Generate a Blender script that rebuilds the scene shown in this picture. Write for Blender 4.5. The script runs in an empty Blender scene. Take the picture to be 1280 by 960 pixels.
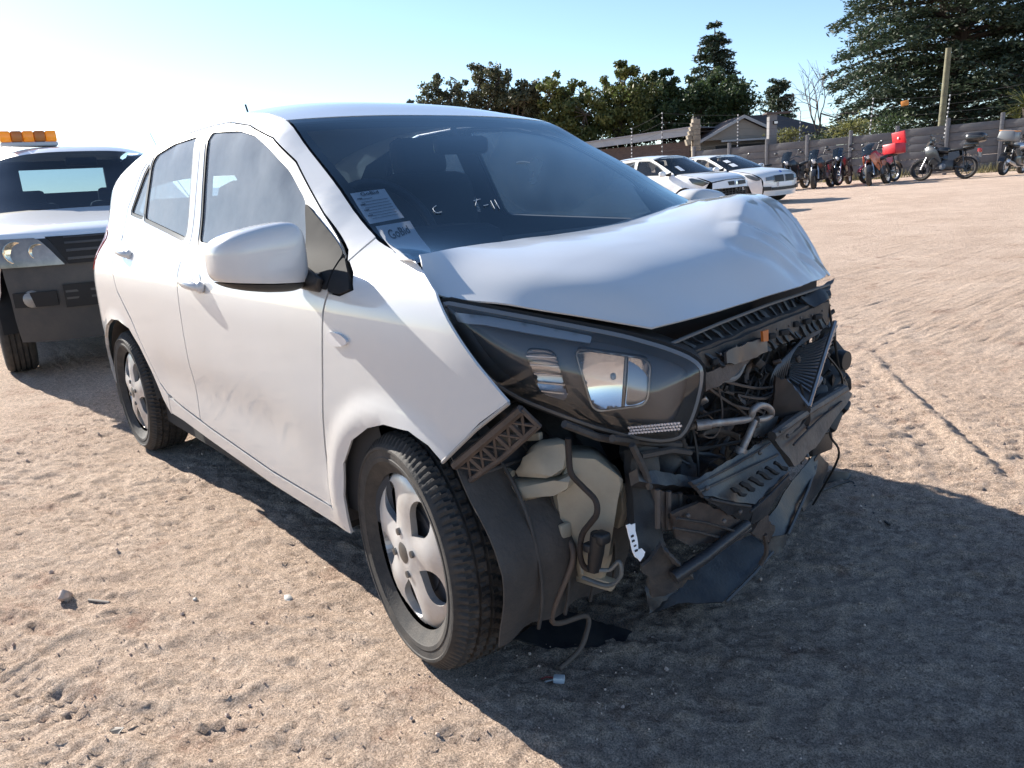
import bpy, bmesh, math, random
import numpy as np
from mathutils import Vector, Matrix, geometry, noise

# ---------------------------------------------------------------- camera, sky, sun, exposure
scene = bpy.context.scene
COL = scene.collection
CAM = np.array([1.4728, -1.6243, 1.1144])
cam_d = Vector((-0.752503, 0.610713, -0.246513)); cam_r = Vector((0.641002, 0.765089, -0.061279)); cam_u = Vector((-0.151180, 0.204129, 0.967200))
cd = bpy.data.cameras.new('camera'); cam = bpy.data.objects.new('camera', cd); COL.objects.link(cam)
cd.sensor_width = 36.0; cd.lens = 36.0 * 962.25 / 1280.0; cd.clip_start = .05; cd.clip_end = 3000
mw = Matrix.Identity(4)
for i in range(3):
    mw[i][0] = cam_r[i]; mw[i][1] = cam_u[i]; mw[i][2] = -cam_d[i]; mw[i][3] = CAM[i]
cam.matrix_world = mw
scene.camera = cam

SUN_EL = math.radians(26); SUN_AZ = math.radians(188)          # direction towards the sun, anticlockwise from +x
to_sun = Vector((math.cos(SUN_EL) * math.cos(SUN_AZ), math.cos(SUN_EL) * math.sin(SUN_AZ), math.sin(SUN_EL)))
world = bpy.data.worlds.new('World'); scene.world = world; world.use_nodes = True
wn = world.node_tree; bgn = wn.nodes['Background']
skyn = wn.nodes.new('ShaderNodeTexSky'); skyn.sky_type = 'NISHITA'; skyn.sun_disc = False
skyn.sun_elevation = SUN_EL; skyn.sun_rotation = math.pi / 2 - SUN_AZ
skyn.air_density = 1.0; skyn.dust_density = .6; skyn.ozone_density = 2.5; skyn.altitude = 1500
wn.links.new(skyn.outputs['Color'], bgn.inputs['Color']); bgn.inputs['Strength'].default_value = 0.09
sl = bpy.data.lights.new('sun', 'SUN'); sun = bpy.data.objects.new('sun', sl); COL.objects.link(sun)
sl.energy = 5.0; sl.angle = math.radians(.5); sl.color = (1.0, .94, .85)
sun.rotation_euler = to_sun.to_track_quat('Z', 'Y').to_euler()
scene.view_settings.view_transform = 'Standard'; scene.view_settings.look = 'None'
scene.view_settings.exposure = 1.28; scene.view_settings.gamma = 1.0
scene.cycles.max_bounces = 8; scene.cycles.transparent_max_bounces = 16
scene.cycles.caustics_reflective = False; scene.cycles.caustics_refractive = False

# ---------------------------------------------------------------- helpers
rng = np.random.default_rng(7); random.seed(7)
GR = np.array([.6302, .7765]); GD = np.array([-.7765, .6302])     # level directions: to the right, and away from the camera

def ground_z(x, y):
    dx, dy = np.asarray(x, float) - CAM[0], np.asarray(y, float) - CAM[1]
    lat = dx * GR[0] + dy * GR[1]; dep = dx * GD[0] + dy * GD[1]
    sp = lambda t: np.log1p(np.exp(np.clip(t, -40, 60)))
    return .010 * 1.2 * sp((np.minimum(dep, 90) - 6.0) / 1.2) + .020 * .8 * sp((np.minimum(lat, 60) - 1.6) / .8)

def M(name, col, rough=.6, metal=0., coat=0., spec=.5, var=.0, vscale=8., bump=0., bscale=60., col2=None, translucent=0.):
    m = bpy.data.materials.new(name); m.use_nodes = True
    nt = m.node_tree; b = nt.nodes['Principled BSDF']
    b.inputs['Base Color'].default_value = (*col, 1); b.inputs['Roughness'].default_value = rough
    b.inputs['Metallic'].default_value = metal; b.inputs['Coat Weight'].default_value = coat
    b.inputs['Coat Roughness'].default_value = .04; b.inputs['Specular IOR Level'].default_value = spec
    if var or bump or col2:
        tc = nt.nodes.new('ShaderNodeTexCoord')
    if var or col2:
        n = nt.nodes.new('ShaderNodeTexNoise'); n.inputs['Scale'].default_value = vscale; n.inputs['Detail'].default_value = 6
        n.inputs['Roughness'].default_value = .65
        nt.links.new(tc.outputs['Object'], n.inputs['Vector'])
        r = nt.nodes.new('ShaderNodeValToRGB')
        c2 = col2 if col2 else tuple(c * (1 - var) for c in col)
        r.color_ramp.elements[0].position = .35; r.color_ramp.elements[1].position = .68
        r.color_ramp.elements[0].color = (*col, 1); r.color_ramp.elements[1].color = (*c2, 1)
        nt.links.new(n.outputs['Fac'], r.inputs['Fac']); nt.links.new(r.outputs['Color'], b.inputs['Base Color'])
    if bump:
        n2 = nt.nodes.new('ShaderNodeTexNoise'); n2.inputs['Scale'].default_value = bscale; n2.inputs['Detail'].default_value = 5
        nt.links.new(tc.outputs['Object'], n2.inputs['Vector'])
        bm_ = nt.nodes.new('ShaderNodeBump'); bm_.inputs['Strength'].default_value = bump; bm_.inputs['Distance'].default_value = .01
        nt.links.new(n2.outputs['Fac'], bm_.inputs['Height']); nt.links.new(bm_.outputs['Normal'], b.inputs['Normal'])
    if translucent:
        out = nt.nodes['Material Output']; tr = nt.nodes.new('ShaderNodeBsdfTranslucent'); mx = nt.nodes.new('ShaderNodeMixShader')
        tr.inputs['Color'].default_value = (*[min(1, c * 1.6) for c in col], 1); mx.inputs['Fac'].default_value = translucent
        nt.links.new(b.outputs[0], mx.inputs[1]); nt.links.new(tr.outputs[0], mx.inputs[2]); nt.links.new(mx.outputs[0], out.inputs['Surface'])
    return m

def glass_mat(name, tint=(.8, .88, .92), ior=1.5, dust=.0, dcol=(.8, .8, .78), rough=.0, refl=(1, 1, 1)):
    """thin clear sheet: mirror-like reflection by angle, tinted see-through, and a film of dust"""
    m = bpy.data.materials.new(name); m.use_nodes = True; nt = m.node_tree
    nt.nodes.remove(nt.nodes['Principled BSDF']); out = nt.nodes['Material Output']
    tr = nt.nodes.new('ShaderNodeBsdfTransparent'); tr.inputs['Color'].default_value = (*tint, 1)
    gl = nt.nodes.new('ShaderNodeBsdfGlossy'); gl.inputs['Roughness'].default_value = rough; gl.inputs['Color'].default_value = (*refl, 1)
    fr = nt.nodes.new('ShaderNodeFresnel'); fr.inputs['IOR'].default_value = ior
    mx = nt.nodes.new('ShaderNodeMixShader')
    nt.links.new(fr.outputs[0], mx.inputs['Fac']); nt.links.new(tr.outputs[0], mx.inputs[1]); nt.links.new(gl.outputs[0], mx.inputs[2])
    last = mx
    if dust:
        df = nt.nodes.new('ShaderNodeBsdfDiffuse'); df.inputs['Color'].default_value = (*dcol, 1)
        tl = nt.nodes.new('ShaderNodeBsdfTranslucent'); tl.inputs['Color'].default_value = (*dcol, 1)
        m2 = nt.nodes.new('ShaderNodeMixShader'); m2.inputs['Fac'].default_value = .5
        nt.links.new(df.outputs[0], m2.inputs[1]); nt.links.new(tl.outputs[0], m2.inputs[2])
        tc = nt.nodes.new('ShaderNodeTexCoord'); n = nt.nodes.new('ShaderNodeTexNoise'); n.inputs['Scale'].default_value = 5; n.inputs['Detail'].default_value = 7
        nt.links.new(tc.outputs['Object'], n.inputs['Vector'])
        mp = nt.nodes.new('ShaderNodeMapRange'); mp.inputs[1].default_value = .3; mp.inputs[2].default_value = .75
        mp.inputs[3].default_value = dust * .6; mp.inputs[4].default_value = dust * 1.4
        nt.links.new(n.outputs['Fac'], mp.inputs[0])
        m3 = nt.nodes.new('ShaderNodeMixShader'); nt.links.new(mp.outputs[0], m3.inputs['Fac'])
        nt.links.new(mx.outputs[0], m3.inputs[1]); nt.links.new(m2.outputs[0], m3.inputs[2]); last = m3
    nt.links.new(last.outputs[0], out.inputs['Surface'])
    return m

def V(*a): return np.array(a, float)

CRUMPLE = 0.
class MB:
    """collects geometry for ONE mesh object"""
    def __init__(s): s.v = []; s.f = []
    def add(s, verts, faces):
        o = len(s.v); s.v.extend([tuple(map(float, q)) for q in verts]); s.f.extend([tuple(i + o for i in f) for f in faces]); return s
    def box(s, c, d, rot=None, taper=1.):
        c = np.array(c, float); h = np.array(d, float) / 2
        P = []
        for sz in (-1, 1):
            k = taper if sz > 0 else 1
            for sx, sy in ((-1, -1), (1, -1), (1, 1), (-1, 1)): P.append([sx * h[0] * k, sy * h[1] * k, sz * h[2]])
        P = np.array(P)
        if rot is not None: P = P @ np.array(rot_m(*rot)).T
        return s.add(P + c, [(3, 2, 1, 0), (4, 5, 6, 7), (0, 1, 5, 4), (1, 2, 6, 5), (2, 3, 7, 6), (3, 0, 4, 7)])
    def rbox(s, c, d, r=.02, rot=None, taper=1., seg=2):
        """box with rounded edges"""
        bm = bmesh.new(); bmesh.ops.create_cube(bm, size=1)
        for v in bm.verts:
            k = taper if v.co.z > 0 else 1
            v.co = Vector((v.co.x * d[0] * k, v.co.y * d[1] * k, v.co.z * d[2]))
        bmesh.ops.bevel(bm, geom=bm.edges[:], offset=min(r, min(d) * .45), segments=seg, profile=.5, affect='EDGES')
        R = rot_m(*rot) if rot is not None else np.eye(3)
        P = np.array([v.co for v in bm.verts]) @ R.T + np.array(c, float)
        bm.verts.index_update(); F = [[v.index for v in f.verts] for f in bm.faces]; bm.free()
        return s.add(P, F)
    def tube(s, pts, r, n=8, cap=True):
        pts = [np.array(p, float) for p in pts]; m = len(pts)
        rr = r if hasattr(r, '__len__') else [r] * m
        up = None; rings = []
        for i in range(m):
            t = pts[min(i + 1, m - 1)] - pts[max(i - 1, 0)]; t = t / (np.linalg.norm(t) + 1e-9)
            if up is None:
                a = V(0, 0, 1) if abs(t[2]) < .9 else V(1, 0, 0)
            else: a = up
            u = a - t * (a @ t); u /= np.linalg.norm(u) + 1e-9; up = u; w = np.cross(t, u)
            rings.append([pts[i] + rr[i] * (math.cos(2 * math.pi * k / n) * u + math.sin(2 * math.pi * k / n) * w) for k in range(n)])
        vs = [q for R in rings for q in R]; F = []
        for i in range(m - 1):
            for k in range(n):
                F.append((i * n + k, i * n + (k + 1) % n, (i + 1) * n + (k + 1) % n, (i + 1) * n + k))
        if cap: F += [tuple(range(n))[::-1], tuple(range((m - 1) * n, m * n))]
        return s.add(vs, F)
    def lathe(s, prof, n=32, axis='y', c=(0, 0, 0), closed=False, sq=None):
        """prof: (radius, offset along the axis)"""
        P = []; m = len(prof)
        for r, a in prof:
            for k in range(n):
                t = 2 * math.pi * k / n; u, w = r * math.cos(t), r * math.sin(t)
                P.append({'y': (u, a, w), 'z': (u, w, a), 'x': (a, u, w)}[axis])
        F = []
        for i in range(m if closed else m - 1):
            j = (i + 1) % m
            for k in range(n): F.append((i * n + k, i * n + (k + 1) % n, j * n + (k + 1) % n, j * n + k))
        return s.add(np.array(P) + np.array(c, float), F)
    def plate(s, pts, th, nrm=None, bev=0.):
        """flat polygon (3D points) given a thickness"""
        pts = np.array(pts, float); c = pts.mean(0)
        if CRUMPLE and np.ptp(pts, axis=0).max() > .035: return s.slab(pts, th, nrm)
        if nrm is None:
            nrm = np.zeros(3)
            for i in range(len(pts)): nrm += np.cross(pts[i] - c, pts[(i + 1) % len(pts)] - c)
        nrm = np.array(nrm, float); nrm /= np.linalg.norm(nrm); n = len(pts)
        a = pts + nrm * th / 2; b = pts - nrm * th / 2
        if bev:
            bm = bmesh.new(); va = [bm.verts.new(p) for p in a]; vb = [bm.verts.new(p) for p in b]
            bm.faces.new(va); bm.faces.new(vb[::-1])
            for i in range(n): bm.faces.new((va[i], vb[i], vb[(i + 1) % n], va[(i + 1) % n]))
            bmesh.ops.bevel(bm, geom=bm.edges[:], offset=bev, segments=1, affect='EDGES', clamp_overlap=True)
            bmesh.ops.triangulate(bm, faces=[f for f in bm.faces if len(f.verts) > 4])
            bm.verts.index_update(); P = [v.co[:] for v in bm.verts]; F = [[v.index for v in f.verts] for f in bm.faces]; bm.free()
            return s.add(P, F)
        F = [tuple(range(n)), tuple(range(2 * n - 1, n - 1, -1))] + [(i, i + n, (i + 1) % n + n, (i + 1) % n) for i in range(n)]
        return s.add(np.r_[a, b], F)
    def slab(s, pts, th, nrm=None):
        """plate with a dented face, slightly ragged outline and broken edges"""
        c = pts.mean(0)
        if nrm is None:
            nrm = np.zeros(3)
            for i in range(len(pts)): nrm += np.cross(pts[i] - c, pts[(i + 1) % len(pts)] - c)
        n = np.array(nrm, float); n /= np.linalg.norm(n); u = pts[1] - pts[0]; u -= n * (u @ n); u /= np.linalg.norm(u); w = np.cross(n, u)
        q = np.c_[(pts - c) @ u, (pts - c) @ w]; hgt = (pts - c) @ n
        if area2(q) < 0: q = q[::-1]; hgt = hgt[::-1]
        sz = np.ptp(q, axis=0).max(); q = dens(q, max(.012, sz / 14)); q = q + rng.normal(0, .0016, q.shape)
        v2, F = tri2d(q, [], max(.012, sz / 12)); a, b, d = v2[F[:, 0]], v2[F[:, 1]], v2[F[:, 2]]
        cr = (b[:, 0] - a[:, 0]) * (d[:, 1] - a[:, 1]) - (b[:, 1] - a[:, 1]) * (d[:, 0] - a[:, 0]); F = np.where((cr < 0)[:, None], F[:, ::-1], F)
        q0 = np.c_[(pts - c) @ u, (pts - c) @ w]; h0 = (pts - c) @ n; wt = 1 / (np.linalg.norm(v2[:, None] - q0[None], axis=2) ** 2 + 1e-4); base = (wt * h0).sum(1) / wt.sum(1)
        o = rng.uniform(0, 50, 3); am = CRUMPLE * min(1, sz / .15)
        ds = np.array([am * noise.noise(Vector((x * 16 + o[0], y * 16 + o[1], 0))) + am * .6 * noise.noise(Vector((x * 45, y * 45 + o[2], 3))) for x, y in v2]) + base
        ed = np.clip(seg_dist(v2, q) / .006, 0, 1); P = c + v2[:, :1] * u + v2[:, 1:] * w; m = len(P)
        T = P + n * (ds + th / 2 - (1 - ed) * th * .25)[:, None]; B = P + n * (ds - th / 2)[:, None]
        E = {(int(f[i]), int(f[(i + 1) % 3])) for f in F for i in range(3)}
        return s.add(np.r_[T, B], [tuple(f) for f in F] + [tuple(f[::-1] + m) for f in F] + [(u_, u_ + m, w_ + m, w_) for u_, w_ in E if (w_, u_) not in E])
    def grid(s, P, flip=False, closeu=False):
        P = np.array(P, float); a, b = P.shape[:2]; F = []
        for i in range(a - 1):
            for j in range(b - 1):
                q = (i * b + j, i * b + j + 1, (i + 1) * b + j + 1, (i + 1) * b + j); F.append(q[::-1] if flip else q)
        return s.add(P.reshape(-1, 3), F)
    def sheet(s, P, th):
        """grid of points thickened"""
        P = np.array(P, float); du = np.gradient(P, axis=0); dv = np.gradient(P, axis=1)
        n = np.cross(du, dv); n /= np.linalg.norm(n, axis=2, keepdims=True) + 1e-9
        Q = P - n * th; a, b = P.shape[:2]; o = a * b; F = []
        for i in range(a - 1):
            for j in range(b - 1):
                q = (i * b + j, (i + 1) * b + j, (i + 1) * b + j + 1, i * b + j + 1); F.append(q); F.append(tuple(k + o for k in q[::-1]))
        B = [(i, 0) for i in range(a)] + [(a - 1, j) for j in range(1, b)] + [(i, b - 1) for i in range(a - 2, -1, -1)] + [(0, j) for j in range(b - 2, 0, -1)]
        idx = [i * b + j for i, j in B]
        for k in range(len(idx)):
            u, w = idx[k], idx[(k + 1) % len(idx)]; F.append((w, u, u + o, w + o))
        return s.add(np.r_[P.reshape(-1, 3), Q.reshape(-1, 3)], F)
    def ell(s, c, d, n=12, m=8, p=2.):
        """super-ellipsoid"""
        f = lambda t: np.sign(t) * np.abs(t) ** (2. / p)
        P = []
        for i in range(m + 1):
            ph = -math.pi / 2 + math.pi * i / m
            for k in range(n):
                t = 2 * math.pi * k / n
                P.append((c[0] + d[0] / 2 * f(math.cos(ph)) * f(math.cos(t)), c[1] + d[1] / 2 * f(math.cos(ph)) * f(math.sin(t)), c[2] + d[2] / 2 * f(math.sin(ph))))
        F = [(i * n + k, i * n + (k + 1) % n, (i + 1) * n + (k + 1) % n, (i + 1) * n + k) for i in range(m) for k in range(n)]
        return s.add(P, F)
    def xf(s, R=None, t=(0, 0, 0)):
        P = np.array(s.v)
        if R is not None: P = P @ np.array(R).T
        s.v = [tuple(q) for q in P + np.array(t, float)]; return s
    def build(s, name, mat, parent=None, ang=35, loc=None, fix=False):
        me = bpy.data.meshes.new(name); me.from_pydata(s.v, [], s.f); me.validate(); me.update()
        if fix:
            bm = bmesh.new(); bm.from_mesh(me); bmesh.ops.recalc_face_normals(bm, faces=bm.faces[:]); bm.to_mesh(me); bm.free()
        if ang:
            me.polygons.foreach_set('use_smooth', [True] * len(me.polygons)); me.set_sharp_from_angle(angle=math.radians(ang))
        me.materials.append(mat)
        o = bpy.data.objects.new(name, me); COL.objects.link(o)
        if parent: o.parent = parent
        if loc is not None: o.location = loc
        return o

def rot_m(rx=0, ry=0, rz=0):
    return np.array(Matrix.Rotation(rz, 3, 'Z') @ Matrix.Rotation(ry, 3, 'Y') @ Matrix.Rotation(rx, 3, 'X'))
def ease(pts, n):
    """smooth curve (Catmull-Rom) through the points"""
    pts = np.array(pts, float); m = len(pts); out = []
    for i in range(m - 1):
        p0, p1, p2, p3 = pts[max(i - 1, 0)], pts[i], pts[i + 1], pts[min(i + 2, m - 1)]
        for t in np.linspace(0, 1, n, endpoint=False):
            out.append(.5 * (2 * p1 + (p2 - p0) * t + (2 * p0 - 5 * p1 + 4 * p2 - p3) * t * t + (3 * p1 - p0 - 3 * p2 + p3) * t ** 3))
    out.append(pts[-1]); return np.array(out)
def tag(o, label=None, cat=None, group=None, kind=None):
    if label: o['label'] = label
    if cat: o['category'] = cat
    if group: o['group'] = group
    if kind: o['kind'] = kind
    return o
def thing(name, label, cat, loc=(0, 0, 0), rz=0, group=None):
    o = bpy.data.objects.new(name, None); COL.objects.link(o); o.location = loc; o.rotation_euler = (0, 0, rz); o.empty_display_size = .2
    return tag(o, label, cat, group)
def copy_tree(o, parent=None):
    c = o.copy(); COL.objects.link(c)
    if parent: c.parent = parent
    for ch in list(o.children): copy_tree(ch, c)
    return c
def inpoly(P, poly):
    P = np.asarray(P); poly = np.asarray(poly); x, y = P[:, 0], P[:, 1]; c = np.zeros(len(P), bool); n = len(poly)
    for i in range(n):
        x1, y1 = poly[i]; x2, y2 = poly[(i + 1) % n]
        k = (y1 > y) != (y2 > y)
        with np.errstate(divide='ignore', invalid='ignore'):
            c ^= k & (x < (x2 - x1) * (y - y1) / (y2 - y1 + 1e-30) + x1)
    return c
def dens(poly, h):
    poly = [np.array(p, float) for p in poly]; out = []
    for i in range(len(poly)):
        a, b = poly[i], poly[(i + 1) % len(poly)]; k = max(1, int(math.ceil(np.linalg.norm(b - a) / h)))
        out += [a + (b - a) * t / k for t in range(k)]
    return np.array(out)
def seg_dist(P, poly):
    P = np.asarray(P, float); d = np.full(len(P), 1e9)
    for i in range(len(poly)):
        a = poly[i]; b = poly[(i + 1) % len(poly)]; ab = b - a
        t = np.clip(((P - a) @ ab) / (ab @ ab + 1e-12), 0, 1); d = np.minimum(d, np.linalg.norm(P - a - t[:, None] * ab, axis=1))
    return d
def area2(p): p = np.array(p); q = np.roll(p, -1, 0); return .5 * np.sum(p[:, 0] * q[:, 1] - q[:, 0] * p[:, 1])
def inset(poly, d):
    """polygon moved inwards by d"""
    p = np.array(poly, float)
    if area2(p) < 0: p = p[::-1]
    a = p - np.roll(p, 1, 0); b = np.roll(p, -1, 0) - p
    a /= np.linalg.norm(a, axis=1, keepdims=True) + 1e-9; b /= np.linalg.norm(b, axis=1, keepdims=True) + 1e-9
    na = np.c_[-a[:, 1], a[:, 0]]; nb = np.c_[-b[:, 1], b[:, 0]]; n = na + nb; n /= np.linalg.norm(n, axis=1, keepdims=True) + 1e-9
    k = d / np.clip((n * na).sum(1), .35, 1); return p + n * k[:, None]
def rnd(poly, r=.03, n=4):
    """rounds the corners of a polygon"""
    p = np.array(poly, float); out = []; m = len(p)
    for i in range(m):
        a, b, c = p[i - 1], p[i], p[(i + 1) % m]; la, lc = np.linalg.norm(a - b), np.linalg.norm(c - b)
        u = b + (a - b) / la * min(r, la * .4); w = b + (c - b) / lc * min(r, lc * .4)
        for t in np.linspace(0, 1, n): out.append((1 - t) ** 2 * u + 2 * t * (1 - t) * b + t * t * w)
    return np.array(out)
def tri2d(poly, holes, h):
    """triangles with inner points over a flat polygon with holes"""
    P = dens(poly, h); H = [dens(q, h) for q in holes]
    lo, hi = P.min(0), P.max(0); g = []
    for j, yy in enumerate(np.arange(lo[1] + h * .5, hi[1], h * .87)):
        for xx in np.arange(lo[0] + (h * .5 if j % 2 else 0), hi[0], h): g.append((xx, yy))
    g = np.array(g) if g else np.zeros((0, 2))
    if len(g):
        k = inpoly(g, P) & (seg_dist(g, P) > h * .45)
        for q in H: k &= ~inpoly(g, q) & (seg_dist(g, q) > h * .45)
        g = g[k]
    co = [tuple(q) for q in P]; ed = [(i, (i + 1) % len(P)) for i in range(len(P))]
    for q in H:
        o = len(co); co += [tuple(t) for t in q]; ed += [(o + i, o + (i + 1) % len(q)) for i in range(len(q))]
    co += [tuple(q) for q in g]
    r = geometry.delaunay_2d_cdt([Vector(q) for q in co], ed, [], 0, 1e-6)
    v2 = np.array([q[:] for q in r[0]]); F = np.array([f[:] for f in r[2]])
    c = v2[F].mean(1); k = inpoly(c, P)
    for q in H: k &= ~inpoly(c, q)
    return v2, F[k]
def surf_panel(mb, poly, holes, h, fun, depth=.014, flip=False):
    """polygon laid on a curved surface fun(a,b)->3D, its edges turned in by depth along the surface normal"""
    v2, F = tri2d(poly, holes, h); P = fun(v2[:, 0], v2[:, 1])
    e = 1e-3; nx = np.cross(fun(v2[:, 0] + e, v2[:, 1]) - P, fun(v2[:, 0], v2[:, 1] + e) - P); nx /= np.linalg.norm(nx, axis=1, keepdims=True) + 1e-12
    a, b, c = v2[F[:, 0]], v2[F[:, 1]], v2[F[:, 2]]
    cr = (b[:, 0] - a[:, 0]) * (c[:, 1] - a[:, 1]) - (b[:, 1] - a[:, 1]) * (c[:, 0] - a[:, 0])
    F = np.where((cr < 0)[:, None], F[:, ::-1], F)
    if flip: F = F[:, ::-1]; nx = -nx
    mb.add(P, [tuple(f) for f in F])
    if depth:
        cnt = {}
        for f in F:
            for i in range(3):
                u, w = int(f[i]), int(f[(i + 1) % 3]); cnt[(u, w)] = 1
        for (u, w) in cnt:
            if (w, u) not in cnt:
                mb.add([P[u], P[w], P[w] - nx[w] * depth, P[u] - nx[u] * depth], [(1, 0, 3, 2)])
    return mb

# ---------------------------------------------------------------- materials
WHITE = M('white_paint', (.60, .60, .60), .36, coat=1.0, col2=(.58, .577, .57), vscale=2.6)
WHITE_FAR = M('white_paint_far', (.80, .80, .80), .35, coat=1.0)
BLACKPL = M('black_plastic', (.022, .022, .024), .5, var=.4, vscale=25, bump=.12, bscale=300)
DUSTPL = M('dusty_black_plastic', (.030, .030, .033), .62, col2=(.085, .075, .066), vscale=14, bump=.15, bscale=200)
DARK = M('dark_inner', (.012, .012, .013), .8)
BLUEPL = M('dark_undertray_plastic', (.018, .020, .026), .38, col2=(.05, .047, .045), vscale=9, bump=.1, bscale=120)
RUBBER = M('tyre_rubber', (.022, .021, .021), .78, col2=(.06, .052, .045), vscale=18, bump=.15, bscale=220)
SEAL = M('rubber_seal', (.012, .012, .012), .5)
GREYPL = M('grey_liner_plastic', (.048, .042, .039), .7, col2=(.085, .073, .064), vscale=7, bump=.2, bscale=90)
BROWNPL = M('dirty_brown_bracket', (.10, .075, .062), .65, col2=(.05, .04, .036), vscale=20, bump=.2, bscale=120)
CREAM = M('cream_tank_plastic', (.42, .38, .30), .5, col2=(.30, .265, .205), vscale=6, bump=.06, bscale=40)
STEEL = M('bare_steel', (.45, .44, .43), .38, metal=.9, var=.35, vscale=20)
ALLOY = M('silver_hubcap', (.66, .66, .66), .36, metal=.45, col2=(.50, .46, .42), vscale=7)
CHROME = M('chrome_reflector', (.78, .79, .80), .06, metal=1)
FIN = M('condenser_fins', (.16, .16, .165), .45, metal=.7, var=.3, vscale=30)
BEAMM = M('bumper_beam_steel', (.13, .115, .105), .55, metal=.2, col2=(.07, .062, .06), vscale=15, bump=.2, bscale=70)
CABLE = M('cable_sleeve', (.03, .026, .024), .6)
RUSTC = M('dusty_cable', (.13, .095, .075), .7)
FABRIC = M('dark_seat_fabric', (.035, .037, .042), .9, bump=.1, bscale=400)
PAPER = M('white_paper', (.92, .92, .93), .6)
INK = M('black_ink', (.02, .02, .025), .6)
REDLENS = M('red_tail_lamp', (.45, .03, .02), .15, coat=1)
AMBER = M('amber_lens', (.85, .33, .02), .2, coat=.6)
CLEARL = M('clear_lens', (.65, .65, .66), .12, coat=1)
SIDEGLASS = glass_mat('side_glass', (.72, .80, .86), 1.52, dust=.50, dcol=(.78, .86, .94))
SIDEGLASS_B = glass_mat('far_side_glass', (.62, .80, .86), 1.52, dust=.26, dcol=(.50, .72, .86))
WSGLASS = glass_mat('windscreen_glass', (.94, .985, 1.0), 1.5, dust=0, refl=(.74, .92, 1.0))
LENSGLASS = glass_mat('headlamp_lens', (.92, .92, .92), 1.62, dust=.06, dcol=(.6, .6, .6))
HOUSING = M('headlamp_housing', (.085, .090, .10), .38, coat=.3)


def pch(xs, ys):
    xs = np.array(xs, float); ys = np.array(ys, float)
    h = np.diff(xs); d = np.diff(ys) / h
    m = np.zeros(len(xs)); m[0] = d[0]; m[-1] = d[-1]
    for i in range(1, len(xs) - 1):
        m[i] = 0 if d[i-1] * d[i] <= 0 else 2 * d[i-1] * d[i] / (d[i-1] + d[i])
    def f(x):
        x = np.clip(np.asarray(x, float), xs[0], xs[-1])
        i = np.clip(np.searchsorted(xs, x) - 1, 0, len(xs) - 2)
        t = (x - xs[i]) / h[i]
        return ((2*t**3 - 3*t**2 + 1) * ys[i] + (t**3 - 2*t**2 + t) * h[i] * m[i]
                + (-2*t**3 + 3*t**2) * ys[i+1] + (t**3 - t**2) * h[i] * m[i+1])
    return f
plan_w = pch([-2.99, -2.95, -2.88, -2.8, -2.65, -2.4, -1.5, -.6, 0, .2, .35, .5, .65],
             [.50, .62, .725, .775, .798, .797, .7975, .7975, .793, .785, .765, .715, .60])
prof_w = pch([.12, .22, .30, .45, .60, .78, .86, .91, .95, 1.0, 1.05, 1.2, 1.37, 1.43, 1.47],
             [-.07, -.030, -.016, -.008, 0, -.002, -.010, -.026, -.050, -.085, -.105, -.15, -.205, -.235, -.28])
edge_z = pch([-2.99, -2.9, -2.75, -2.3, -1.8, -1.35, -1.1, -.88, -.69, -.482, -.322, -.18, -.078, .10],
             [1.10, 1.2, 1.30, 1.39, 1.425, 1.425, 1.405, 1.359, 1.262, 1.154, 1.062, 1.004, .986, .975])
def W(x, z):
    x = np.asarray(x, float); z = np.asarray(z, float)
    w = plan_w(x) + prof_w(z)
    for hx, hz in ((0, .29), (-2.4, .29)):                  # flared wheel arches
        r = np.hypot(x - hx, z - hz)
        w = w + .013 * np.clip(1 - np.abs(r - .335) / .055, 0, 1) ** .8 * np.clip((z - .2) / .15, 0, 1)
    w = w - .007 * np.exp(-((z - .47) / .09) ** 2) * np.clip((x + 1.95) / .2, 0, 1) * np.clip((-.5 - x) / .2, 0, 1)
    t = np.clip((edge_z(x) - z) * .92, 0, .09)
    f = np.clip((.02 - x) / .15, 0, 1)
    return w - .055 * (1 - t / .09) ** 2 * f
def ws_pt(s, v):
    """windscreen surface: s from cowl (0) to roof (1), v from right (-1) to left (1)"""
    s = np.asarray(s, float); v = np.asarray(v, float)
    xe = -.08 - .80 * s; ze = edge_z(xe); ye = W(xe, ze) - .004
    xc = .03 - .879 * s; zc = .958 + .416 * s + .014 * np.sin(np.pi * s)
    k = 1 - np.abs(v) ** 2.3
    return np.stack([xe + (xc - xe) * k, v * ye, ze + (zc - ze) * k], -1)

# ---------------------------------------------------------------- the wrecked hatchback (x forwards, y to its left, origin under the front axle)
car = thing('wrecked_hatchback', 'white five-door hatchback with crumpled bonnet and its front bumper torn off, nearest the camera', 'car')
fr = lambda x, z: np.stack([x, -W(x, z), z], -1)
fro = lambda off: (lambda x, z: np.stack([x, -(W(x, z) + off), z], -1))
flo = lambda off: (lambda x, z: np.stack([x, W(x, z) + off, z], -1))

def both(name, poly, holes=(), h=.03, off=0., mat=WHITE, depth=.014, gap=.0025, parent=None, left=True):
    q = inset(poly, gap) if gap else np.array(poly, float)
    mb = MB(); surf_panel(mb, q, list(holes), h, fro(off), depth); a = mb.build(name, mat, parent or car, 30); b = None
    if left:
        mb = MB(); surf_panel(mb, q, list(holes), h, flo(off), depth, flip=True); b = mb.build(name, mat, (parent if parent in (None, car) else None) or car, 30)
    return a, b

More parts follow.
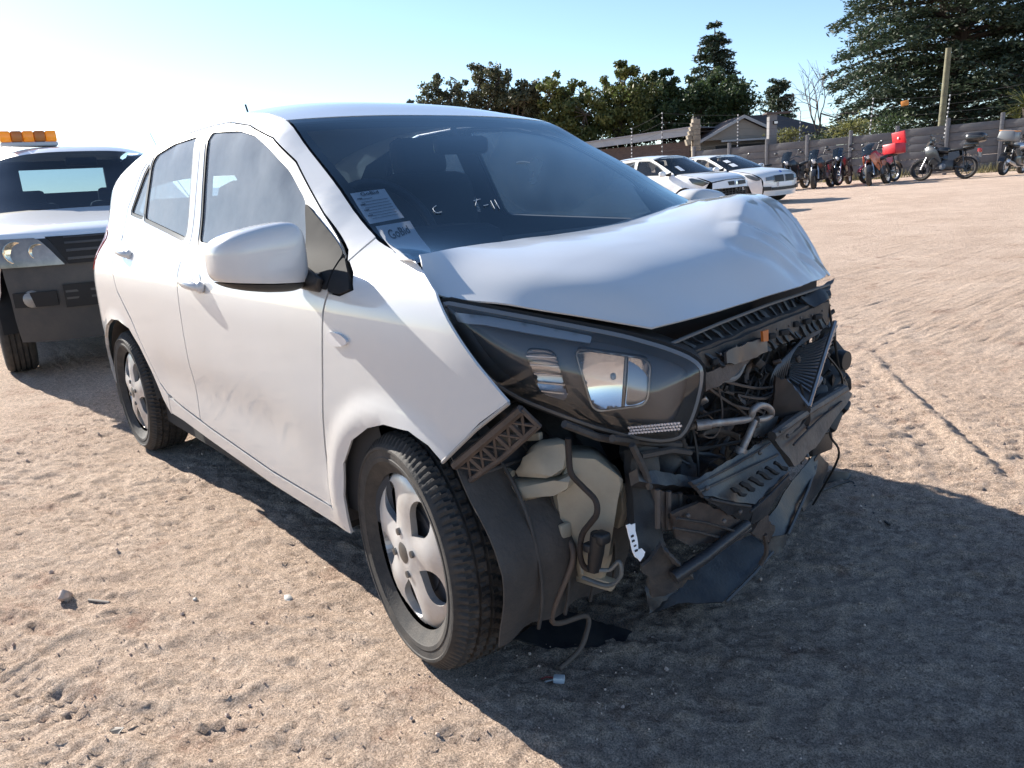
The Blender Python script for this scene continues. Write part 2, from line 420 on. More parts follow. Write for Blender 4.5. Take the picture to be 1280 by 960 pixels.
fglass = rnd([(-1.345, .998), (-1.432, 1.372), (-1.147, 1.352), (-.987, 1.322), (-.858, 1.276), (-.685, 1.197), (-.545, 1.112), (-.462, .965)], .03)
rglass = rnd([(-1.505, 1.010), (-1.575, 1.372), (-1.85, 1.366), (-2.05, 1.338), (-2.085, 1.30), (-2.088, 1.085)], .025)
qglass = rnd([(-2.112, 1.09), (-2.11, 1.30), (-2.175, 1.262), (-2.31, 1.112)], .02)
door_front = [(-.385, .30), (-.36, .476), (-.315, .66), (-.287, .787), (-.279, .847), (-.262, .895), (-.262, .935), (-.28, .985), (-.443, 1.078), (-.686, 1.224), (-.861, 1.304),
              (-1.084, 1.362), (-1.30, 1.393), (-1.492, 1.400), (-1.43, 1.0), (-1.405, .8), (-1.405, .6), (-1.42, .345), (-1.346, .338), (-.784, .304)]
door_rear = [(-1.424, .345), (-1.409, .6), (-1.409, .8), (-1.434, 1.0), (-1.496, 1.400), (-1.80, 1.396), (-2.04, 1.366), (-2.21, 1.285), (-2.37, 1.13), (-2.39, 1.03), (-2.36, .90), (-2.28, .78),
             (-2.12, .67), (-1.985, .53), (-1.885, .42), (-1.80, .385), (-1.65, .363)]
fender = [(-.38, .243), (-.38, .30), (-.355, .476), (-.310, .66), (-.282, .787), (-.274, .847), (-.257, .895), (-.20, .892), (-.146, .908), (-.182, .940), (-.235, .965),
          (-.222, float(edge_z(-.222)))] + [(float(x), float(edge_z(x))) for x in np.linspace(-.20, .06, 9)] + [(.10, .962), (.176, .923), (.191, .909), (.218, .885), (.271, .835), (.324, .786), (.391, .726), (.315, .673), (.203, .573),
          (.161, .599), (.094, .618), (-.006, .613), (-.086, .588), (-.18, .536), (-.25, .458), (-.285, .358), (-.298, .24)]
frame = [(-.240, .966), (-.272, .990), (-.443, 1.080), (-.686, 1.226), (-.861, 1.306), (-1.084, 1.364), (-1.30, 1.395), (-1.497, 1.402), (-1.80, 1.399), (-2.042, 1.369), (-2.214, 1.287), (-2.374, 1.131),
         (-2.393, 1.03), (-2.363, .898), (-2.282, .776), (-2.124, .662), (-1.979, .522), (-1.879, .413), (-1.80, .378), (-1.815, .293), (-1.883, .344), (-1.967, .453), (-2.07, .555), (-2.19, .62), (-2.32, .645),
         (-2.44, .64), (-2.56, .60), (-2.65, .53), (-2.70, .43), (-2.72, .25), (-2.92, .28), (-2.97, .40), (-2.985, .6), (-2.985, .9), (-2.96, 1.1), (-2.93, 1.15)] + [(float(x), float(edge_z(x))) for x in np.linspace(-2.9, -.226, 60)]
sill = [(-.298, .238), (-.39, .297), (-.784, .298), (-1.346, .332), (-1.65, .357), (-1.795, .372), (-1.81, .298), (-1.65, .295), (-1.386, .277), (-.824, .245)]
seal_out = inset(fglass, -.014); seal_r = inset(rglass, -.014); seal_q = inset(qglass, -.012)

fdoor, fdoor_l = both('front_door', door_front, [seal_out], .028, gap=.0015)
rdoor, rdoor_l = both('rear_door', door_rear, [seal_r, seal_q], .028)
both('front_fender', fender, [], .022, left=False, depth=.007)
cut = [p for p in fender if p[0] < .07 or p[1] > .93]                     # the far fender is torn away ahead of its wheel
mb = MB(); q = inset([p if p[0] < .12 else (.12, p[1]) for p in cut], .0025); surf_panel(mb, q, [], .022, flo(0), .014, flip=True); mb.build('front_fender', WHITE, car, 30)
both('side_frame', frame, [], .028, gap=.001)
both('sill', sill, [], .03)
for par, par_l, so, gl, nm in ((fdoor, fdoor_l, seal_out, fglass, 'door_window'), (rdoor, rdoor_l, seal_r, rglass, 'door_window'), (rdoor, rdoor_l, seal_q, qglass, 'quarter_window')):
    for sd in (1, -1):
        f = fro if sd == 1 else flo; p = par if sd == 1 else par_l
        mb = MB(); surf_panel(mb, gl, [], .05, f(-.008), 0, flip=sd < 0); mb.build(nm, SIDEGLASS if sd > 0 else SIDEGLASS_B, p, 60)
        mb = MB(); surf_panel(mb, so, [gl], .03, f(-.002), .010, flip=sd < 0); mb.build('window_seal', SEAL, p, 40)
# inner lining of the doors and sides (with the window openings), so the gaps read dark
lin = [(-.10, .30), (-.10, .90), (-.30, .96), (-.62, 1.15), (-.90, 1.29), (-1.2, 1.36), (-1.6, 1.385), (-2.0, 1.36), (-2.4, 1.28), (-2.7, 1.1), (-2.72, .70), (-2.4, .70), (-2.1, .66), (-1.9, .48), (-1.80, .30)]
for sd in (1, -1):
    mb = MB(); surf_panel(mb, lin, [inset(fglass, -.004), inset(rglass, -.004), inset(qglass, -.004)], .06, (fro if sd == 1 else flo)(-.035), 0, flip=sd < 0)
    mb.build('door_trim', FABRIC, car, 40)
# mirror corner trim and fender part of it
trim = rnd([(-.535, 1.110), (-.27, .982), (-.266, .90), (-.30, .905), (-.455, .955)], .015); trim2 = rnd([(-.262, .978), (-.182, .934), (-.150, .908), (-.199, .895), (-.258, .898)], .012)
GLOSSBLK = M('mirror_corner_trim', (.030, .031, .033), .75, spec=.08)
for q in (trim, trim2):
    for sd in (1, -1):
        mb = MB(); surf_panel(mb, q, [], .02, (fro if sd == 1 else flo)(.006), .012, flip=sd < 0)
        mb.build('mirror_corner_trim', GLOSSBLK, fdoor if sd == 1 and q is trim else (fdoor_l if sd == -1 and q is trim else car), 40)
# door handles
def handle(xc, zc, L, sd, par):
    y = float(W(xc, zc)); mb = MB(); n = 14
    P = []
    for i in range(n + 1):
        t = i / n; x = xc + L * (t - .5); z = zc - .02 * (t - .5) * 1.0 + .004 * math.sin(math.pi * t); off = .030 * math.sin(math.pi * min(1, max(0, t))) ** .45 + .001
        P.append((x, -(float(W(x, z)) + off), z))
    rr = [.008 + .010 * math.sin(math.pi * i / n) ** .5 for i in range(n + 1)]
    mb.tube(P, rr, 10)
    mb.ell((xc + L * .42, -(float(W(xc + L * .42, zc)) + .012), zc - .008), (.05, .03, .042), 12, 8)
    if sd < 0: mb.v = [(a, -b, c) for a, b, c in mb.v]; mb.f = [f[::-1] for f in mb.f]
    mb.build('handle', WHITE, par, 50)
    mb = MB(); q = [(xc + .055 * math.cos(t), zc + .006 + .030 * math.sin(t)) for t in np.linspace(0, 2 * math.pi, 20, endpoint=False)]
    surf_panel(mb, q, [], .015, (fro if sd == 1 else flo)(.0015), 0, flip=sd < 0); mb.build('handle_recess', M('handle_recess_paint', (.55, .55, .55), .4) if False else WHITE, par, 50)
for sd, a, b in ((1, fdoor, rdoor), (-1, fdoor_l, rdoor_l)):
    handle(-1.225, .868, .20, sd, a); handle(-2.195, .948, .19, sd, b)
# side repeater on the right fender
mb = MB(); q = [(-.212 + .050 * math.cos(t) * (1.0 + .25 * math.cos(t)), .788 + .017 * math.sin(t)) for t in np.linspace(0, 2 * math.pi, 24, endpoint=False)]
surf_panel(mb, q, [], .012, fro(.007), .010); mb.build('side_repeater', CLEARL, car, 60)
# tail lamps
tl = rnd([(-2.66, 1.03), (-2.70, .86), (-2.90, .83), (-2.965, .86), (-2.95, 1.02), (-2.78, 1.06)], .03)
for sd in (1, -1):
    mb = MB(); surf_panel(mb, tl, [], .03, (fro if sd == 1 else flo)(.004), .008, flip=sd < 0); mb.build('tail_lamp', REDLENS, car, 50)

# windscreen
S_, V_ = np.meshgrid(np.linspace(-.13, 1, 28), np.linspace(-.995, .995, 41), indexing='ij')
ws = MB().grid(ws_pt(S_, V_)).build('windscreen', WSGLASS, car, 80)
def ws_strip(s0, s1, v0, v1, n, m, off=-.016):
    A, B = np.meshgrid(np.linspace(s0, s1, n), np.linspace(v0, v1, m), indexing='ij'); P = ws_pt(A, B); P[..., 2] += off; P[..., 0] += off * .5
    return P
mb = MB(); mb.grid(ws_strip(.925, 1.0, -.99, .99, 4, 30)); mb.grid(ws_strip(0, .925, -.99, -.93, 24, 4)); mb.grid(ws_strip(0, .925, .93, .99, 24, 4)); mb.grid(ws_strip(0, .07, -.9, .9, 4, 30))
mb.build('windscreen_border', SEAL, ws, 80)
# roof
def roof_pt(s, v):
    xe = -.88 - 2.0 * s; ze = edge_z(xe); ye = W(xe, ze)
    xc = -.849 - 2.08 * s; zc = pch([-2.95, -2.8, -2.3, -1.8, -1.4, -1.1, -.849], [1.30, 1.345, 1.43, 1.472, 1.474, 1.443, 1.375])(xc)
    k = 1 - np.abs(v) ** 2.6
    return np.stack([xe + (xc - xe) * k, v * ye, ze + (zc - ze) * k], -1)
S_, V_ = np.meshgrid(np.linspace(0, 1, 40), np.linspace(-1, 1, 41), indexing='ij')
roof = MB().sheet(roof_pt(S_, V_), -.012).build('roof', WHITE, car, 50)
S_, V_ = np.meshgrid(np.linspace(.0, 1, 20), np.linspace(-.97, .97, 21), indexing='ij'); P = roof_pt(S_, V_); P[..., 2] -= .03
MB().grid(P, flip=True).build('headliner', M('headliner_cloth', (.25, .25, .25), .9), car, 60)
mb = MB(); mb.tube([(-2.42, 0, 1.42), (-2.44, 0, 1.46), (-2.51, 0, 1.60)], [.014, .006, .005], 8); mb.build('antenna', BLACKPL, roof, 60)
# rear window, tailgate, rear bumper
def rear_pt(s, v, o=0.):
    xe = pch([0, .3, 1], [-2.88, -2.955, -2.985])(s); ze = 1.215 - .93 * s; ye = W(xe, ze)
    xc = pch([0, .45, 1], [-2.935, -3.04, -3.05])(s); zc = 1.305 - 1.02 * s; k = 1 - np.abs(v) ** 3
    return np.stack([xe + (xc - xe) * k + o, v * ye, ze + (zc - ze) * k], -1)
for nm, s0, s1, mt in (('rear_window', .03, .36, SIDEGLASS_B), ('tailgate', .36, .70, WHITE), ('rear_bumper', .70, 1, WHITE)):
    A, B = np.meshgrid(np.linspace(s0, s1, 10), np.linspace(-1 if nm != 'rear_window' else -.92, 1 if nm != 'rear_window' else .92, 25), indexing='ij')
    MB().grid(rear_pt(A, B)).build(nm, mt, car, 60)

# bonnet: pushed back, buckled and folded on its left side
HC = np.array([
 [(.053, -.705, .987), (.148, -.738, .915), (.289, -.652, .889), (.389, -.560, .860), (.479, -.450, .827)],
 [(.010, -.570, .989), (.135, -.580, .961), (.275, -.535, .934), (.390, -.450, .896), (.490, -.350, .831)],
 [(-.030, -.370, .988), (.085, -.370, .981), (.235, -.340, .960), (.372, -.280, .915), (.474, -.210, .828)],
 [(-.040, -.120, .991), (.080, -.120, .989), (.225, -.120, .969), (.362, -.090, .920), (.456, -.060, .828)],
 [(-.095, .120, 1.002), (.040, .130, 1.008), (.200, .120, .993), (.350, .110, .928), (.445, .100, .829)],
 [(-.175, .350, 1.016), (-.010, .350, 1.038), (.145, .330, 1.038), (.285, .310, .955), (.415, .270, .827)],
 [(-.278, .615, 1.031), (-.090, .590, 1.046), (.085, .560, 1.044), (.215, .530, .970), (.369, .450, .819)]])
def catmull(P, n, axis):
    P = np.moveaxis(np.asarray(P), axis, 0); m = len(P); out = []
    for i in range(m - 1):
        p0, p1, p2, p3 = (P[i-1] if i else 2 * P[0] - P[1]), P[i], P[i+1], (P[i+2] if i + 2 < m else 2 * P[-1] - P[-2])
        for t in np.linspace(0, 1, n, endpoint=False):
            out.append(.5 * (2 * p1 + (p2 - p0) * t + (2 * p0 - 5 * p1 + 4 * p2 - p3) * t * t + (3 * p1 - p0 - 3 * p2 + p3) * t ** 3))
    out.append(P[-1]); return np.moveaxis(np.array(out), 0, axis)
HS = catmull(catmull(HC, 16, 0), 20, 1)
def crease(P, a, b, amp, wid):
    """a sharp dent line pressed along a-b (plan coordinates)"""
    a, b = np.array(a), np.array(b); ab = b - a; q = P[..., :2] - a; L = np.linalg.norm(ab); t = (q @ ab) / L / L; d = (q[..., 0] * ab[1] - q[..., 1] * ab[0]) / L
    k = np.clip(1 - np.abs(d) / wid, 0, 1) ** 1.3 * np.clip(np.minimum(t + .15, 1.15 - t) / .3, 0, 1)
    P[..., 2] += amp * k
crease(HS, (.17, .33), (.30, .10), .009, .06); crease(HS, (.24, .46), (.36, .30), -.010, .05); crease(HS, (.20, .48), (.38, .38), .009, .05)
crease(HS, (.30, .20), (.38, .30), .010, .035); crease(HS, (.02, .50), (.17, .33), .004, .06); crease(HS, (.33, .05), (.40, .2), -.010, .045)

for a_, b_, am_, wd_ in (((.14, .44), (.31, .37), .008, .020), ((.23, .18), (.37, .37), -.008, .022), ((.29, .27), (.39, .43), .008, .018), ((.31, .12), (.41, .26), .005, .016), ((.18, .52), (.33, .46), -.007, .020)): crease(HS, a_, b_, am_, wd_)
HS[..., 2] += np.vectorize(lambda x, y: .0016 * noise.noise(Vector((x * 9, y * 9, 1.7))))(HS[..., 0], HS[..., 1])
k = np.clip((HS[..., 1] - .2) / .25, 0, 1) * np.clip((HS[..., 0] - .22) / .15, 0, 1)          # torn, ragged left front corner
HS[..., 2] += k * np.vectorize(lambda x, y: .009 * noise.noise(Vector((x * 19, y * 19, 5))))(HS[..., 0], HS[..., 1])
hood = MB().sheet(HS, -.004).build('bonnet', WHITE, car, 32, fix=True)
HU = HS.copy(); HU[..., 2] -= .045; HU[..., 0] -= .030
MB().grid(HU[6:-8, 6:-6]).build('bonnet_inner_frame', DARK, hood, 60)
# cowl panel in front of the windscreen and a wiper on the far side
mb = MB(); A, B = np.meshgrid(np.linspace(0, 1, 5), np.linspace(-1, 1, 20), indexing='ij')
P = ws_pt(np.zeros_like(A) - .06, B * .86); P[..., 0] += A * .10; P[..., 2] -= A * .03 + .006; mb.grid(P); mb.build('cowl_panel', BLACKPL, car, 60)
for v0, v1 in ((.74, .95),):
    arm = [ws_pt(.015, v1) + V(.03, 0, .012), ws_pt(.03, .5 * v0 + .5 * v1) + V(.015, 0, .014), ws_pt(.07, v0) + V(.01, 0, .012)]
    mb = MB(); mb.tube(ease(arm, 6), .007, 6); mb.build('wiper_arm', BLACKPL, car, 60)

# door mirror (right and left)
def mirror(sd):
    n, m = 36, 32; c = V(-.385, -.884, .985); P = []
    for i in range(m + 1):
        ph = -math.pi / 2 + math.pi * i / m
        for k_ in range(n):
            t = 2 * math.pi * k_ / n; f = lambda a: np.sign(a) * abs(a) ** .52
            x, y, z = f(math.cos(ph)) * f(math.cos(t)), f(math.cos(ph)) * f(math.sin(t)), f(math.sin(ph))
            w = 1 + .16 * y                                # taller towards the door
            P.append((c[0] + .072 * x - .035 * (abs(y) ** 3) * (1 if y < 0 else .3), c[1] + .112 * y, c[2] + .079 * z * w * (1 - .10 * max(0, -y)) ))
    F = [(i * n + k_, i * n + (k_ + 1) % n, (i + 1) * n + (k_ + 1) % n, (i + 1) * n + k_) for i in range(m) for k_ in range(n)]
    P = np.array(P); up = F[n * 10:]; lo = F[n:n * 10]
    arm = MB(); arm.tube(ease([(-.40, -.80, .925), (-.36, -.78, .918), (-.31, -.765, .918)], 6), [.016] * 7 + [.022] * 6, 10); arm.plate([(-.44, -.80, .905), (-.30, -.783, .895), (-.27, -.785, .93), (-.42, -.755, .955)], .02, bev=.004)
    S = -1 if sd < 0 else 1
    def go(mb, nm, mt, par, ang=60):
        if S < 0: mb.v = [(a, -b, cc) for a, b, cc in mb.v]; mb.f = [f[::-1] for f in mb.f]
        return mb.build(nm, mt, par, ang)
    a = go(MB().add(P, up), 'door_mirror', WHITE, car, 70)
    go(MB().add(P - V(0, 0, .003), lo), 'mirror_lower_shell', BLACKPL, a, 70); go(arm, 'mirror_arm', BLACKPL, a)
    g = MB(); g.ell((c[0] - .068, c[1], c[2] + .004), (.02, .2, .13), 20, 10, 3); go(g, 'mirror_glass', CHROME, a)
mirror(1); mirror(-1)

# ---------------------------------------------------------------- wheels
def tyre_mb(R=.29, rim=.203, w=.175, n=288, tread=True, grooves=True):
    """outer face towards -y, centred on the axle"""
    hw = w / 2; prof = []
    prof += [(rim - .012, -hw * .78), (rim, -hw * .86), (rim + .006, -hw * .93), (rim + .018, -hw * 1.0), (rim + .020, -hw * 1.03), (rim + .030, -hw * 1.05), (rim + .032, -hw * 1.03), (rim + .048, -hw * 1.05), (rim + .050, -hw * 1.075), (rim + .056, -hw * 1.07), (R - .026, -hw * 1.0), (R - .014, -hw * .90), (R - .005, -hw * .80)]
    if tread:
        for c in (-.50, -.17, .17, .50):
            prof += [(R - .002, hw * (c - .135)), (R - .001, hw * (c - .055)), (R - .011, hw * (c - .04)), (R - .011, hw * (c + .04)), (R - .001, hw * (c + .055))]
    prof += [(R - .002, hw * .68), (R - .005, hw * .80), (R - .014, hw * .90), (R - .030, hw), (rim + .055, hw * 1.05), (rim + .03, hw * 1.02), (rim, hw * .86), (rim - .012, hw * .78)]
    P = []; m = len(prof)
    for i, (r, a) in enumerate(prof):
        for k in range(n):
            t = 2 * math.pi * k / n; rr = r
            if grooves and R - .03 < r:
                sl = (k + int(abs(a) / hw * 4 * (1 if a > 0 else -1))) % 3 == 0
                if abs(a) > hw * .6 and r > R - .02 and sl: rr -= .008
                elif r > R - .004 and (k + int(a / hw * 9)) % 5 == 0 and abs(a) < hw * .6: rr -= .007
            P.append((rr * math.cos(t), a, rr * math.sin(t)))
    F = [(i * n + k, i * n + (k + 1) % n, (i + 1) * n + (k + 1) % n, (i + 1) * n + k) for i in range(m - 1) for k in range(n)]
    return MB().add(P, F)
def hubcap_mb(R=.202, ns=5, ph=.3):
    """five broad spokes with waisted openings; faces -y"""
    def f(a, b):
        r = np.hypot(a, b); t = np.arctan2(b, a)
        d = .030 * np.clip((r - .04) / R, 0, 1) ** .8 - .014 * np.clip((r - .8 * R) / (.2 * R), 0, 1) ** 2 * 0 + .020 * np.clip((r / R - .86) / .14, 0, 1) ** 1.6
        d = d - .010 * np.exp(-((r - .62 * R) / (.28 * R)) ** 2) * (.5 + .5 * np.cos(ns * (t - ph)))
        return np.stack([a, -.074 + d - .012, b], -1)
    C = [(R * math.cos(t), R * math.sin(t)) for t in np.linspace(0, 2 * math.pi, 96, endpoint=False)]
    H = []
    for k in range(ns):
        t0 = ph + (k + .5) * 2 * math.pi / ns; q = []
        # opening: rounded triangle, wide at the rim, narrow near the hub, leaning to one side
        for u in np.linspace(0, 2 * math.pi, 28, endpoint=False):
            rr = .615 * R + .262 * R * math.cos(u); wd = (.168 + .090 * math.cos(u) - .035 * math.cos(2 * u)) * R
            a = math.sin(u) * wd; q.append((rr * math.cos(t0) - a * math.sin(t0), rr * math.sin(t0) + a * math.cos(t0)))
        H.append(q)
    mb = MB(); surf_panel(mb, C, H, .012, f, .018); return mb
DARKRIM = M('dark_steel_rim', (.10, .10, .11), .5, metal=.5)
def wheel(parent, pos, steer, sd=1):
    tyre = tyre_mb(); R = rot_m(0, 0, (0 if sd > 0 else math.pi) + steer)
    w = tyre.xf(R, pos).build('wheel', RUBBER, parent, 28)
    hubcap_mb().xf(R, pos).build('hubcap', ALLOY, w, 40)
    b = MB(); b.lathe([(.002, -.045), (.182, -.040), (.186, -.06), (.186, .07)], 40); b.lathe([(.0, -.030), (.11, -.048), (.112, .02)], 24)
    b.xf(R, pos).build('rim_and_brake', DARKRIM, w, 40)
    cp = MB(); cp.lathe([(.0005, -.090), (.020, -.089), (.027, -.086), (.029, -.07)], 24)
    for k in range(4):
        t = .3 + k * math.pi / 2; cp.lathe([(.0005, -.091), (.009, -.090), (.011, -.06)], 8, c=(.052 * math.cos(t), 0, .052 * math.sin(t)))
    cp.xf(R, pos).build('wheel_bolts', bpy.data.materials.get('dark_bolt') or M('dark_bolt', (.16, .16, .16), .35, metal=.8), w, 40)
    return w
wheel(car, (0, -.700, .29), math.radians(-7.1)); wheel(car, (-2.4, -.697, .29), 0); wheel(car, (-.13, .670, .29), math.radians(-3), -1); wheel(car, (-2.4, .697, .29), 0, -1)

# ---------------------------------------------------------------- underside, arches, engine bay
mb = MB(); mb.box((-1.25, 0, .25), (1.66, 1.46, .10)); mb.box((-2.45, 0, .33), (.78, 1.02, .14)); mb.box((-.1, 0, .27), (.66, .9, .08)); mb.tube([(-.6, .1, .19), (-1.9, .1, .19)], .03, 8)
mb.box((-2.86, 0, .42), (.10, 1.3, .30)); mb.build('underbody', DARK, car, 0)
for hx, r, sd in ((-2.39, .345, -1), (-2.39, .345, 1), (0, .335, -1), (0, .335, 1)):
    P = []
    for t in np.linspace(math.radians(5 if hx < -1 else 75), math.radians(200 if hx < -1 else 185), 24):
        P.append([(hx + r * math.cos(t) * (1.06 if hx < -1 else 1), sd * y, .29 + r * math.sin(t)) for y in np.linspace(.40, .775, 5)])
    MB().grid(P).build('wheel_arch_liner', GREYPL if hx > -1 else DUSTPL, car, 60)
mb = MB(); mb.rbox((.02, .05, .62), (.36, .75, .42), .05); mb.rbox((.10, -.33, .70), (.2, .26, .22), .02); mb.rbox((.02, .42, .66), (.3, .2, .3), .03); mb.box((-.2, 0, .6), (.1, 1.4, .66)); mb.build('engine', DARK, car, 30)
for sd in (1, -1):
    mb = MB(); mb.box((0, sd * .60, .62), (.40, .06, .12)); mb.box((0, sd * .585, .73), (.40, .05, .14)); mb.box((.0, sd * .58, .83), (.36, .05, .10)); mb.build('inner_wing', DARK, car, 0)
# cabin
mb = MB(); mb.rbox((-.30, 0, .86), (.62, 1.30, .20), .06); mb.rbox((-.42, -.35, .97), (.25, .36, .10), .04); mb.build('dashboard', M('dashboard_plastic', (.020, .022, .026), .65), car, 40)
for y in (-.35, .35):
    s = MB().rbox((-1.12, y, .62), (.52, .48, .18), .06).build('front_seat', FABRIC, car, 50)
    MB().rbox((-1.42, y, .90), (.16, .46, .62), .07, (0, -.22, 0)).build('backrest', FABRIC, s, 50)
    MB().rbox((-1.52, y, 1.27), (.10, .27, .17), .045, (0, -.15, 0)).build('headrest', FABRIC, s, 50)
s = MB().rbox((-2.0, 0, .66), (.5, 1.2, .2), .06).build('rear_bench', FABRIC, car, 50)
MB().rbox((-2.34, 0, .92), (.16, 1.2, .50), .06, (0, -.3, 0)).build('backrest', FABRIC, s, 50)
mb = MB(); ring = [V(0, .185 * math.cos(t), .185 * math.sin(t)) for t in np.linspace(0, 2 * math.pi, 33)]; mb.tube(ring, .016, 8, cap=False); mb.rbox((0, 0, 0), (.05, .14, .11), .02)
for a in (0, math.pi, -math.pi / 2): mb.tube([(0, .05 * math.cos(a), .05 * math.sin(a)), (0, .18 * math.cos(a), .18 * math.sin(a))], .014, 6)
mb.xf(rot_m(0, -.45, 0), (-.68, -.35, .99)).build('steering_wheel', BLACKPL, car, 50)
mb = MB(); mb.rbox((-.72, 0, 1.265), (.04, .22, .06), .02); mb.tube([(-.72, 0, 1.27), (-.76, 0, 1.325)], .01, 6); mb.build('rear_view_mirror', BLACKPL, car, 50)

# notices behind the windscreen
def ws_quad(c4):
    c4 = np.array(c4)
    def f(a, b, off=-.007):
        a = np.asarray(a, float); b = np.asarray(b, float)
        q = (1 - b)[..., None] * ((1 - a)[..., None] * c4[0] + a[..., None] * c4[1]) + b[..., None] * ((1 - a)[..., None] * c4[3] + a[..., None] * c4[2])
        P = ws_pt(q[..., 0], q[..., 1]); P = P + V(.5, 0, .86) * (off); return P
    return f
def text_mesh(body, ex=0.):
    cu = bpy.data.curves.new('lettering', 'FONT'); cu.body = body; cu.align_x = 'CENTER'; cu.align_y = 'CENTER'; cu.resolution_u = 3; cu.offset = ex
    ob = bpy.data.objects.new('lettering', cu); COL.objects.link(ob); bpy.context.view_layer.update()
    me = ob.evaluated_get(bpy.context.evaluated_depsgraph_get()).to_mesh()
    v = np.array([p.co[:] for p in me.vertices]); f = [tuple(p.vertices) for p in me.polygons]
    ob.to_mesh_clear(); bpy.data.objects.remove(ob); bpy.data.curves.remove(cu); return v, f
def notice(c4, label, big):
    f = ws_quad(c4); A, B = np.meshgrid(np.linspace(0, 1, 8), np.linspace(0, 1, 8), indexing='ij')
    o = MB().grid(f(A, B), flip=True).build('notice_sheet', PAPER, None, 60); tag(o, label, 'notice', 'paper notices inside the windscreen')
    v, fc = text_mesh('GoBid', .012); w = np.ptp(v[:, 0]); hgt = np.ptp(v[:, 1]); mb = MB()
    tw, th, cy = (.62, .14, .16) if big else (.52, .10, .10)
    mb.add(f(.5 + v[:, 0] / w * tw, cy - v[:, 1] / hgt * th, -.004), fc)
    if not big:
        for i in range(8):
            y = .24 + i * .09; x0, x1 = .14, (.90 if i else .5)
            mb.add(f(np.array([x0, x1, x1, x0]), np.array([y, y, y + .012, y + .012]), -.004), [(0, 1, 2, 3)])
            if i % 2 == 0: mb.add(f(np.array([.08, .22, .22, .08]), np.array([y - .035, y - .035, y - .012, y - .012]), -.004), [(0, 1, 2, 3)])
    mb.build('lettering', INK, o, 0)
notice([(0.4508, -0.9697), (0.4473, -0.8176), (0.2769, -0.8384), (0.2757, -0.979)], 'smaller lined white notice behind the windscreen, the upper of the two', False)
notice([(0.2566, -0.967), (0.2543, -0.8295), (-0.0234, -0.8937), (-0.2361, -1.0475)], 'white notice behind the windscreen next to the bonnet corner, the lower of the two', True)

# faint chalk strokes on the windscreen
CHALK = M('chalk_stroke', (.50, .54, .58), .8)
for st in ([(0.2972, -0.6881), (0.2824, -0.7136), (0.258, -0.7175), (0.2576, -0.693)], [(0.294, -0.5123), (0.2984, -0.4761)], [(0.3007, -0.4901), (0.2663, -0.5296)], [(0.2605, -0.4957), (0.2615, -0.4708)], [(0.2821, -0.4388), (0.2353, -0.4641)], [(0.2839, -0.4163), (0.232, -0.4433)], [(0.5185, -0.0191), (0.5232, 0.0254), (0.5145, 0.0697)]):
    pts = [ws_pt(a, b) + V(.0015, 0, .0025) for a, b in st]; MB().tube(ease(pts, 4) if len(pts) > 2 else pts, .0009, 5).build('chalk_mark', CHALK, ws, 60)

# ---------------------------------------------------------------- right headlamp
lens_px = [(0.1817, -0.7497, 0.9054), (0.2413, -0.6948, 0.8873), (0.312, -0.6297, 0.8656), (0.382, -0.5653, 0.844), (0.4513, -0.5016, 0.8211), (0.5086, -0.4492, 0.7958), (0.5464, -0.4151, 0.7732), (0.565, -0.3989, 0.7515), (0.5658, -0.4, 0.7208), (0.5611, -0.4067, 0.6819), (0.553, -0.4168, 0.641), (0.5389, -0.4323, 0.6031),
           (0.5065, -0.4631, 0.5956), (0.463, -0.5033, 0.607), (0.4061, -0.5554, 0.6307), (0.3464, -0.6095, 0.6631), (0.2985, -0.6527, 0.6918), (0.2626, -0.6846, 0.7235), (0.2342, -0.7088, 0.7649), (0.2109, -0.7278, 0.8124), (0.1926, -0.7422, 0.8593)]
LP = np.array(lens_px); LN = V(.68390599, -.72827937, .04337928); LO = LP.mean(0)
LA = V(.7289, .6846, 0); LA /= np.linalg.norm(LA); LA -= LN * (LA @ LN); LA /= np.linalg.norm(LA); LB = np.cross(LN, LA)
if LB[2] < 0: LB = -LB
l2 = np.c_[(LP - LO) @ LA, (LP - LO) @ LB]; l2 = rnd(l2, .02, 3)
def lens_f(off, poly, bulge=.045, k=.05):
    def f(a, b):
        d = seg_dist(np.c_[a, b], poly) * inpoly(np.c_[a, b], poly)
        return LO + np.asarray(a)[:, None] * LA + np.asarray(b)[:, None] * LB + (off + bulge * (1 - np.exp(-d / k)))[:, None] * LN
    return f
lamp = MB(); surf_panel(lamp, l2, [], .012, lens_f(.004, l2), 0); hl = lamp.build('headlamp', LENSGLASS, car, 80)
rimq = inset(l2, .007); mb = MB(); surf_panel(mb, l2, [rimq], .012, lens_f(.0055, l2), .035); mb.build('lens_rim', M('lens_rim_plastic', (.16, .165, .17), .18, coat=.6), hl, 60)
mb = MB(); surf_panel(mb, inset(l2, -.006), [], .03, lens_f(-.10, l2, .0), .0); surf_panel(mb, inset(l2, -.006), [inset(l2, .004)], .03, lens_f(-.004, l2, 0.), .10); mb.build('lamp_back', DARK, hl, 40)
def PL2(p): p = np.array(p); return V((p - LO) @ LA, (p - LO) @ LB)
main4 = [(0.3797, -0.5701, 0.799), (0.4897, -0.4685, 0.771), (0.4865, -0.4769, 0.6798), (0.4083, -0.5511, 0.6676)]; side4 = [(0.3067, -0.6385, 0.801), (0.3516, -0.5969, 0.7923), (0.3727, -0.5832, 0.689), (0.3298, -0.6226, 0.704)]
mb = MB(); surf_panel(mb, inset(l2, .004), [rnd([PL2(p) for p in q_], .018, 5) for q_ in (main4, side4)], .012, lens_f(-.045, l2, .055, .05), 0); mb.build('housing', HOUSING, hl, 60)
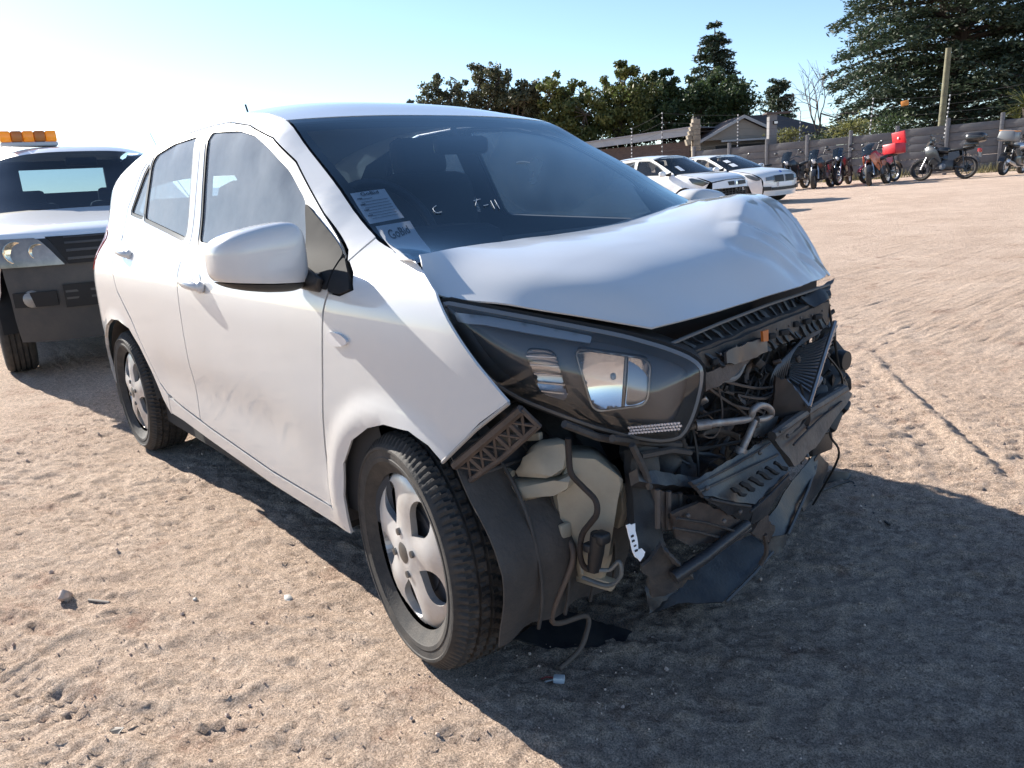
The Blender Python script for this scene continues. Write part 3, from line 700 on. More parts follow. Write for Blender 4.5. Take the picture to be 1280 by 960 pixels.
def bowl(c4, depth, name, mt, off=.018, rim=True):
    """concave reflector: a smooth dish trimmed to a rounded outline"""
    c = dens(rnd([PL2(p) for p in c4], .022, 7), .004); cc = c.mean(0); rm = np.linalg.norm(c - cc, axis=1).max()
    f = lambda a, b: LO + np.asarray(a)[:, None] * LA + np.asarray(b)[:, None] * LB + (off - depth * (1 - ((a - cc[0]) ** 2 + (b - cc[1]) ** 2) / rm ** 2))[:, None] * LN
    mb = MB(); surf_panel(mb, c, [], .005, f, 0); mb.build(name, mt, hl, 180); edge = f(c[:, 0], c[:, 1])
    MB().grid(np.stack([edge, LO + c[:, :1] * LA + c[:, 1:] * LB + LN * off], 0)[:, list(range(len(c))) + [0]]).build('reflector_wall', HOUSING, hl, 60)
    if rim:
        P = [LO + a * LA + b * LB + LN * (off + .002) for a, b in np.r_[c, c[:1]]]; MB().tube(P, .0028, 6, cap=False).build('reflector_rim', STEEL, hl, 60)
        MB().ell(LO + cc[0] * LA + cc[1] * LB + LN * (off - depth + .006), (.012, .012, .012), 16, 10).build('bulb', CLEARL, hl, 80)
strip = rnd([PL2(p) for p in ((0.2027, -0.7316, 0.8782), (0.2528, -0.6852, 0.8673), (0.3236, -0.62, 0.8456), (0.4052, -0.5449, 0.8187), (0.403, -0.5478, 0.8059), (0.3176, -0.6266, 0.8298), (0.2478, -0.6909, 0.8514), (0.2071, -0.7286, 0.8585))], .004, 3)
mb = MB(); surf_panel(mb, strip, [], .01, lens_f(-.012, l2, .05, .05), .006); mb.build('light_guide_strip', M('satin_light_guide', (.55, .58, .62), .35, metal=.3), hl, 60)
bowl(main4, .020, 'main_reflector', CHROME)
mb = MB(); q0, q1 = PL2((0.4541, -0.5015, 0.7776)), PL2((0.4505, -0.5111, 0.6728)); mb.tube([LO + q0[0] * LA + q0[1] * LB + LN * .016, LO + q1[0] * LA + q1[1] * LB + LN * .016], .003, 6); mb.build('reflector_divider', STEEL, hl, 50)
mb = MB(); surf_panel(mb, rnd([PL2(p) for p in ((0.4587, -0.4974, 0.7741), (0.4886, -0.4697, 0.7679), (0.4853, -0.4779, 0.6815), (0.4552, -0.5065, 0.6759))], .008, 4), [], .01, lens_f(-.028, l2, .05, .05), 0); mb.build('side_reflector_panel', M('satin_grey_panel', (.40, .42, .45), .3, metal=.6), hl, 60)
bowl(side4, .018, 'side_reflector', M('satin_reflector', (.5, .5, .52), .22, metal=1), .016, False)
mb = MB()
for i in range(5):                                      # ribs across the side reflector and the marker strip low on the lamp
    a, b = PL2((0.3066, -0.639, 0.7945)), PL2((0.3516, -0.5971, 0.789)); c, d = PL2((0.3346, -0.6181, 0.7039)), PL2((0.3727, -0.5829, 0.694)); t = (i + .5) / 5
    p, q = a + (c - a) * t, b + (d - b) * t
    mb.tube([LO + p[0] * LA + p[1] * LB + LN * .016, LO + q[0] * LA + q[1] * LB + LN * .008], .0022, 6)
for j in range(3):
    for i in range(16):
        a, b = PL2((0.4603, -0.504, 0.639)), PL2((0.5345, -0.4338, 0.6466)); p = a + (b - a) * (i + .5 * (j % 2)) / 16 + V(0, -.006 * j)
        mb.box(LO + p[0] * LA + p[1] * LB + LN * .040, (.004, .004, .004))
tag(mb.build('reflector_ribs', M('satin_ribs', (.75, .75, .78), .25, metal=.6), hl, 0), kind='stuff')

CRUMPLE = .006
# ---------------------------------------------------------------- torn-open front end
def part(mb, name, mat, ang=30, parent=None): return mb.build(name, mat, parent or car, ang)
def jit(p, a=.006): return np.array(p) + rng.normal(0, a, 3)
# dark mass behind: radiator core, slightly crumpled
q = [(0.3396, -0.2208, 0.6956), (0.2307, 0.5574, 0.6341), (0.1777, 0.7196, 0.1474), (0.3497, -0.2925, 0.3708)]
A, B = np.meshgrid(np.linspace(0, 1, 26), np.linspace(0, 1, 40), indexing='ij'); q = np.array(q)
P = (1 - A)[..., None] * ((1 - B)[..., None] * q[0] + B[..., None] * q[1]) + A[..., None] * ((1 - B)[..., None] * q[3] + B[..., None] * q[2])
P[..., 0] += np.vectorize(lambda y, z: .03 * noise.noise(Vector((y * 7, z * 9, 2))))(P[..., 1], P[..., 2])
part(MB().sheet(P, .02), 'radiator', M('radiator_core', (.018, .018, .02), .6, metal=.3, col2=(.045, .042, .04), vscale=40, bump=.5, bscale=260), 40)
mb = MB()
for i in range(14):
    t = (i + .5) / 14; a = q[0] + (q[1] - q[0]) * t; b = q[3] + (q[2] - q[3]) * t; mb.tube([a + V(.012, 0, 0), (a + b) / 2 + V(.02 + .01 * math.sin(i * 2.1), 0, 0), b + V(.012, 0, 0)], .003, 4)
part(mb, 'radiator_tubes', DUSTPL, 40)
# upper radiator support: long ribbed black beam under the bonnet lip
mb = MB(); mb.plate([(0.4296, -0.3582, 0.7689), (0.298, 0.5814, 0.7689), (0.3918, 0.4167, 0.7637), (0.5019, -0.3702, 0.7559)], .012, bev=.003)
mb.plate([(0.5044, -0.3734, 0.7551), (0.3985, 0.3829, 0.7599), (0.3911, 0.3851, 0.6828), (0.4341, 0.1288, 0.6976), (0.4653, -0.0943, 0.7053), (0.4878, -0.255, 0.7111), (0.4793, -0.2804, 0.7077)], .014, bev=.003)
part(mb, 'radiator_support', DUSTPL)
mb = MB(); e0, e1 = np.array((0.5125, -0.3734, 0.7662)), np.array((0.4111, 0.3504, 0.7697)); f0, f1 = np.array((0.5003, -0.2865, 0.7119)), np.array((0.4049, 0.3593, 0.6928))
for i in range(17):
    t = (i + .3) / 17; a = e0 + (e1 - e0) * t; b = f0 + (f1 - f0) * (t + .03); w = (e1 - e0) / np.linalg.norm(e1 - e0) * (.006 if i % 3 else .012)
    mb.plate([a + V(-.04, 0, .02), a + w + V(-.04, 0, .02), jit(b + w, .003) + V(.012, 0, 0), jit(b, .003) + V(.012, 0, 0)], .010, bev=.002)
part(mb, 'support_ribs', BLACKPL)
for i in range(9):                                       # openings and bolts along the front of the support
    t = (i + .5) / 9; a = np.array((0.5042, -0.3141, 0.7284)) * (1 - t) + np.array((0.4154, 0.3202, 0.7351)) * t + V(.006, -.001, .004 * math.sin(i * 2.3))
    part(MB().rbox(a, (.012, .018 + .006 * (i % 3), .014), .003, (0, 0, -.14)), 'opening', DARK, 30)
    part(MB().ell(a + V(.004, .016, .014), (.006, .007, .007), 8, 6), 'bolt', BEAMM, 60)
mb = MB(); mb.plate([(0.5103, -0.2494, 0.7449), (0.4817, -0.0454, 0.7424), (0.4885, -0.0583, 0.7073), (0.5039, -0.168, 0.7073), (0.5155, -0.2508, 0.7176)], .008, bev=.002); part(mb, 'latch_cover_plate', M('latch_plate', (.045, .05, .06), .42, col2=(.09, .07, .055), vscale=12))
mb = MB(); mb.plate([(0.4983, -0.0918, 0.7631), (0.4942, -0.0625, 0.7617), (0.494, -0.0613, 0.7351), (0.4976, -0.0866, 0.738)], .006); part(mb, 'orange_clip', M('orange_clip_plastic', (.5, .13, .02), .5))
mb = MB(); mb.tube([(0.4992, -0.4228, 0.7901), (0.4693, -0.2095, 0.7975), (0.4355, 0.0324, 0.8015), (0.3811, 0.4206, 0.7984)], .004, 6); part(mb, 'bonnet_seal_strip', M('grey_seal', (.12, .12, .12), .6))
mb = MB(); mb.plate([(0.5166, -0.331, 0.7162), (0.4833, -0.0927, 0.7091), (0.4975, -0.1582, 0.6972), (0.505, -0.2115, 0.6832), (0.5219, -0.3326, 0.6758)], .006, bev=.002); part(mb, 'support_bracket', BROWNPL)
mb = MB(); mb.tube(ease([(0.4728, -0.234, 0.6903), (0.4817, -0.2258, 0.6772), (0.4754, -0.1806, 0.665), (0.4636, -0.1323, 0.6647), (0.4528, -0.0911, 0.6858)], 6), .008, 8); part(mb, 'bent_hose', M('grey_hose', (.16, .16, .16), .6))
mb = MB(); mb.box((.22, .34, .74), (.03, .56, .20)); mb.box((.27, -.05, .72), (.03, .50, .14)); part(mb, 'dark_gap_filler', DARK, 0)  # added dark panels that stand for the shade under the bonnet lip
# folded condenser
c4 = np.array([(0.3386, 0.2914, 0.6295), (0.4148, 0.3965, 0.6967), (0.4643, 0.1868, 0.5183), (0.3922, 0.1972, 0.5699)])
A, B = np.meshgrid(np.linspace(0, 1, 18), np.linspace(0, 1, 18), indexing='ij')
P = (1 - A)[..., None] * ((1 - B)[..., None] * c4[0] + B[..., None] * c4[1]) + A[..., None] * ((1 - B)[..., None] * c4[3] + B[..., None] * c4[2])
P[..., 0] += .03 * np.sin(B * 3.1) * (1 - A); cond = part(MB().sheet(P, .012), 'condenser', FIN, 50)
mb = MB()
for i in range(16):
    t = i * 17 // 16; mb.tube([P[t, j] + V(.010, -.003, 0) for j in range(0, 18, 2)], .0032, 5)
part(mb, 'cooling_fins', M('fin_metal', (.30, .30, .31), .4, metal=.7), 50, cond)
mb = MB(); mb.tube([(0.4347, 0.3624, 0.7084), (0.4596, 0.2563, 0.6203), (0.4845, 0.1508, 0.5259)], .006, 6); mb.tube([(0.4186, 0.1526, 0.5832), (0.4489, 0.1527, 0.5579), (0.4845, 0.1508, 0.5259)], .006, 6); part(mb, 'condenser_frame', STEEL, 50, cond)
mb = MB()
for i in range(8):
    o = i * 5; mb.tube(ease([np.array((0.3949, 0.1056, 0.5593)) + V(0, .012 * i, .004 * i), np.array((0.403, 0.1202, 0.6175)) + V(0, .012 * i, .004 * i), np.array((0.3879, 0.228, 0.647)) + V(0, .014 * i, .006 * i), np.array((0.3619, 0.4135, 0.6637)) + V(0, .006 * i, .003 * i)], 5), .0028, 5)
part(mb, 'bent_fins', M('dark_fins', (.10, .10, .105), .45, metal=.6), 50)
mb = MB(); mb.plate([(0.4552, 0.0357, 0.6254), (0.4562, 0.1004, 0.5998), (0.477, 0.1686, 0.5161), (0.4634, 0.1935, 0.4395), (0.4524, 0.1275, 0.4889), (0.4296, 0.0744, 0.5081)], .008, bev=.002); part(mb, 'mounting_plate', M('rusty_plate', (.022, .018, .017), .6, col2=(.05, .036, .03), vscale=12))
# air conditioning pipe
pm = M('alloy_pipe', (.36, .35, .34), .45, metal=.5, col2=(.24, .20, .18), vscale=30)
mb = MB(); mb.tube(ease([(0.4633, -0.3105, 0.5829), (0.5017, -0.2966, 0.5927), (0.4989, -0.204, 0.5749), (0.5, -0.14, 0.5671), (0.5095, -0.1359, 0.5891), (0.5043, -0.0987, 0.5891), (0.4982, -0.0553, 0.5721), (0.4897, -0.0307, 0.5508), (0.4875, -0.0508, 0.5431), (0.4877, -0.0882, 0.5483)], 5), .0085, 10)
mb.tube([(0.4959, -0.1108, 0.5534), (0.5009, -0.1466, 0.5205), (0.4925, -0.1589, 0.4867)], .0085, 10); mb.tube([(0.4842, -0.3154, 0.5902), (0.5027, -0.2894, 0.5911)], .012, 10); mb.tube([(0.494, -0.1549, 0.4978), (0.4911, -0.163, 0.4836)], .015, 10); part(mb, 'cooling_pipe', pm, 50)
mb = MB(); mb.plate([(0.4462, -0.0444, 0.5356), (0.4282, 0.0841, 0.5055), (0.432, 0.0575, 0.4698), (0.4472, -0.0514, 0.4883)], .02, bev=.004); part(mb, 'pipe_flange', M('dirty_alloy', (.20, .18, .165), .6, metal=.3, var=.4, vscale=30))
# lower cross-member, black plastic with slots, and the bumper beam behind it
mb = MB(); mb.plate([(0.5375, -0.4079, 0.4985), (0.4735, -0.0231, 0.4804), (0.5343, -0.0242, 0.4146), (0.561, -0.2155, 0.3929), (0.5664, -0.3983, 0.4715)], .012, bev=.003)
mb.plate([(0.5415, -0.0401, 0.419), (0.5675, -0.2253, 0.3961), (0.562, -0.222, 0.3507), (0.5551, -0.1731, 0.3418), (0.5307, 0.0013, 0.3813)], .010, bev=.003)
mb.plate([(0.5745, -0.4198, 0.4841), (0.5686, -0.2333, 0.399), (0.5578, -0.2283, 0.3574), (0.5668, -0.3291, 0.4167)], .010, bev=.003); part(mb, 'lower_crossmember', BLUEPL)
for i in range(6):
    t = i / 5; a = np.array((0.5725, -0.312, 0.4679)) * (1 - t) + np.array((0.5426, -0.0985, 0.4601)) * t; d = np.array((0.5832, -0.2654, 0.4342)) - np.array((0.5725, -0.312, 0.4679)); u = V(0, .0028, .002)
    mb = MB(); mb.plate([a - u, a + u, a + u + d * .85, a - u + d * .85], .012, nrm=(.8, -.3, .5))
    part(mb, 'slot', DARK, 0)
mb = MB(); mb.plate([(0.4723, -0.0141, 0.4799), (0.4561, 0.1016, 0.5066), (0.3919, 0.4879, 0.4997), (0.396, 0.5304, 0.4619), (0.4621, 0.2026, 0.3943), (0.4939, 0.0479, 0.3921)], .03, bev=.006); mb.tube(ease([(0.4952, -0.0339, 0.4961), (0.4721, 0.1316, 0.5025), (0.414, 0.474, 0.4917)], 4), .012, 8)
part(mb, 'bumper_beam', BEAMM)
mb = MB(); mb.plate([(0.536, -0.4691, 0.4537), (0.5453, -0.3915, 0.458), (0.5605, -0.32, 0.4118), (0.5631, -0.23, 0.3538), (0.5578, -0.2646, 0.3312), (0.5466, -0.3287, 0.3427), (0.5377, -0.4091, 0.3611), (0.5222, -0.4426, 0.3827)], .012, bev=.003); part(mb, 'tow_bracket', BROWNPL)
mb = MB(); mb.plate([(0.4849, -0.465, 0.4893), (0.4699, -0.2854, 0.4144), (0.4709, -0.2929, 0.3327), (0.4848, -0.4646, 0.4004)], .05, bev=.006)
for x0 in range(3):
    a = [(0.5207, -0.4898, 0.5049), (0.5147, -0.4473, 0.4867), (0.5085, -0.4029, 0.4676)][x0]; b = [(0.521, -0.4921, 0.4214), (0.515, -0.4491, 0.4028), (0.5087, -0.4041, 0.3833)][x0]; mb.tube([a, b], .006, 6)
rail = part(mb, 'crash_rail', M('dirty_steel', (.11, .09, .078), .6, col2=(.065, .055, .05), vscale=18, bump=.15))
for c in ((0.5109, -0.3763, 0.4397), (0.5213, -0.4512, 0.4344)): part(MB().ell(c, (.012, .014, .014), 8, 6), 'hole', DARK, 60, rail)
mb = MB(); mb.plate([(0.483, -0.5232, 0.5431), (0.4605, -0.2903, 0.4502), (0.4833, -0.309, 0.439), (0.497, -0.4791, 0.4987), (0.4831, -0.5243, 0.5158)], .03, bev=.005); part(mb, 'radiator_side_bracket', BLUEPL)
mb = MB(); mb.plate([(0.4492, -0.4987, 0.5767), (0.4469, -0.4101, 0.5631), (0.4838, -0.4574, 0.4342), (0.5049, -0.4639, 0.3515), (0.5135, -0.5251, 0.3519), (0.4959, -0.5435, 0.3778), (0.4612, -0.5118, 0.4455)], .03, bev=.006)
br = part(mb, 'lamp_bracket', BLACKPL)
mb = MB(); mb.plate([(0.5364, -0.6023, 0.4727), (0.533, -0.5779, 0.4633), (0.5466, -0.5808, 0.4176), (0.5495, -0.5656, 0.4045), (0.5519, -0.583, 0.3929), (0.5518, -0.5965, 0.4065), (0.5423, -0.601, 0.4355)], .003); part(mb, 'white_label', PAPER, 0, br)
mb = MB()
for c, d in (((0.5411, -0.5924, 0.4455), .004), ((0.5432, -0.5927, 0.4361), .004), ((0.5449, -0.5903, 0.4257), .004), ((0.5489, -0.5906, 0.4169), .004)): mb.box(c, (.004, .007, .0035))
part(mb, 'label_print', INK, 0, br)
# lumps and brackets between the lamp and the cross-member
mb = MB()
for c, s in (((0.4052, -0.3284, 0.4956), .07), ((0.4078, -0.2747, 0.4516), .06), ((0.4045, -0.3958, 0.5144), .06), ((0.3603, -0.1517, 0.4354), .07), ((0.4186, -0.4239, 0.5623), .05), ((0.3759, -0.2632, 0.5003), .06), ((0.3989, -0.4279, 0.5498), .05)):
    mb.rbox(c, (s, s * 1.2, s * .8), .01, tuple(rng.uniform(-.6, .6, 3)))
for a, b in (((0.4802, -0.5757, 0.6278), (0.4567, -0.336, 0.5455)), ((0.4908, -0.5069, 0.5747), (0.4633, -0.311, 0.5216)), ((0.4425, -0.6667, 0.6723), (0.4546, -0.465, 0.5794)), ((0.4946, -0.5342, 0.6067), (0.4982, -0.488, 0.5018))): mb.tube([a, jit((np.array(a) + b) / 2, .01), b], .008, 6)
part(mb, 'lamp_mounting_frame', DUSTPL)
# undertray: torn black sheets hanging low
mb = MB(); mb.plate([(0.3628, -0.3387, 0.09), (0.4552, -0.1668, 0.09), (0.406, 0.1245, 0.1), (0.34, 0.1284, 0.13), (0.3447, -0.0283, 0.14), (0.3691, -0.1776, 0.15), (0.3937, -0.2728, 0.14)], .006, bev=.001)
mb.plate([(0.3736, -0.3513, 0.1), (0.4048, -0.2867, 0.15), (0.3927, -0.2586, 0.19), (0.3533, -0.2827, 0.2), (0.354, -0.3442, 0.16)], .006, bev=.001); part(mb, 'undertray', BLUEPL)
mb = MB(); mb.plate([(0.5152, -0.5369, 0.3534), (0.5413, -0.5069, 0.403), (0.551, -0.4323, 0.3078), (0.5424, -0.443, 0.279), (0.5101, -0.5006, 0.2636)], .012, bev=.002); mb.plate([(0.5473, -0.5142, 0.4077), (0.5615, -0.507, 0.387), (0.5597, -0.4221, 0.2996), (0.5581, -0.4469, 0.3014)], .012, bev=.002); part(mb, 'tray_bracket', DUSTPL)
mb = MB(); mb.plate([(0.3461, 0.1899, 0.15), (0.2753, 0.433, 0.18), (0.2249, 0.7042, 0.2), (0.2498, 0.6266, 0.16), (0.3023, 0.4635, 0.13), (0.3777, 0.2483, 0.1), (0.364, 0.1793, 0.11)], .006, bev=.001); part(mb, 'undertray_flap', BLUEPL)
mb = MB(); mb.tube([(0.2369, 0.6591, 0.17), (0.2988, 0.4972, 0.14), (0.3847, 0.2406, 0.105)], .005, 6); mb.tube([(0.4128, 0.1174, 0.105), (0.4386, -0.0064, 0.1), (0.4614, -0.1656, 0.092)], .004, 6); part(mb, 'undertray_edge', M('worn_edge', (.10, .10, .105), .5))
mb = MB(); mb.tube([(0.5591, -0.4898, 0.3224), (0.5789, -0.415, 0.3463), (0.577, -0.2575, 0.3676)], [.014, .013, .011], 8); mb.tube([(0.5555, -0.4645, 0.3221), (0.578, -0.3724, 0.3466), (0.5759, -0.2494, 0.3549)], .008, 8); part(mb, 'lower_stiffener', BLUEPL, 50)
mb = MB(); mb.plate([(0.5501, -0.2097, 0.3251), (0.5393, -0.132, 0.3434), (0.5322, -0.0812, 0.2829), (0.5226, -0.0854, 0.2476), (0.5313, -0.1474, 0.2809)], .012, bev=.003); mb.tube(ease([(0.5383, -0.1251, 0.2835), (0.5368, -0.1141, 0.2333), (0.5285, -0.1272, 0.2016)], 4), .006, 6); part(mb, 'torn_tab', BROWNPL)
# far (left) corner: smashed lamp remains, horn, brackets, dangling wires
mb = MB()
for (c, s) in (((0.3021, 0.5521, 0.4975), (.06, .09, .10)), ((0.3179, 0.5835, 0.4577), (.07, .07, .06)), ((0.2855, 0.6712, 0.4917), (.04, .05, .05)), ((0.3883, 0.369, 0.496), (.04, .05, .05)), ((0.275, 0.6018, 0.6237), (.06, .10, .05)), ((0.339, 0.5769, 0.4089), (.05, .07, .04)),
               ((0.325, 0.4605, 0.6877), (.05, .08, .04)), ((0.3066, 0.6643, 0.4543), (.05, .05, .05)), ((0.3726, 0.3371, 0.7556), (.05, .08, .03)), ((0.2371, 0.7283, 0.5326), (.05, .06, .09)), ((0.3058, 0.5258, 0.3762), (.1, .1, .08)), ((0.2887, 0.504, 0.3133), (.1, .14, .10)), ((0.1879, 0.6469, 0.4612), (.1, .2, .2))):
    mb.rbox(c, s, .01, tuple(rng.uniform(-.8, .8, 3)))
mb.plate([(0.3461, 0.5263, 0.5142), (0.3282, 0.6543, 0.439), (0.3236, 0.6873, 0.3995), (0.3453, 0.5324, 0.458)], .008); mb.plate([(0.4086, 0.2239, 0.7911), (0.3488, 0.5074, 0.7996), (0.4098, 0.3601, 0.7858), (0.4078, 0.3741, 0.7618), (0.4218, 0.2742, 0.7596)], .006)
part(mb, 'broken_lamp_mount', BLACKPL)
mb = MB(); mb.lathe([(.001, -.02), (.03, -.02), (.034, 0), (.03, .02), (.001, .02)], 16, 'x', c=(0.2949, 0.6755, 0.5234)); part(mb, 'horn', BLACKPL, 50)
mb = MB(); mb.rbox((0.4056, 0.3176, 0.5446), (.03, .035, .035), .006, (.3, .5, .2)); mb.rbox((0.437, 0.238, 0.5329), (.02, .025, .02), .004, (.3, .1, .9)); part(mb, 'plug', M('grey_plug', (.25, .26, .28), .5))
for pts in ([(0.3833, 0.4052, 0.7782), (0.3644, 0.4682, 0.7017), (0.3737, 0.4735, 0.6433), (0.3554, 0.5325, 0.5707)], [(0.3728, 0.4797, 0.6421), (0.3658, 0.5296, 0.536), (0.3424, 0.6251, 0.4578), (0.3536, 0.6173, 0.4151)], [(0.3771, 0.4495, 0.4081), (0.3863, 0.4555, 0.3466), (0.3759, 0.5298, 0.2558), (.25, .62, .035)],
            [(0.412, 0.3443, 0.4868), (0.4312, 0.2793, 0.4363), (0.4038, 0.4026, 0.3761), (0.4028, 0.4099, 0.4225)], [(0.4596, 0.1484, 0.5819), (0.4662, 0.1734, 0.4913), (0.4821, 0.0601, 0.469)], [(0.397, 0.3794, 0.616), (0.3905, 0.498, 0.5216), (0.3632, 0.5483, 0.4324)]):
    part(MB().tube(ease(pts, 6), .0035, 6), 'dangling_wire', CABLE, 60)
mb = MB(); mb.plate([(.20, .62, .03), (0.165, 0.8479, 0.02), (0.2137, 0.9857, 0.01), (0.1861, 0.9787, 0.03), (0.1628, 0.8767, 0.06)], .006); part(mb, 'torn_arch_flap', BLUEPL)

mb = MB(); mb.tube(ease([(.22, .62, .05), (0.214, 0.9378, 0.012), (0.2983, 0.8289, 0.008), (0.3878, 0.7473, 0.008), (0.4715, 0.6903, 0.008)], 6), .004, 6); part(mb, 'trailing_wire', CABLE, 60)
mb = MB(); mb.plate([(0.2379, 0.5083, 0.12), (0.2367, 0.6726, 0.2), (0.2436, 0.7154, 0.15), (0.2089, 0.754, 0.06), (0.2853, 0.4971, 0.06)], .006); mb.plate([(0.3865, 0.0818, 0.085), (0.3515, 0.2242, 0.1), (0.3229, 0.3758, 0.085), (0.3714, 0.2275, 0.05)], .006); part(mb, 'torn_bumper_strip', BLUEPL)
# right wheel arch liner, torn forward part wrapped round the tyre
P = []
for t in np.linspace(math.radians(78), math.radians(-20), 30):
    r = .335 + .012 * math.sin(t * 7); row = []
    for y in np.linspace(-.765, -.36, 16):
        rr = r + .006 * math.sin(y * 40) + (.02 * max(0, (-y - .6)) if t < .2 else 0)
        row.append((rr * math.cos(t), y, .29 + rr * math.sin(t)))
    P.append(row)
P = np.array(P)
lin_ = MB(); a, b = P.shape[:2]
P[:6, 0] += V(-.01, .012, 0)
P += np.array([[[.010 * noise.noise(Vector((p_[1] * 9, p_[2] * 9, 4.))), 0, .006 * noise.noise(Vector((p_[1] * 14, p_[2] * 11, 8.)))] for p_ in row_] for row_ in P])
lin_.sheet(P, .004); part(lin_, 'torn_arch_liner', GREYPL, 50)
mb = MB()
for y in (-.66, -.58, -.50, -.43):
    mb.tube([(.342 * math.cos(t), y, .29 + .342 * math.sin(t)) for t in np.linspace(math.radians(70), math.radians(-19), 14)], .0045, 6)
for t in (1.05, .92, .80):
    mb.tube([(.341 * math.cos(t), y, .29 + .341 * math.sin(t)) for y in (-.75, -.68, -.60)], .004, 6)
part(mb, 'liner_ribs', GREYPL, 60)
mb = MB(); mb.plate([(0.1202, -0.5787, 0.02), (0.1279, -0.4194, 0.04), (0.3033, -0.3379, 0.015), (0.3192, -0.3855, 0.008), (0.2079, -0.5243, 0.008)], .006); part(mb, 'liner_lower_flap', BLUEPL)
# fender edge flange, lattice bracket
mb = MB(); mb.tube([(0.2056, -0.7942, 0.5733), (0.303, -0.773, 0.6592), (0.3888, -0.7551, 0.7243)], .004, 6); part(mb, 'fender_flange', M('chipped_paint_edge', (.35, .33, .31), .5))
fa, fb = np.array((0.2123, -0.7928, 0.5745)) + V(.005, .02, -.012), np.array((0.3848, -0.7562, 0.7176)) + V(.005, .03, -.012)
mb = MB(); dn = V(.016, .030, -.040)
mb.tube([fa, (fa + fb) / 2, fb], .010, 6); mb.tube([fa + dn * .9, (fa + fb) / 2 + dn, fb + dn * .9], .007, 6)
for i in range(5):
    t = i / 5.; u = (i + 1) / 5.; a0, a1 = fa + (fb - fa) * t, fa + (fb - fa) * u
    mb.tube([a0, a1 + dn * .95], .0035, 5); mb.tube([a1, a0 + dn * .95], .0035, 5); mb.tube([a1, a1 + dn], .006, 5)
part(mb, 'bumper_bracket', BROWNPL)
mb = MB(); mb.plate([(0.2633, -0.7, 0.5995), (0.3036, -0.7, 0.6359), (0.3383, -0.7, 0.6296), (0.337, -0.7, 0.6159), (0.3054, -0.7, 0.6019)], .006, bev=.001); mb.plate([(0.297, -0.69, 0.6388), (0.329, -0.69, 0.6571), (0.3289, -0.69, 0.6284)], .006, bev=.001); part(mb, 'bracket_tab', M('pale_bracket', (.22, .20, .17), .6, var=.3, vscale=30))
mb = MB(); mb.rbox((0.194, -0.56, 0.5812), (.05, .06, .05), .008, (.2, .3, .5)); mb.rbox((0.2044, -0.6, 0.6343), (.03, .05, .03), .006, (.2, .5, .1)); mb.tube([(0.1859, -0.58, 0.5427), (0.1532, -0.57, 0.4735), (0.1499, -0.56, 0.4093)], .010, 8); mb.tube([(0.2386, -0.62, 0.453), (0.2966, -0.58, 0.4093), (0.3182, -0.56, 0.3575)], .010, 8); part(mb, 'washer_filler_neck', DUSTPL, 50)

CRUMPLE = 0.
# washer tank: upper box and tall lower neck
ty = .0
mb = MB()
u1 = [(0.2307, -0.6, 0.5637), (0.2961, -0.53, 0.5818), (0.419, -0.5, 0.5702), (0.4489, -0.5, 0.5313), (0.3881, -0.53, 0.5302), (0.3284, -0.58, 0.5024), (0.2154, -0.62, 0.5)]
mb.plate([(0.2601, -0.62, 0.5427), (0.2749, -0.6, 0.5845), (0.3283, -0.56, 0.5946), (0.3409, -0.55, 0.5696), (0.3233, -0.56, 0.5172), (0.3255, -0.6, 0.5131), (0.2276, -0.63, 0.5023)], .10, nrm=(.72, -.62, .3), bev=.014)
mb.plate([(0.2187, -0.63, 0.4962), (0.3254, -0.6, 0.5112), (0.3585, -0.56, 0.5315), (0.3364, -0.56, 0.4874), (0.3235, -0.6, 0.4852), (0.2354, -0.62, 0.4483)], .10, nrm=(.72, -.62, .1), bev=.012)
mb.plate([(0.3159, -0.55, 0.5639), (0.3703, -0.51, 0.5618), (0.4217, -0.5, 0.5209), (0.4438, -0.5, 0.5086), (0.4065, -0.5, 0.4806), (0.3861, -0.49, 0.3201), (0.3535, -0.49, 0.2452), (0.2963, -0.51, 0.2439), (0.2847, -0.54, 0.363), (0.2899, -0.57, 0.4668), (0.3193, -0.56, 0.494)], .09, nrm=(.72, -.66, .12), bev=.012)
mb.plate([(0.2535, -0.6, 0.5799), (0.2711, -0.6, 0.6018), (0.2974, -0.6, 0.6091), (0.2986, -0.6, 0.5915)], .012, bev=.002)
mb.plate([(0.3737, -0.47, 0.4757), (0.4136, -0.47, 0.4807), (0.4161, -0.47, 0.4182), (0.3983, -0.47, 0.3749), (0.3722, -0.47, 0.3762)], .02, bev=.003)
mb.plate([(0.3149, -0.53, 0.2606), (0.3831, -0.52, 0.2682), (0.4121, -0.5, 0.2595), (0.3969, -0.5, 0.2359), (0.3165, -0.53, 0.2431)], .02, bev=.003)
mb.tube([(0.2495, -0.645, 0.516), (0.2307, -0.645, 0.5187)], .008, 8)
tank = part(mb, 'washer_tank', CREAM, 40)
mb = MB()
for y0, y1 in (((0.2926, -0.52, 0.4463), (0.3239, -0.52, 0.28)), ((0.3388, -0.5, 0.4623), (0.3452, -0.5, 0.2899))): mb.tube([np.array(y0) + V(.032, -.032, 0), np.array(y1) + V(.032, -.032, 0)], .004, 6)
part(mb, 'tank_rib', CREAM, 60, tank)
mb = MB(); mb.tube(ease([(0.402, -0.62, 0.6225), (0.402, -0.62, 0.5852), (0.4067, -0.62, 0.5486), (0.4169, -0.6, 0.5176), (0.442, -0.59, 0.4918), (0.4451, -0.59, 0.463), (0.4256, -0.59, 0.4357), (0.4006, -0.59, 0.4025), (0.391, -0.59, 0.3588), (0.391, -0.58, 0.3213), (0.4142, -0.57, 0.3147)], 5), .0065, 8); part(mb, 'wiring_harness', M('taped_harness', (.035, .026, .022), .75, bump=.3, bscale=200), 60)
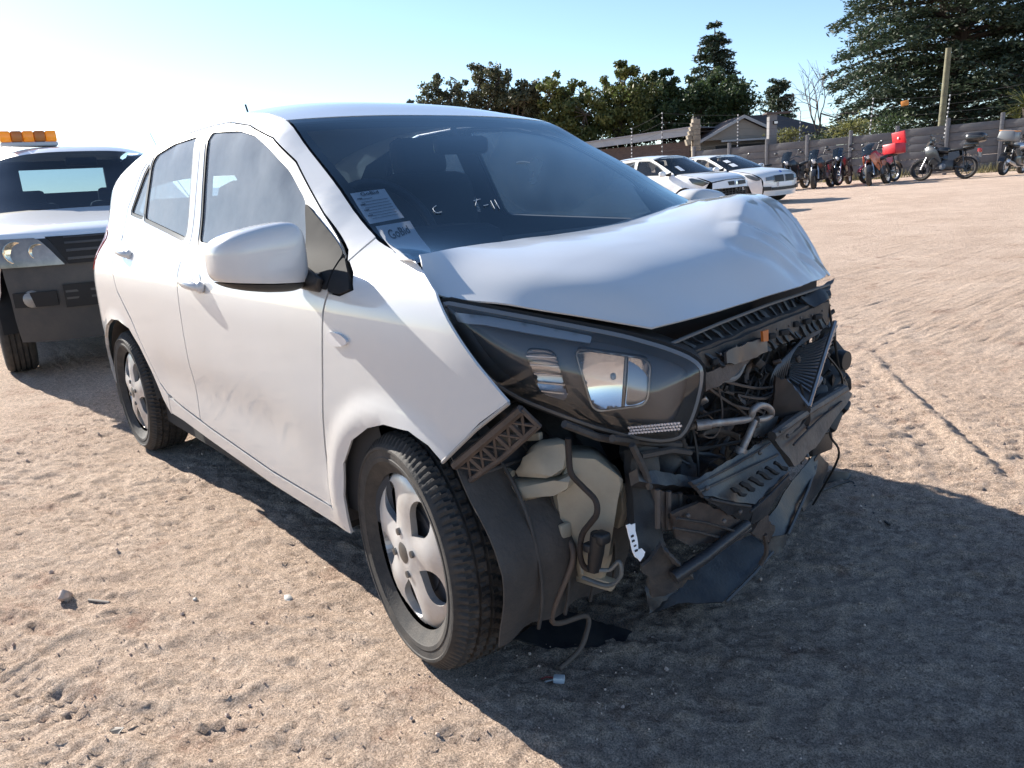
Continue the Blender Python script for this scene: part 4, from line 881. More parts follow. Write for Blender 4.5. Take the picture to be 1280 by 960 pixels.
mb = MB(); mb.tube([(0.4376, -0.58, 0.411), (0.4287, -0.58, 0.3681), (0.4196, -0.58, 0.3243)], [.017, .017, .014], 12); mb.rbox((0.4181, -0.59, 0.3791), (.02, .02, .02), .004); mb.rbox((0.4465, -0.58, 0.4067), (.03, .03, .025), .006); part(mb, 'washer_pump', BLACKPL, 50)
mb = MB(); mb.tube(ease([(0.4268, -0.58, 0.3269), (0.4469, -0.56, 0.3265), (0.4656, -0.55, 0.3479), (0.4689, -0.55, 0.316), (0.4407, -0.56, 0.2869), (0.3846, -0.58, 0.2924)], 5), .005, 6); part(mb, 'washer_hose', M('clear_hose', (.16, .16, .15), .4), 60)
mb = MB(); mb.rbox((0.3359, -0.58, 0.3874), (.012, .03, .035), .004); part(mb, 'hose_clip', CREAM, 40)
mb = MB(); mb.tube(ease([(0.3291, -0.57, 0.3646), (0.3569, -0.58, 0.3243), (.30, -.60, .16), (0.2581, -0.4507, 0.09), (0.2724, -0.47, 0.05), (0.2728, -0.4994, 0.02), (0.277, -0.5652, 0.008)], 7), .0065, 8); part(mb, 'torn_cable', RUSTC, 60)

# small torn pieces, clips and wires filling the gap between the beams
CRUMPLE = 0.
fr_x = lambda y: .436 - .14 * y
TORN = [DUSTPL, BLACKPL, BLUEPL, BROWNPL, DUSTPL, BLACKPL, GREYPL]
def torn(c, L, wd, nrm, mt, par=None):
    n = np.array(nrm, float); n /= np.linalg.norm(n); u = np.cross(n, rng.normal(size=3)); u /= np.linalg.norm(u); w = np.cross(n, u); k1, k2 = rng.uniform(-1.2, 1.2), rng.uniform(-.8, .8); P = []
    for a in np.linspace(-.5, .5, 8):
        ww = wd * rng.uniform(.6, 1.1); th = k2 * a; uu = u; wv = w * math.cos(th) + n * math.sin(th)
        P.append([np.array(c) + uu * L * a + wv * ww * b + n * (k1 * a * a * L + .15 * wd * math.cos(b * 6)) for b in (-.5, -.2, .2, .5)])
    return part(MB().sheet(np.array(P), .003), 'torn_bracket', mt, 40)
for i in range(230):
    y = rng.uniform(-.40, .56); zlo = .30 + .10 * max(0, y); z = rng.uniform(zlo, .72 - .05 * abs(y)); off = rng.uniform(-.12, -.01)
    if y < -.1 and z > .55: off -= .06
    torn((fr_x(y) + off, y, z), rng.uniform(.02, .09), rng.uniform(.005, .026), V(.8, -.35, .3) + rng.normal(0, .45, 3), TORN[i % 7])
for i in range(60):                                      # ragged ends on the far corner and along the lower edge
    y = rng.uniform(.38, .58); z = rng.uniform(.34, .70); torn((fr_x(y) + rng.uniform(-.16, -.03), y, z), rng.uniform(.03, .09), rng.uniform(.01, .035), V(.7, .1, .3) + rng.normal(0, .6, 3), TORN[i % 7])
for i in range(22):
    y = rng.uniform(-.35, .6); z = rng.uniform(.34, .70); c = V(fr_x(y) + rng.uniform(-.04, .02), y, z)
    part(MB().rbox(c, rng.uniform(.008, .022, 3), .003, tuple(rng.uniform(-1, 1, 3))), 'broken_clip', [STEEL, BLACKPL, BROWNPL, GREYPL][i % 4], 40)
for i in range(34):
    y0, y1 = rng.uniform(-.35, .55, 2); z0, z1 = rng.uniform(.40, .72, 2); a = V(fr_x(y0) - .05, y0, z0); b = V(fr_x(y1) - .05, y1, z1); m_ = (a + b) / 2 + V(rng.uniform(.0, .05), 0, -rng.uniform(.02, .12))
    part(MB().tube(ease([a, (a + m_) / 2 + rng.normal(0, .015, 3), m_, (b + m_) / 2 + rng.normal(0, .015, 3), b], 5), rng.uniform(.002, .0045), 5), 'loose_wire', [CABLE, CABLE, RUSTC][i % 3], 60)

# ribs and bolts on the big plates
for a, b in (((0.5496, -0.4079, 0.4964), (0.4905, -0.036, 0.4772)), ((0.5642, -0.4113, 0.4891), (0.5114, -0.0339, 0.4528)), ((0.5802, -0.3954, 0.4709), (0.5853, -0.259, 0.4122)), ((0.575, -0.2427, 0.3906), (0.5534, -0.0527, 0.4156)), ((0.557, -0.4752, 0.448), (0.5791, -0.3084, 0.3688)), ((0.5527, -0.4802, 0.4273), (0.5667, -0.3426, 0.3619)), ((0.5047, -0.0147, 0.5033), (0.4221, 0.431, 0.4927)), ((0.5103, 0.039, 0.4576), (0.4309, 0.4254, 0.467))):
    a, b = np.array(a), np.array(b); part(MB().tube([a, (a + b) / 2 + rng.normal(0, .002, 3), b], .0032, 6), 'rib', DUSTPL, 60)
for c in ((0.5646, -0.3849, 0.4881), (0.5172, -0.1186, 0.4814), (0.5857, -0.3558, 0.4094), (0.557, -0.439, 0.4412), (0.4953, 0.0376, 0.4776), (0.4495, 0.2924, 0.4937), (0.4778, 0.1627, 0.4635), (0.582, -0.2927, 0.4092)): part(MB().ell(c, (.010, .012, .012), 8, 6), 'bolt', BEAMM, 60)

# ---------------------------------------------------------------- ground
def vnoise(x, y, s, seed):
    r = np.random.default_rng(seed); T = r.random((256, 256)); x = x / s; y = y / s
    xi = np.floor(x).astype(int); yi = np.floor(y).astype(int); fx = x - xi; fy = y - yi; fx = fx * fx * (3 - 2 * fx); fy = fy * fy * (3 - 2 * fy)
    g = lambda a, b: T[a & 255, b & 255]
    return (g(xi, yi) * (1 - fx) + g(xi + 1, yi) * fx) * (1 - fy) + (g(xi, yi + 1) * (1 - fx) + g(xi + 1, yi + 1) * fx) * fy - .5
def axis(a, b, h, far, gr):
    c = list(np.arange(a, b, h)); d = h; x = c[-1]
    while x < far: d *= gr; x += d; c.append(x)
    d = h; x = a
    while x > -far: d *= gr; x -= d; c.insert(0, x)
    return np.array(c)
gx = axis(-3.4, 1.7, .0125, 900, 1.055); gy = axis(-2.2, 2.2, .0125, 900, 1.055)
X, Y = np.meshgrid(gx, gy, indexing='ij')
near = np.clip(1 - (np.hypot(X + .5, Y) - 3.2) / 14, .0, 1)
def tread(X, Y, x0, y0, ang, w, pitch, amp):
    """one tyre print: blocks pressed into the sand"""
    c, s = math.cos(ang), math.sin(ang); u = (X - x0) * c + (Y - y0) * s; v = -(X - x0) * s + (Y - y0) * c
    k = np.clip((w / 2 - np.abs(v)) / .02, 0, 1); b = np.maximum(0, np.sin(2 * math.pi * (u / pitch + np.abs(v) / w * 1.2))) ** .6
    return -amp * k * (.5 + b) + amp * .8 * np.exp(-((np.abs(v) - w / 2 - .015) / .02) ** 2)
wx = X + .05 * vnoise(X, Y, .31, 21); wy = Y + .05 * vnoise(X, Y, .27, 22)
ca, sa = math.cos(.5), math.sin(.5); U = wx * ca + wy * sa; Vv = -wx * sa + wy * ca
rough = .45 + 1.1 * np.clip(vnoise(X, Y, .6, 17) + .5, 0, 1)
bil = lambda s_, k_: .25 - np.abs(vnoise(wx, wy, s_, k_))                # billowy lumps with sharp creases between them
Z = .014 * vnoise(X, Y, .9, 1) + .006 * vnoise(wx, wy, .33, 2) + .004 * vnoise(wx, wy, .13, 3) + rough * (.003 * bil(.085, 4) + .0045 * bil(.042, 5) + .006 * vnoise(wx, wy, .022, 15) + .0062 * (rng.random(X.shape) - .5))
rid = 1 - 2 * np.abs(vnoise(U, Vv * 2.6, .16, 6)); Z += .017 * np.clip(rid - .45, 0, 1) * (.4 + vnoise(X, Y, .8, 7) + .5)
rid = 1 - 2 * np.abs(vnoise(U * 1.5, Vv * 3.5, .10, 8)); Z += .010 * np.clip(rid - .45, 0, 1)
pit = np.clip(vnoise(wx, wy, .11, 9) - .22, 0, 1); Z -= .010 * pit * np.clip(vnoise(X, Y, .7, 10) + .4, 0, 1)
msk = np.clip(vnoise(X, Y, .8, 11) * 3 + .4, 0, 1)
for (x0, y0, a, w, p, am) in ((-.6, -1.25, .15, .16, .045, .006), (-1.2, -1.6, .12, .17, .05, .006), (.1, -1.1, .6, .15, .04, .006), (-.9, -1.05, -.25, .15, .05, .005), (-.5, -1.55, .16, .17, .05, .007), (-1.6, -1.15, .1, .16, .045, .006), (.5, 1.5, 2.42, .19, .06, .007), (-.4, -1.45, .55, .11, .03, .006), (0, 1.75, 2.45, .17, .06, .009), (-.4, 1.35, 2.5, .17, .06, .006), (.7, .5, 2.3, .18, .05, .004), (.9, -.4, 2.2, .18, .05, .004)):
    Z += tread(X, Y, x0, y0, a, w, p, am) * msk * np.clip(1 - np.hypot(X - x0, Y - y0) / 1.8, 0, 1)
# a narrow rut running away on the right
pa, pb = np.array((-0.723, 2.9968, 0)[:2]), np.array((0.5941, 1.3308, 0)[:2]); ab = pb - pa; L = np.linalg.norm(ab); t = ((X - pa[0]) * ab[0] + (Y - pa[1]) * ab[1]) / L / L
d = ((X - pa[0]) * ab[1] - (Y - pa[1]) * ab[0]) / L + .03 * vnoise(X, Y, .5, 31); k = np.clip(np.minimum(t + .1, 1.1 - t) / .2, 0, 1)
Z += k * (-.010 * np.exp(-(d / .018) ** 2) + .012 * np.exp(-((d - .05) / .03) ** 2))
# tyres sit in slight hollows
for tx, ty in ((0, -.7), (-2.4, -.7), (0, .7), (-2.4, .7)): Z -= (Z + .004) * np.exp(-(((X - tx) / .22) ** 2 + ((Y - ty) / .16) ** 2))
Z = Z * near + (1 - near) * .05 * vnoise(X, Y, 3.1, 12) * np.clip((np.hypot(X, Y) - 4) / 8, 0, 1) + ground_z(X, Y)
GM = bpy.data.materials.new('dry_dirt'); GM.use_nodes = True; nt = GM.node_tree; bs = nt.nodes['Principled BSDF']; bs.inputs['Roughness'].default_value = .95; bs.inputs['Specular IOR Level'].default_value = .15
tc = nt.nodes.new('ShaderNodeTexCoord')
def nz(scale, det=6, ro=.6, vec=None):
    n = nt.nodes.new('ShaderNodeTexNoise'); n.inputs['Scale'].default_value = scale; n.inputs['Detail'].default_value = det; n.inputs['Roughness'].default_value = ro
    nt.links.new(vec or tc.outputs['Object'], n.inputs['Vector']); return n.outputs['Fac']
def ramp(fac, a, ca_, b, cb_):
    r = nt.nodes.new('ShaderNodeValToRGB'); e = r.color_ramp.elements; e[0].position = a; e[1].position = b; e[0].color = (*ca_, 1); e[1].color = (*cb_, 1); nt.links.new(fac, r.inputs['Fac']); return r.outputs['Color']
def mixc(f, a, b, mode='MIX'):
    m = nt.nodes.new('ShaderNodeMix'); m.data_type = 'RGBA'; m.blend_type = mode
    if isinstance(f, float): m.inputs[0].default_value = f
    else: nt.links.new(f, m.inputs[0])
    nt.links.new(a, m.inputs[6]); nt.links.new(b, m.inputs[7]); return m.outputs[2]
c1 = ramp(nz(1.3, 8, .65), .38, (.73, .585, .475), .62, (.62, .48, .38))
c2 = ramp(nz(4.5, 8, .7), .56, (0, 0, 0), .70, (1, 1, 1)); red = ramp(nz(30, 4), .3, (.40, .26, .20), .7, (.50, .35, .27))
col = mixc(c2, c1, red)
c3 = ramp(nz(260, 3, .8), .40, (.58, .55, .53), .60, (1.46, 1.45, 1.44)); col = mixc(1.0, col, c3, 'MULTIPLY')
c4 = ramp(nz(48, 6, .75), .38, (.74, .71, .69), .62, (1.18, 1.18, 1.17)); col = mixc(1.0, col, c4, 'MULTIPLY')
vo = nt.nodes.new('ShaderNodeTexVoronoi'); vo.inputs['Scale'].default_value = 210; nt.links.new(tc.outputs['Object'], vo.inputs['Vector'])
peb = ramp(vo.outputs['Distance'], .10, (.55, .47, .40), .22, (0, 0, 0)); sel = ramp(nz(55, 2), .60, (0, 0, 0), .66, (1, 1, 1)); 
col = mixc(sel, col, mixc(ramp(vo.outputs['Distance'], .12, (1, 1, 1), .2, (0, 0, 0)), col, peb))
nt.links.new(col, bs.inputs['Base Color'])
h = nt.nodes.new('ShaderNodeMath'); h.operation = 'ADD'; nt.links.new(nz(130, 6, .8), h.inputs[0])
h2 = nt.nodes.new('ShaderNodeMath'); h2.operation = 'MULTIPLY'; h2.inputs[1].default_value = .9; nt.links.new(nz(24, 5, .7), h2.inputs[0]); nt.links.new(h2.outputs[0], h.inputs[1])
bp_ = nt.nodes.new('ShaderNodeBump'); bp_.inputs['Strength'].default_value = 1.0; bp_.inputs['Distance'].default_value = .03; nt.links.new(h.outputs[0], bp_.inputs['Height']); nt.links.new(bp_.outputs['Normal'], bs.inputs['Normal'])
a, b = X.shape; idx = np.arange(a * b).reshape(a, b); Fq = np.stack([idx[:-1, :-1], idx[1:, :-1], idx[1:, 1:], idx[:-1, 1:]], -1).reshape(-1, 4)
me = bpy.data.meshes.new('dirt_ground'); me.vertices.add(a * b); me.vertices.foreach_set('co', np.stack([X, Y, Z], -1).astype(np.float32).ravel())
me.loops.add(Fq.size); me.polygons.add(len(Fq)); me.loops.foreach_set('vertex_index', Fq.astype(np.int32).ravel()); me.polygons.foreach_set('loop_start', np.arange(0, Fq.size, 4, dtype=np.int32)); me.polygons.foreach_set('use_smooth', np.ones(len(Fq), bool)); me.update(); me.validate()
me.materials.append(GM); go = bpy.data.objects.new('dirt_ground', me); COL.objects.link(go); tag(go, kind='structure')
def zat(x, y):
    i = np.clip(np.searchsorted(gx, x), 1, len(gx) - 1); j = np.clip(np.searchsorted(gy, y), 1, len(gy) - 1); return Z[i, j]
# grit and small clods
PEB = M('grit', (.66, .52, .42), .9, col2=(.46, .32, .25), vscale=30); mb = MB()
def clod(mb, x, y, s, n=6):
    c = V(x, y, float(zat(x, y)) + s * .25); P = [];
    for i, (z, r) in enumerate(((-.5, .6), (0, 1.), (.45, .65))):
        for k in range(n): t = 2 * math.pi * k / n + i * .5; rr = s * r * rng.uniform(.7, 1.15) * .6; P.append(c + V(rr * math.cos(t), rr * math.sin(t), z * s * .8 * rng.uniform(.7, 1.2)))
    P.append(c + V(0, 0, s * .55)); F = []
    for i in range(2):
        for k in range(n): F.append((i * n + k, i * n + (k + 1) % n, (i + 1) * n + (k + 1) % n, (i + 1) * n + k))
    F += [(2 * n + k, 2 * n + (k + 1) % n, 3 * n) for k in range(n)]; mb.add(P, F)
for i in range(11000):
    r = abs(rng.normal(0, 1)); x, y = rng.uniform(-3.2, 1.6), rng.uniform(-2.1, 2.1)
    if vnoise(np.array([x]), np.array([y]), .45, 51)[0] < rng.uniform(-.4, .35): continue
    clod(mb, x, y, min(.022, rng.uniform(.002, .005) + (rng.random() < .035) * rng.uniform(.003, .010)), 5)
g = mb.build('grit', PEB, None, 0); tag(g, 'loose grit and small clods scattered over the dry dirt', kind='stuff')
STONE = M('pale_stone', (.55, .52, .48), .8, var=.3, vscale=40)
def stone(px, lab, s=(.03, .02, .012), mt=STONE, nm='stone', cat='stone'):
    x, y = px[:2]; mb = MB(); clod(mb, 0, 0, s[0] * 1.3, 7); z0 = float(zat(0, 0)); mb.v = [(a, b * s[1] / s[0], (c - z0) * s[2] / s[0] * 1.4) for a, b, c in mb.v]
    o = mb.build(nm, mt, None, 30, (x, y, float(zat(x, y)))); tag(o, lab, cat, 'bits lying on the dirt'); return o
stone((-0.5148, -0.8893, 0), 'flat pale stone flake lying on the dirt nearest the front wheel shadow', (.030, .018, .006))
stone((-0.7042, -1.0908, 0), 'small white pebble on bare dirt left of the pale flake', (.014, .009, .006))
stone((-1.0153, -1.3727, 0), 'brown clod beside the left tyre prints in the foreground dirt', (.030, .026, .022), PEB, 'clod', 'clod')
mb = MB(); p = V(*(-0.927, -1.3, 0)); mb.tube([(-.035, -.02, .004), (0, 0, .006), (.03, .022, .004)], .004, 6); o = mb.build('twig', M('pale_twig', (.45, .38, .3), .8), None, 40, tuple(p + V(0, 0, float(zat(p[0], p[1]))))); tag(o, 'short pale twig lying beside the brown clod', 'twig', 'bits lying on the dirt')
# scrap of metal foil and a dead leaf, lower left
p = V(*(-0.2582, -1.4096, 0)); p[2] = float(zat(p[0], p[1])); mb = MB()
mb.plate([(-.02, .0, .002), (.0, -.014, .012), (.02, -.004, .004), (.007, .015, .008)], .002); mb.plate([(-.010, .018, .004), (-.005, .018, .008), (-.012, .04, .008), (-.017, .039, .004)], .0015)
o = mb.build('foil_scrap', M('dull_scrap', (.20, .17, .145), .7, var=.5, vscale=60), None, 20, tuple(p)); tag(o, 'crumpled dark scrap with a pale sliver on the dirt in the foreground corner', 'scrap')
# torn-off plug lying in the shadow
p = V(*(0.3039, -0.5911, 0)); p[2] = float(zat(p[0], p[1])); t = thing('loose_plug', 'small white plug with cut red and grey wires on the shaded ground', 'plug', tuple(p), .7)
MB().rbox((0, 0, .008), (.026, .018, .014), .002).build('plug_body', M('white_plug_plastic', (.55, .58, .60), .5), t, 30); mb = MB(); mb.tube([(-.012, .004, .008), (-.03, .008, .006), (-.042, .002, .004)], .002, 5); mb.build('cut_wire', M('red_wire', (.30, .06, .05), .5), t, 40)
mb = MB(); mb.tube([(-.012, -.004, .008), (-.026, -.010, .008), (-.036, -.014, .004)], .002, 5); mb.build('cut_wire', M('grey_wire', (.3, .3, .3), .5), t, 40)

# ---------------------------------------------------------------- other cars: one builder, different outlines
def strip_car(root, sp, paint, mats):
    """body from an outline: sp['edge'] = (x, half width, z at the edge, x at the middle, z at the middle) from the nose over the roof to the tail;
    sp['prof'] = inward offset of the flanks by height; panels, windows and wheels by side-view polygons"""
    E_ = np.array(sp['edge'], float); n = len(E_); s = np.arange(n, dtype=float)
    fx, fw_, fz, cx, cz = [pch(s, E_[:, i]) for i in range(5)]
    prof = pch(*zip(*sp['prof'])); plan = pch(*zip(*sp['plan']))
    up = E_[np.argsort(E_[:, 0])]
    def Wc(x, z):
        w = plan(x) + prof(z)
        for hx in sp['axles']:
            r = np.hypot(x - hx, z - sp['R']); w = w + .018 * np.clip(1 - np.abs(r - sp['R'] * 1.16) / .07, 0, 1)
        return w
    side = lambda sd, off=0.: (lambda x, z: np.stack([x, -sd * (Wc(x, z) + off), z], -1))
    def top(s0, s1, v0=-1, v1=1, ns=None, nv=17, lift=0.):
        A, B = np.meshgrid(np.linspace(s0, s1, ns or max(4, int((s1 - s0) * 5))), np.linspace(v0, v1, nv), indexing='ij')
        ze = fz(A); xe = fx(A); ye = Wc(xe, ze); ye = np.minimum(ye, fw_(A)); k = 1 - np.abs(B) ** sp.get('crown', 2.6)
        return np.stack([xe + (cx(A) - xe) * k, B * ye, ze + (cz(A) - ze) * k + lift], -1)
    for nm, s0, s1, mt in sp['strips']: MB().grid(top(s0, s1), flip=False).build(nm, mats.get(nm, paint) if mt is None else mt, root, 40)
    holes = [rnd(q, .03) for q in sp['windows']]
    for sd in (1, -1):
        for nm, poly in sp['panels']:
            mb = MB(); hs = [h for h in holes if inpoly(np.array([np.mean(h, 0)]), np.array(poly))[0]]
            surf_panel(mb, inset(poly, .004), [inset(h, -.012) for h in hs], .07, side(sd), .03, flip=sd < 0); p = mb.build(nm, mats.get(nm, paint), root, 30)
            for h in hs:
                mb = MB(); surf_panel(mb, h, [], .12, side(sd, -.012), 0, flip=sd < 0); mb.build('side_window', SIDEGLASS_FAR, p, 60)
                mb = MB(); surf_panel(mb, inset(h, -.02), [h], .1, side(sd, .001), .012, flip=sd < 0); mb.build('window_frame', SEAL, p, 30)
        lq = [q for q in sp['lining']]; mb = MB(); surf_panel(mb, lq, [inset(h, -.004) for h in holes], .12, side(sd, -.05), 0, flip=sd < 0); mb.build('inner_lining', DARK, root, 0)
    MB().box(((sp['axles'][0] + sp['axles'][1]) / 2, 0, sp['floor']), (abs(sp['axles'][0] - sp['axles'][1]) + .2, sp['w'] * .62, .10)).build('underbody', DARK, root, 0)
    for i, ax in enumerate(sp['axles']):
        for sd in (1, -1):
            P = [[(ax + sp['R'] * 1.12 * math.cos(t), -sd * y, sp['R'] + sp['R'] * 1.12 * math.sin(t)) for y in (sp['w'] * .25, sp['w'] * .48)] for t in np.linspace(-.1, math.pi + .1, 14)]
            MB().grid(P).build('wheel_arch_liner', DARK, root, 60)
            R_ = rot_m(0, 0, 0 if sd > 0 else math.pi) @ np.eye(3); pos = (ax, -sd * (sp['w'] / 2 - .115), sp['R'])
            tw = tyre_mb(sp['R'], sp['R'] * .66, .20, 48, True, False).xf(R_, pos).build('wheel', RUBBER, root, 40)
            rm = MB(); rr = sp['R'] * .66
            rm.lathe([(rr, -.09), (rr * .93, -.095), (rr * .90, -.06), (rr * .88, .02), (.001, .02)], 28)
            for k in range(5):
                t = k * 2 * math.pi / 5 + .3
                for o in (-.14, .14): rm.plate([(.03 * math.cos(t), -.085, .03 * math.sin(t)), (rr * .95 * math.cos(t + o - .05), -.09, rr * .95 * math.sin(t + o - .05)), (rr * .95 * math.cos(t + o + .05), -.09, rr * .95 * math.sin(t + o + .05))], .02)
            rm.lathe([(.001, -.10), (.05, -.095), (.055, -.06)], 14); rm.xf(R_, pos).build('rim', sp.get('rimmat', ALLOY), tw, 40)
    for y in (-.36, .36):
        s_ = MB().rbox((sp['seat'], y, .62), (.5, .48, .18), .05).build('front_seat', FABRIC, root, 50)
        MB().rbox((sp['seat'] - .30, y, .93), (.16, .46, .6), .06, (0, -.2, 0)).build('backrest', FABRIC, s_, 50); MB().rbox((sp['seat'] - .40, y, 1.27), (.10, .26, .16), .04).build('headrest', FABRIC, s_, 50)
    MB().rbox((sp['seat'] + .85, 0, .86), (.5, sp['w'] * .74, .2), .06).build('dashboard', DARK, root, 40)
    return side, top, Wc
SIDEGLASS_FAR = glass_mat('car_window_glass', (.40, .45, .48), 1.5, dust=.06, dcol=(.5, .5, .5)); WS_FAR = glass_mat('far_windscreen', (.42, .52, .60), 1.55, dust=.03, dcol=(.4, .5, .6))
def car_mirror(root, x, y, z, mt):
    for sd in (1, -1):
        a = MB(); a.ell((x, -sd * (y + .12), z), (.12, .21, .14), 16, 10, 2.8); m_ = a.build('door_mirror', mt, root, 60)
        b = MB(); b.plate([(x + .02, -sd * (y + .04), z - .05), (x + .14, -sd * (y - .02), z - .06), (x + .16, -sd * (y - .02), z + .04), (x + .02, -sd * (y + .03), z - .01)], .03); b.build('mirror_foot', BLACKPL, m_, 30)
def flush(root, name, mt, side, poly, off=.006, h=.04, depth=.012, parent=None):
    for sd in (1, -1):
        mb = MB(); surf_panel(mb, rnd(poly, .02, 3), [], h, side(sd, off), depth, flip=sd < 0); mb.build(name, mt, parent or root, 40)
# body outline shared by the two parked cars: hatch (x from the front axle)
def arch(ax, R, a0=180, a1=0, n=9): return [(ax + R * math.cos(math.radians(a)), R / 1.14 * 1.0 + R * math.sin(math.radians(a))) for a in np.linspace(a0, a1, n)]

# --- white hatchback with its front bumper missing
R_ = .31; A_ = [(a, b) for a, b in arch(-2.59, .36)]; F_ = [(a, b) for a, b in arch(0, .36)]
hatch = dict(R=R_, axles=(0, -2.59), w=1.72, floor=.26, seat=-1.35, crown=2.6,
  plan=[(-3.30, .55), (-3.15, .70), (-2.9, .79), (-2.3, .85), (-.9, .855), (0, .84), (.3, .81), (.55, .74), (.72, .62), (.82, .45)],
  prof=[(.15, -.08), (.3, -.03), (.55, 0), (.78, -.004), (.92, -.035), (1.0, -.095), (1.2, -.17), (1.38, -.245), (1.46, -.33)],
  edge=[(.80, .56, .45, .86, .44), (.78, .60, .62, .84, .64), (.66, .9, .76, .78, .80), (.30, .9, .90, .46, .93), (-.28, .76, .985, -.10, 1.00), (-.36, .75, 1.00, -.06, 1.005), (-.75, .66, 1.20, -.58, 1.27), (-1.18, .59, 1.40, -1.02, 1.455),
        (-1.9, .58, 1.445, -1.9, 1.50), (-2.6, .57, 1.40, -2.6, 1.465), (-2.98, .56, 1.30, -3.02, 1.37), (-3.02, .56, 1.27, -3.06, 1.34), (-3.24, .62, 1.0, -3.34, 1.0), (-3.30, .66, .6, -3.42, .6), (-3.26, .66, .3, -3.38, .3)],
  strips=[('bonnet', 2.0, 4.0, None), ('windscreen', 5.0, 7.0, WS_FAR), ('cowl_panel', 4.0, 5.0, DARK), ('roof', 7.0, 10.0, None), ('tailgate', 10.0, 13.0, None), ('rear_bumper', 13.0, 14.0, None)],
  windows=[[(-.62, 1.0), (-1.62, 1.02), (-1.62, 1.37), (-1.25, 1.35), (-.95, 1.22)], [(-1.74, 1.02), (-2.42, 1.06), (-2.42, 1.33), (-1.74, 1.37)], [(-2.50, 1.07), (-2.74, 1.12), (-2.52, 1.30)]],
  panels=[('front_fender', [(.62, .76), (.30, .905), (-.28, .985), (-.34, .95), (-.40, .80), (-.42, .30), (-.36, .25)] + F_[1:-1] + [(.36, .30), (.50, .32), (.52, .60)]),
          ('front_door', [(-.40, .30), (-.39, .80), (-.33, .95), (-.40, 1.02), (-.78, 1.215), (-1.18, 1.40), (-1.68, 1.43), (-1.68, .30)]),
          ('rear_door', [(-1.68, .30), (-1.68, 1.43), (-2.3, 1.42), (-2.6, 1.36), (-2.80, 1.12), (-2.72, .95), (-2.5, .78), (-2.26, .55), (-2.20, .30)]),
          ('rear_quarter', [(-2.20, .27)] + [(-2.26, .55), (-2.5, .78), (-2.72, .95), (-2.80, 1.12), (-2.6, 1.36), (-2.6, 1.405), (-2.98, 1.30), (-3.24, 1.0), (-3.30, .6), (-3.26, .3), (-2.98, .28)] + [(a, b) for a, b in A_ if b > .28]),
          ('sill', [(-.40, .22), (-.40, .30), (-2.20, .30), (-2.20, .24)])],
  lining=[(-.3, .3), (-.3, .95), (-.75, 1.19), (-1.2, 1.38), (-1.9, 1.42), (-2.55, 1.37), (-2.9, 1.1), (-2.95, .7), (-2.5, .72), (-2.2, .6), (-2.2, .3)])
HD = lambda al: GR * math.cos(math.radians(al)) - GD * math.sin(math.radians(al))
def place(root, xy, heading, dz=0.):
    root.location = (xy[0], xy[1], float(ground_z(xy[0], xy[1])) + dz); root.rotation_euler[2] = math.atan2(heading[1], heading[0])
    e = .5; gx_ = (ground_z(xy[0] + e, xy[1]) - ground_z(xy[0] - e, xy[1])) / (2 * e); gy_ = (ground_z(xy[0], xy[1] + e) - ground_z(xy[0], xy[1] - e)) / (2 * e)
    nrm = Vector((-float(gx_), -float(gy_), 1)).normalized(); q = nrm.to_track_quat('Z', 'Y')
    up_ = Matrix.Rotation(math.atan2(heading[1], heading[0]), 4, 'Z'); tilt = Vector((0, 0, 1)).rotation_difference(nrm).to_matrix().to_4x4()
    root.matrix_world = Matrix.Translation(root.location) @ tilt @ up_
clio = thing('parked_hatchback', 'white hatchback without its front bumper, parked beside the white saloon', 'car', group='white cars parked in the yard')
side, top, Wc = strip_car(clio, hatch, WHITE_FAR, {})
flush(clio, 'headlamp', M('dark_headlamp', (.03, .035, .04), .12, coat=1), side, [(.62, .745), (.46, .82), (.20, .885), (.10, .88), (.22, .76), (.48, .68)], .01)
flush(clio, 'door_handle', BLACKPL, side, [(-1.45, .89), (-1.62, .90), (-1.62, .93), (-1.45, .92)], .012, .03)
flush(clio, 'side_moulding', BLACKPL, side, [(-.50, .575), (-.66, .585), (-.66, .615), (-.50, .605)], .008, .03)
car_mirror(clio, -.60, .80, 1.02, WHITE_FAR)
mb = MB(); mb.rbox((.66, 0, .44), (.08, 1.25, .12), .02); mb.box((.55, 0, .66), (.06, 1.1, .16)); mb.build('crash_bar', DARK, clio, 30)
mb = MB()
for i in range(9): mb.box((.73, -.52 + i * .13, .50), (.02, .02, .20))
for i in range(4): mb.box((.725, 0, .42 + i * .055), (.02, 1.1, .012))
mb.build('lower_grille', BLACKPL, clio, 0)
MB().plate([(.70, -.70, .60), (.84, -.28, .60), (.84, .28, .60), (.72, .64, .58), (.70, .64, .72), (.80, .28, .78), (.80, -.28, .78), (.68, -.66, .74)], .03, bev=.006).build('front_panel', WHITE_FAR, clio, 30)
MB().plate([(.835, -.26, .66), (.86, -.08, .66), (.85, -.08, .75), (.82, -.28, .745)], .02).build('grille_opening', BLACKPL, clio, 30); MB().plate([(.86, .10, .66), (.83, .40, .66), (.82, .38, .745), (.85, .10, .75)], .02).build('grille_opening', BLACKPL, clio, 30)
MB().plate([(.862, 0, .64), (.866, .035, .70), (.858, 0, .76), (.866, -.035, .70)], .012, bev=.003).build('diamond_badge', CHROME, clio, 30)
MB().plate([(.66, -.66, .56), (.74, -.40, .56), (.74, -.40, .63), (.66, -.66, .63)], .04).build('bumper_mount', BLACKPL, clio, 30)
for v0 in (-.72, -.80): 
    P_ = top(5.35, 5.75, v0 - .06, v0 + .06, 3, 3, lift=.012); MB().sheet(P_, .002).build('windscreen_notice', PAPER, clio, 60) if v0 == -.72 else None

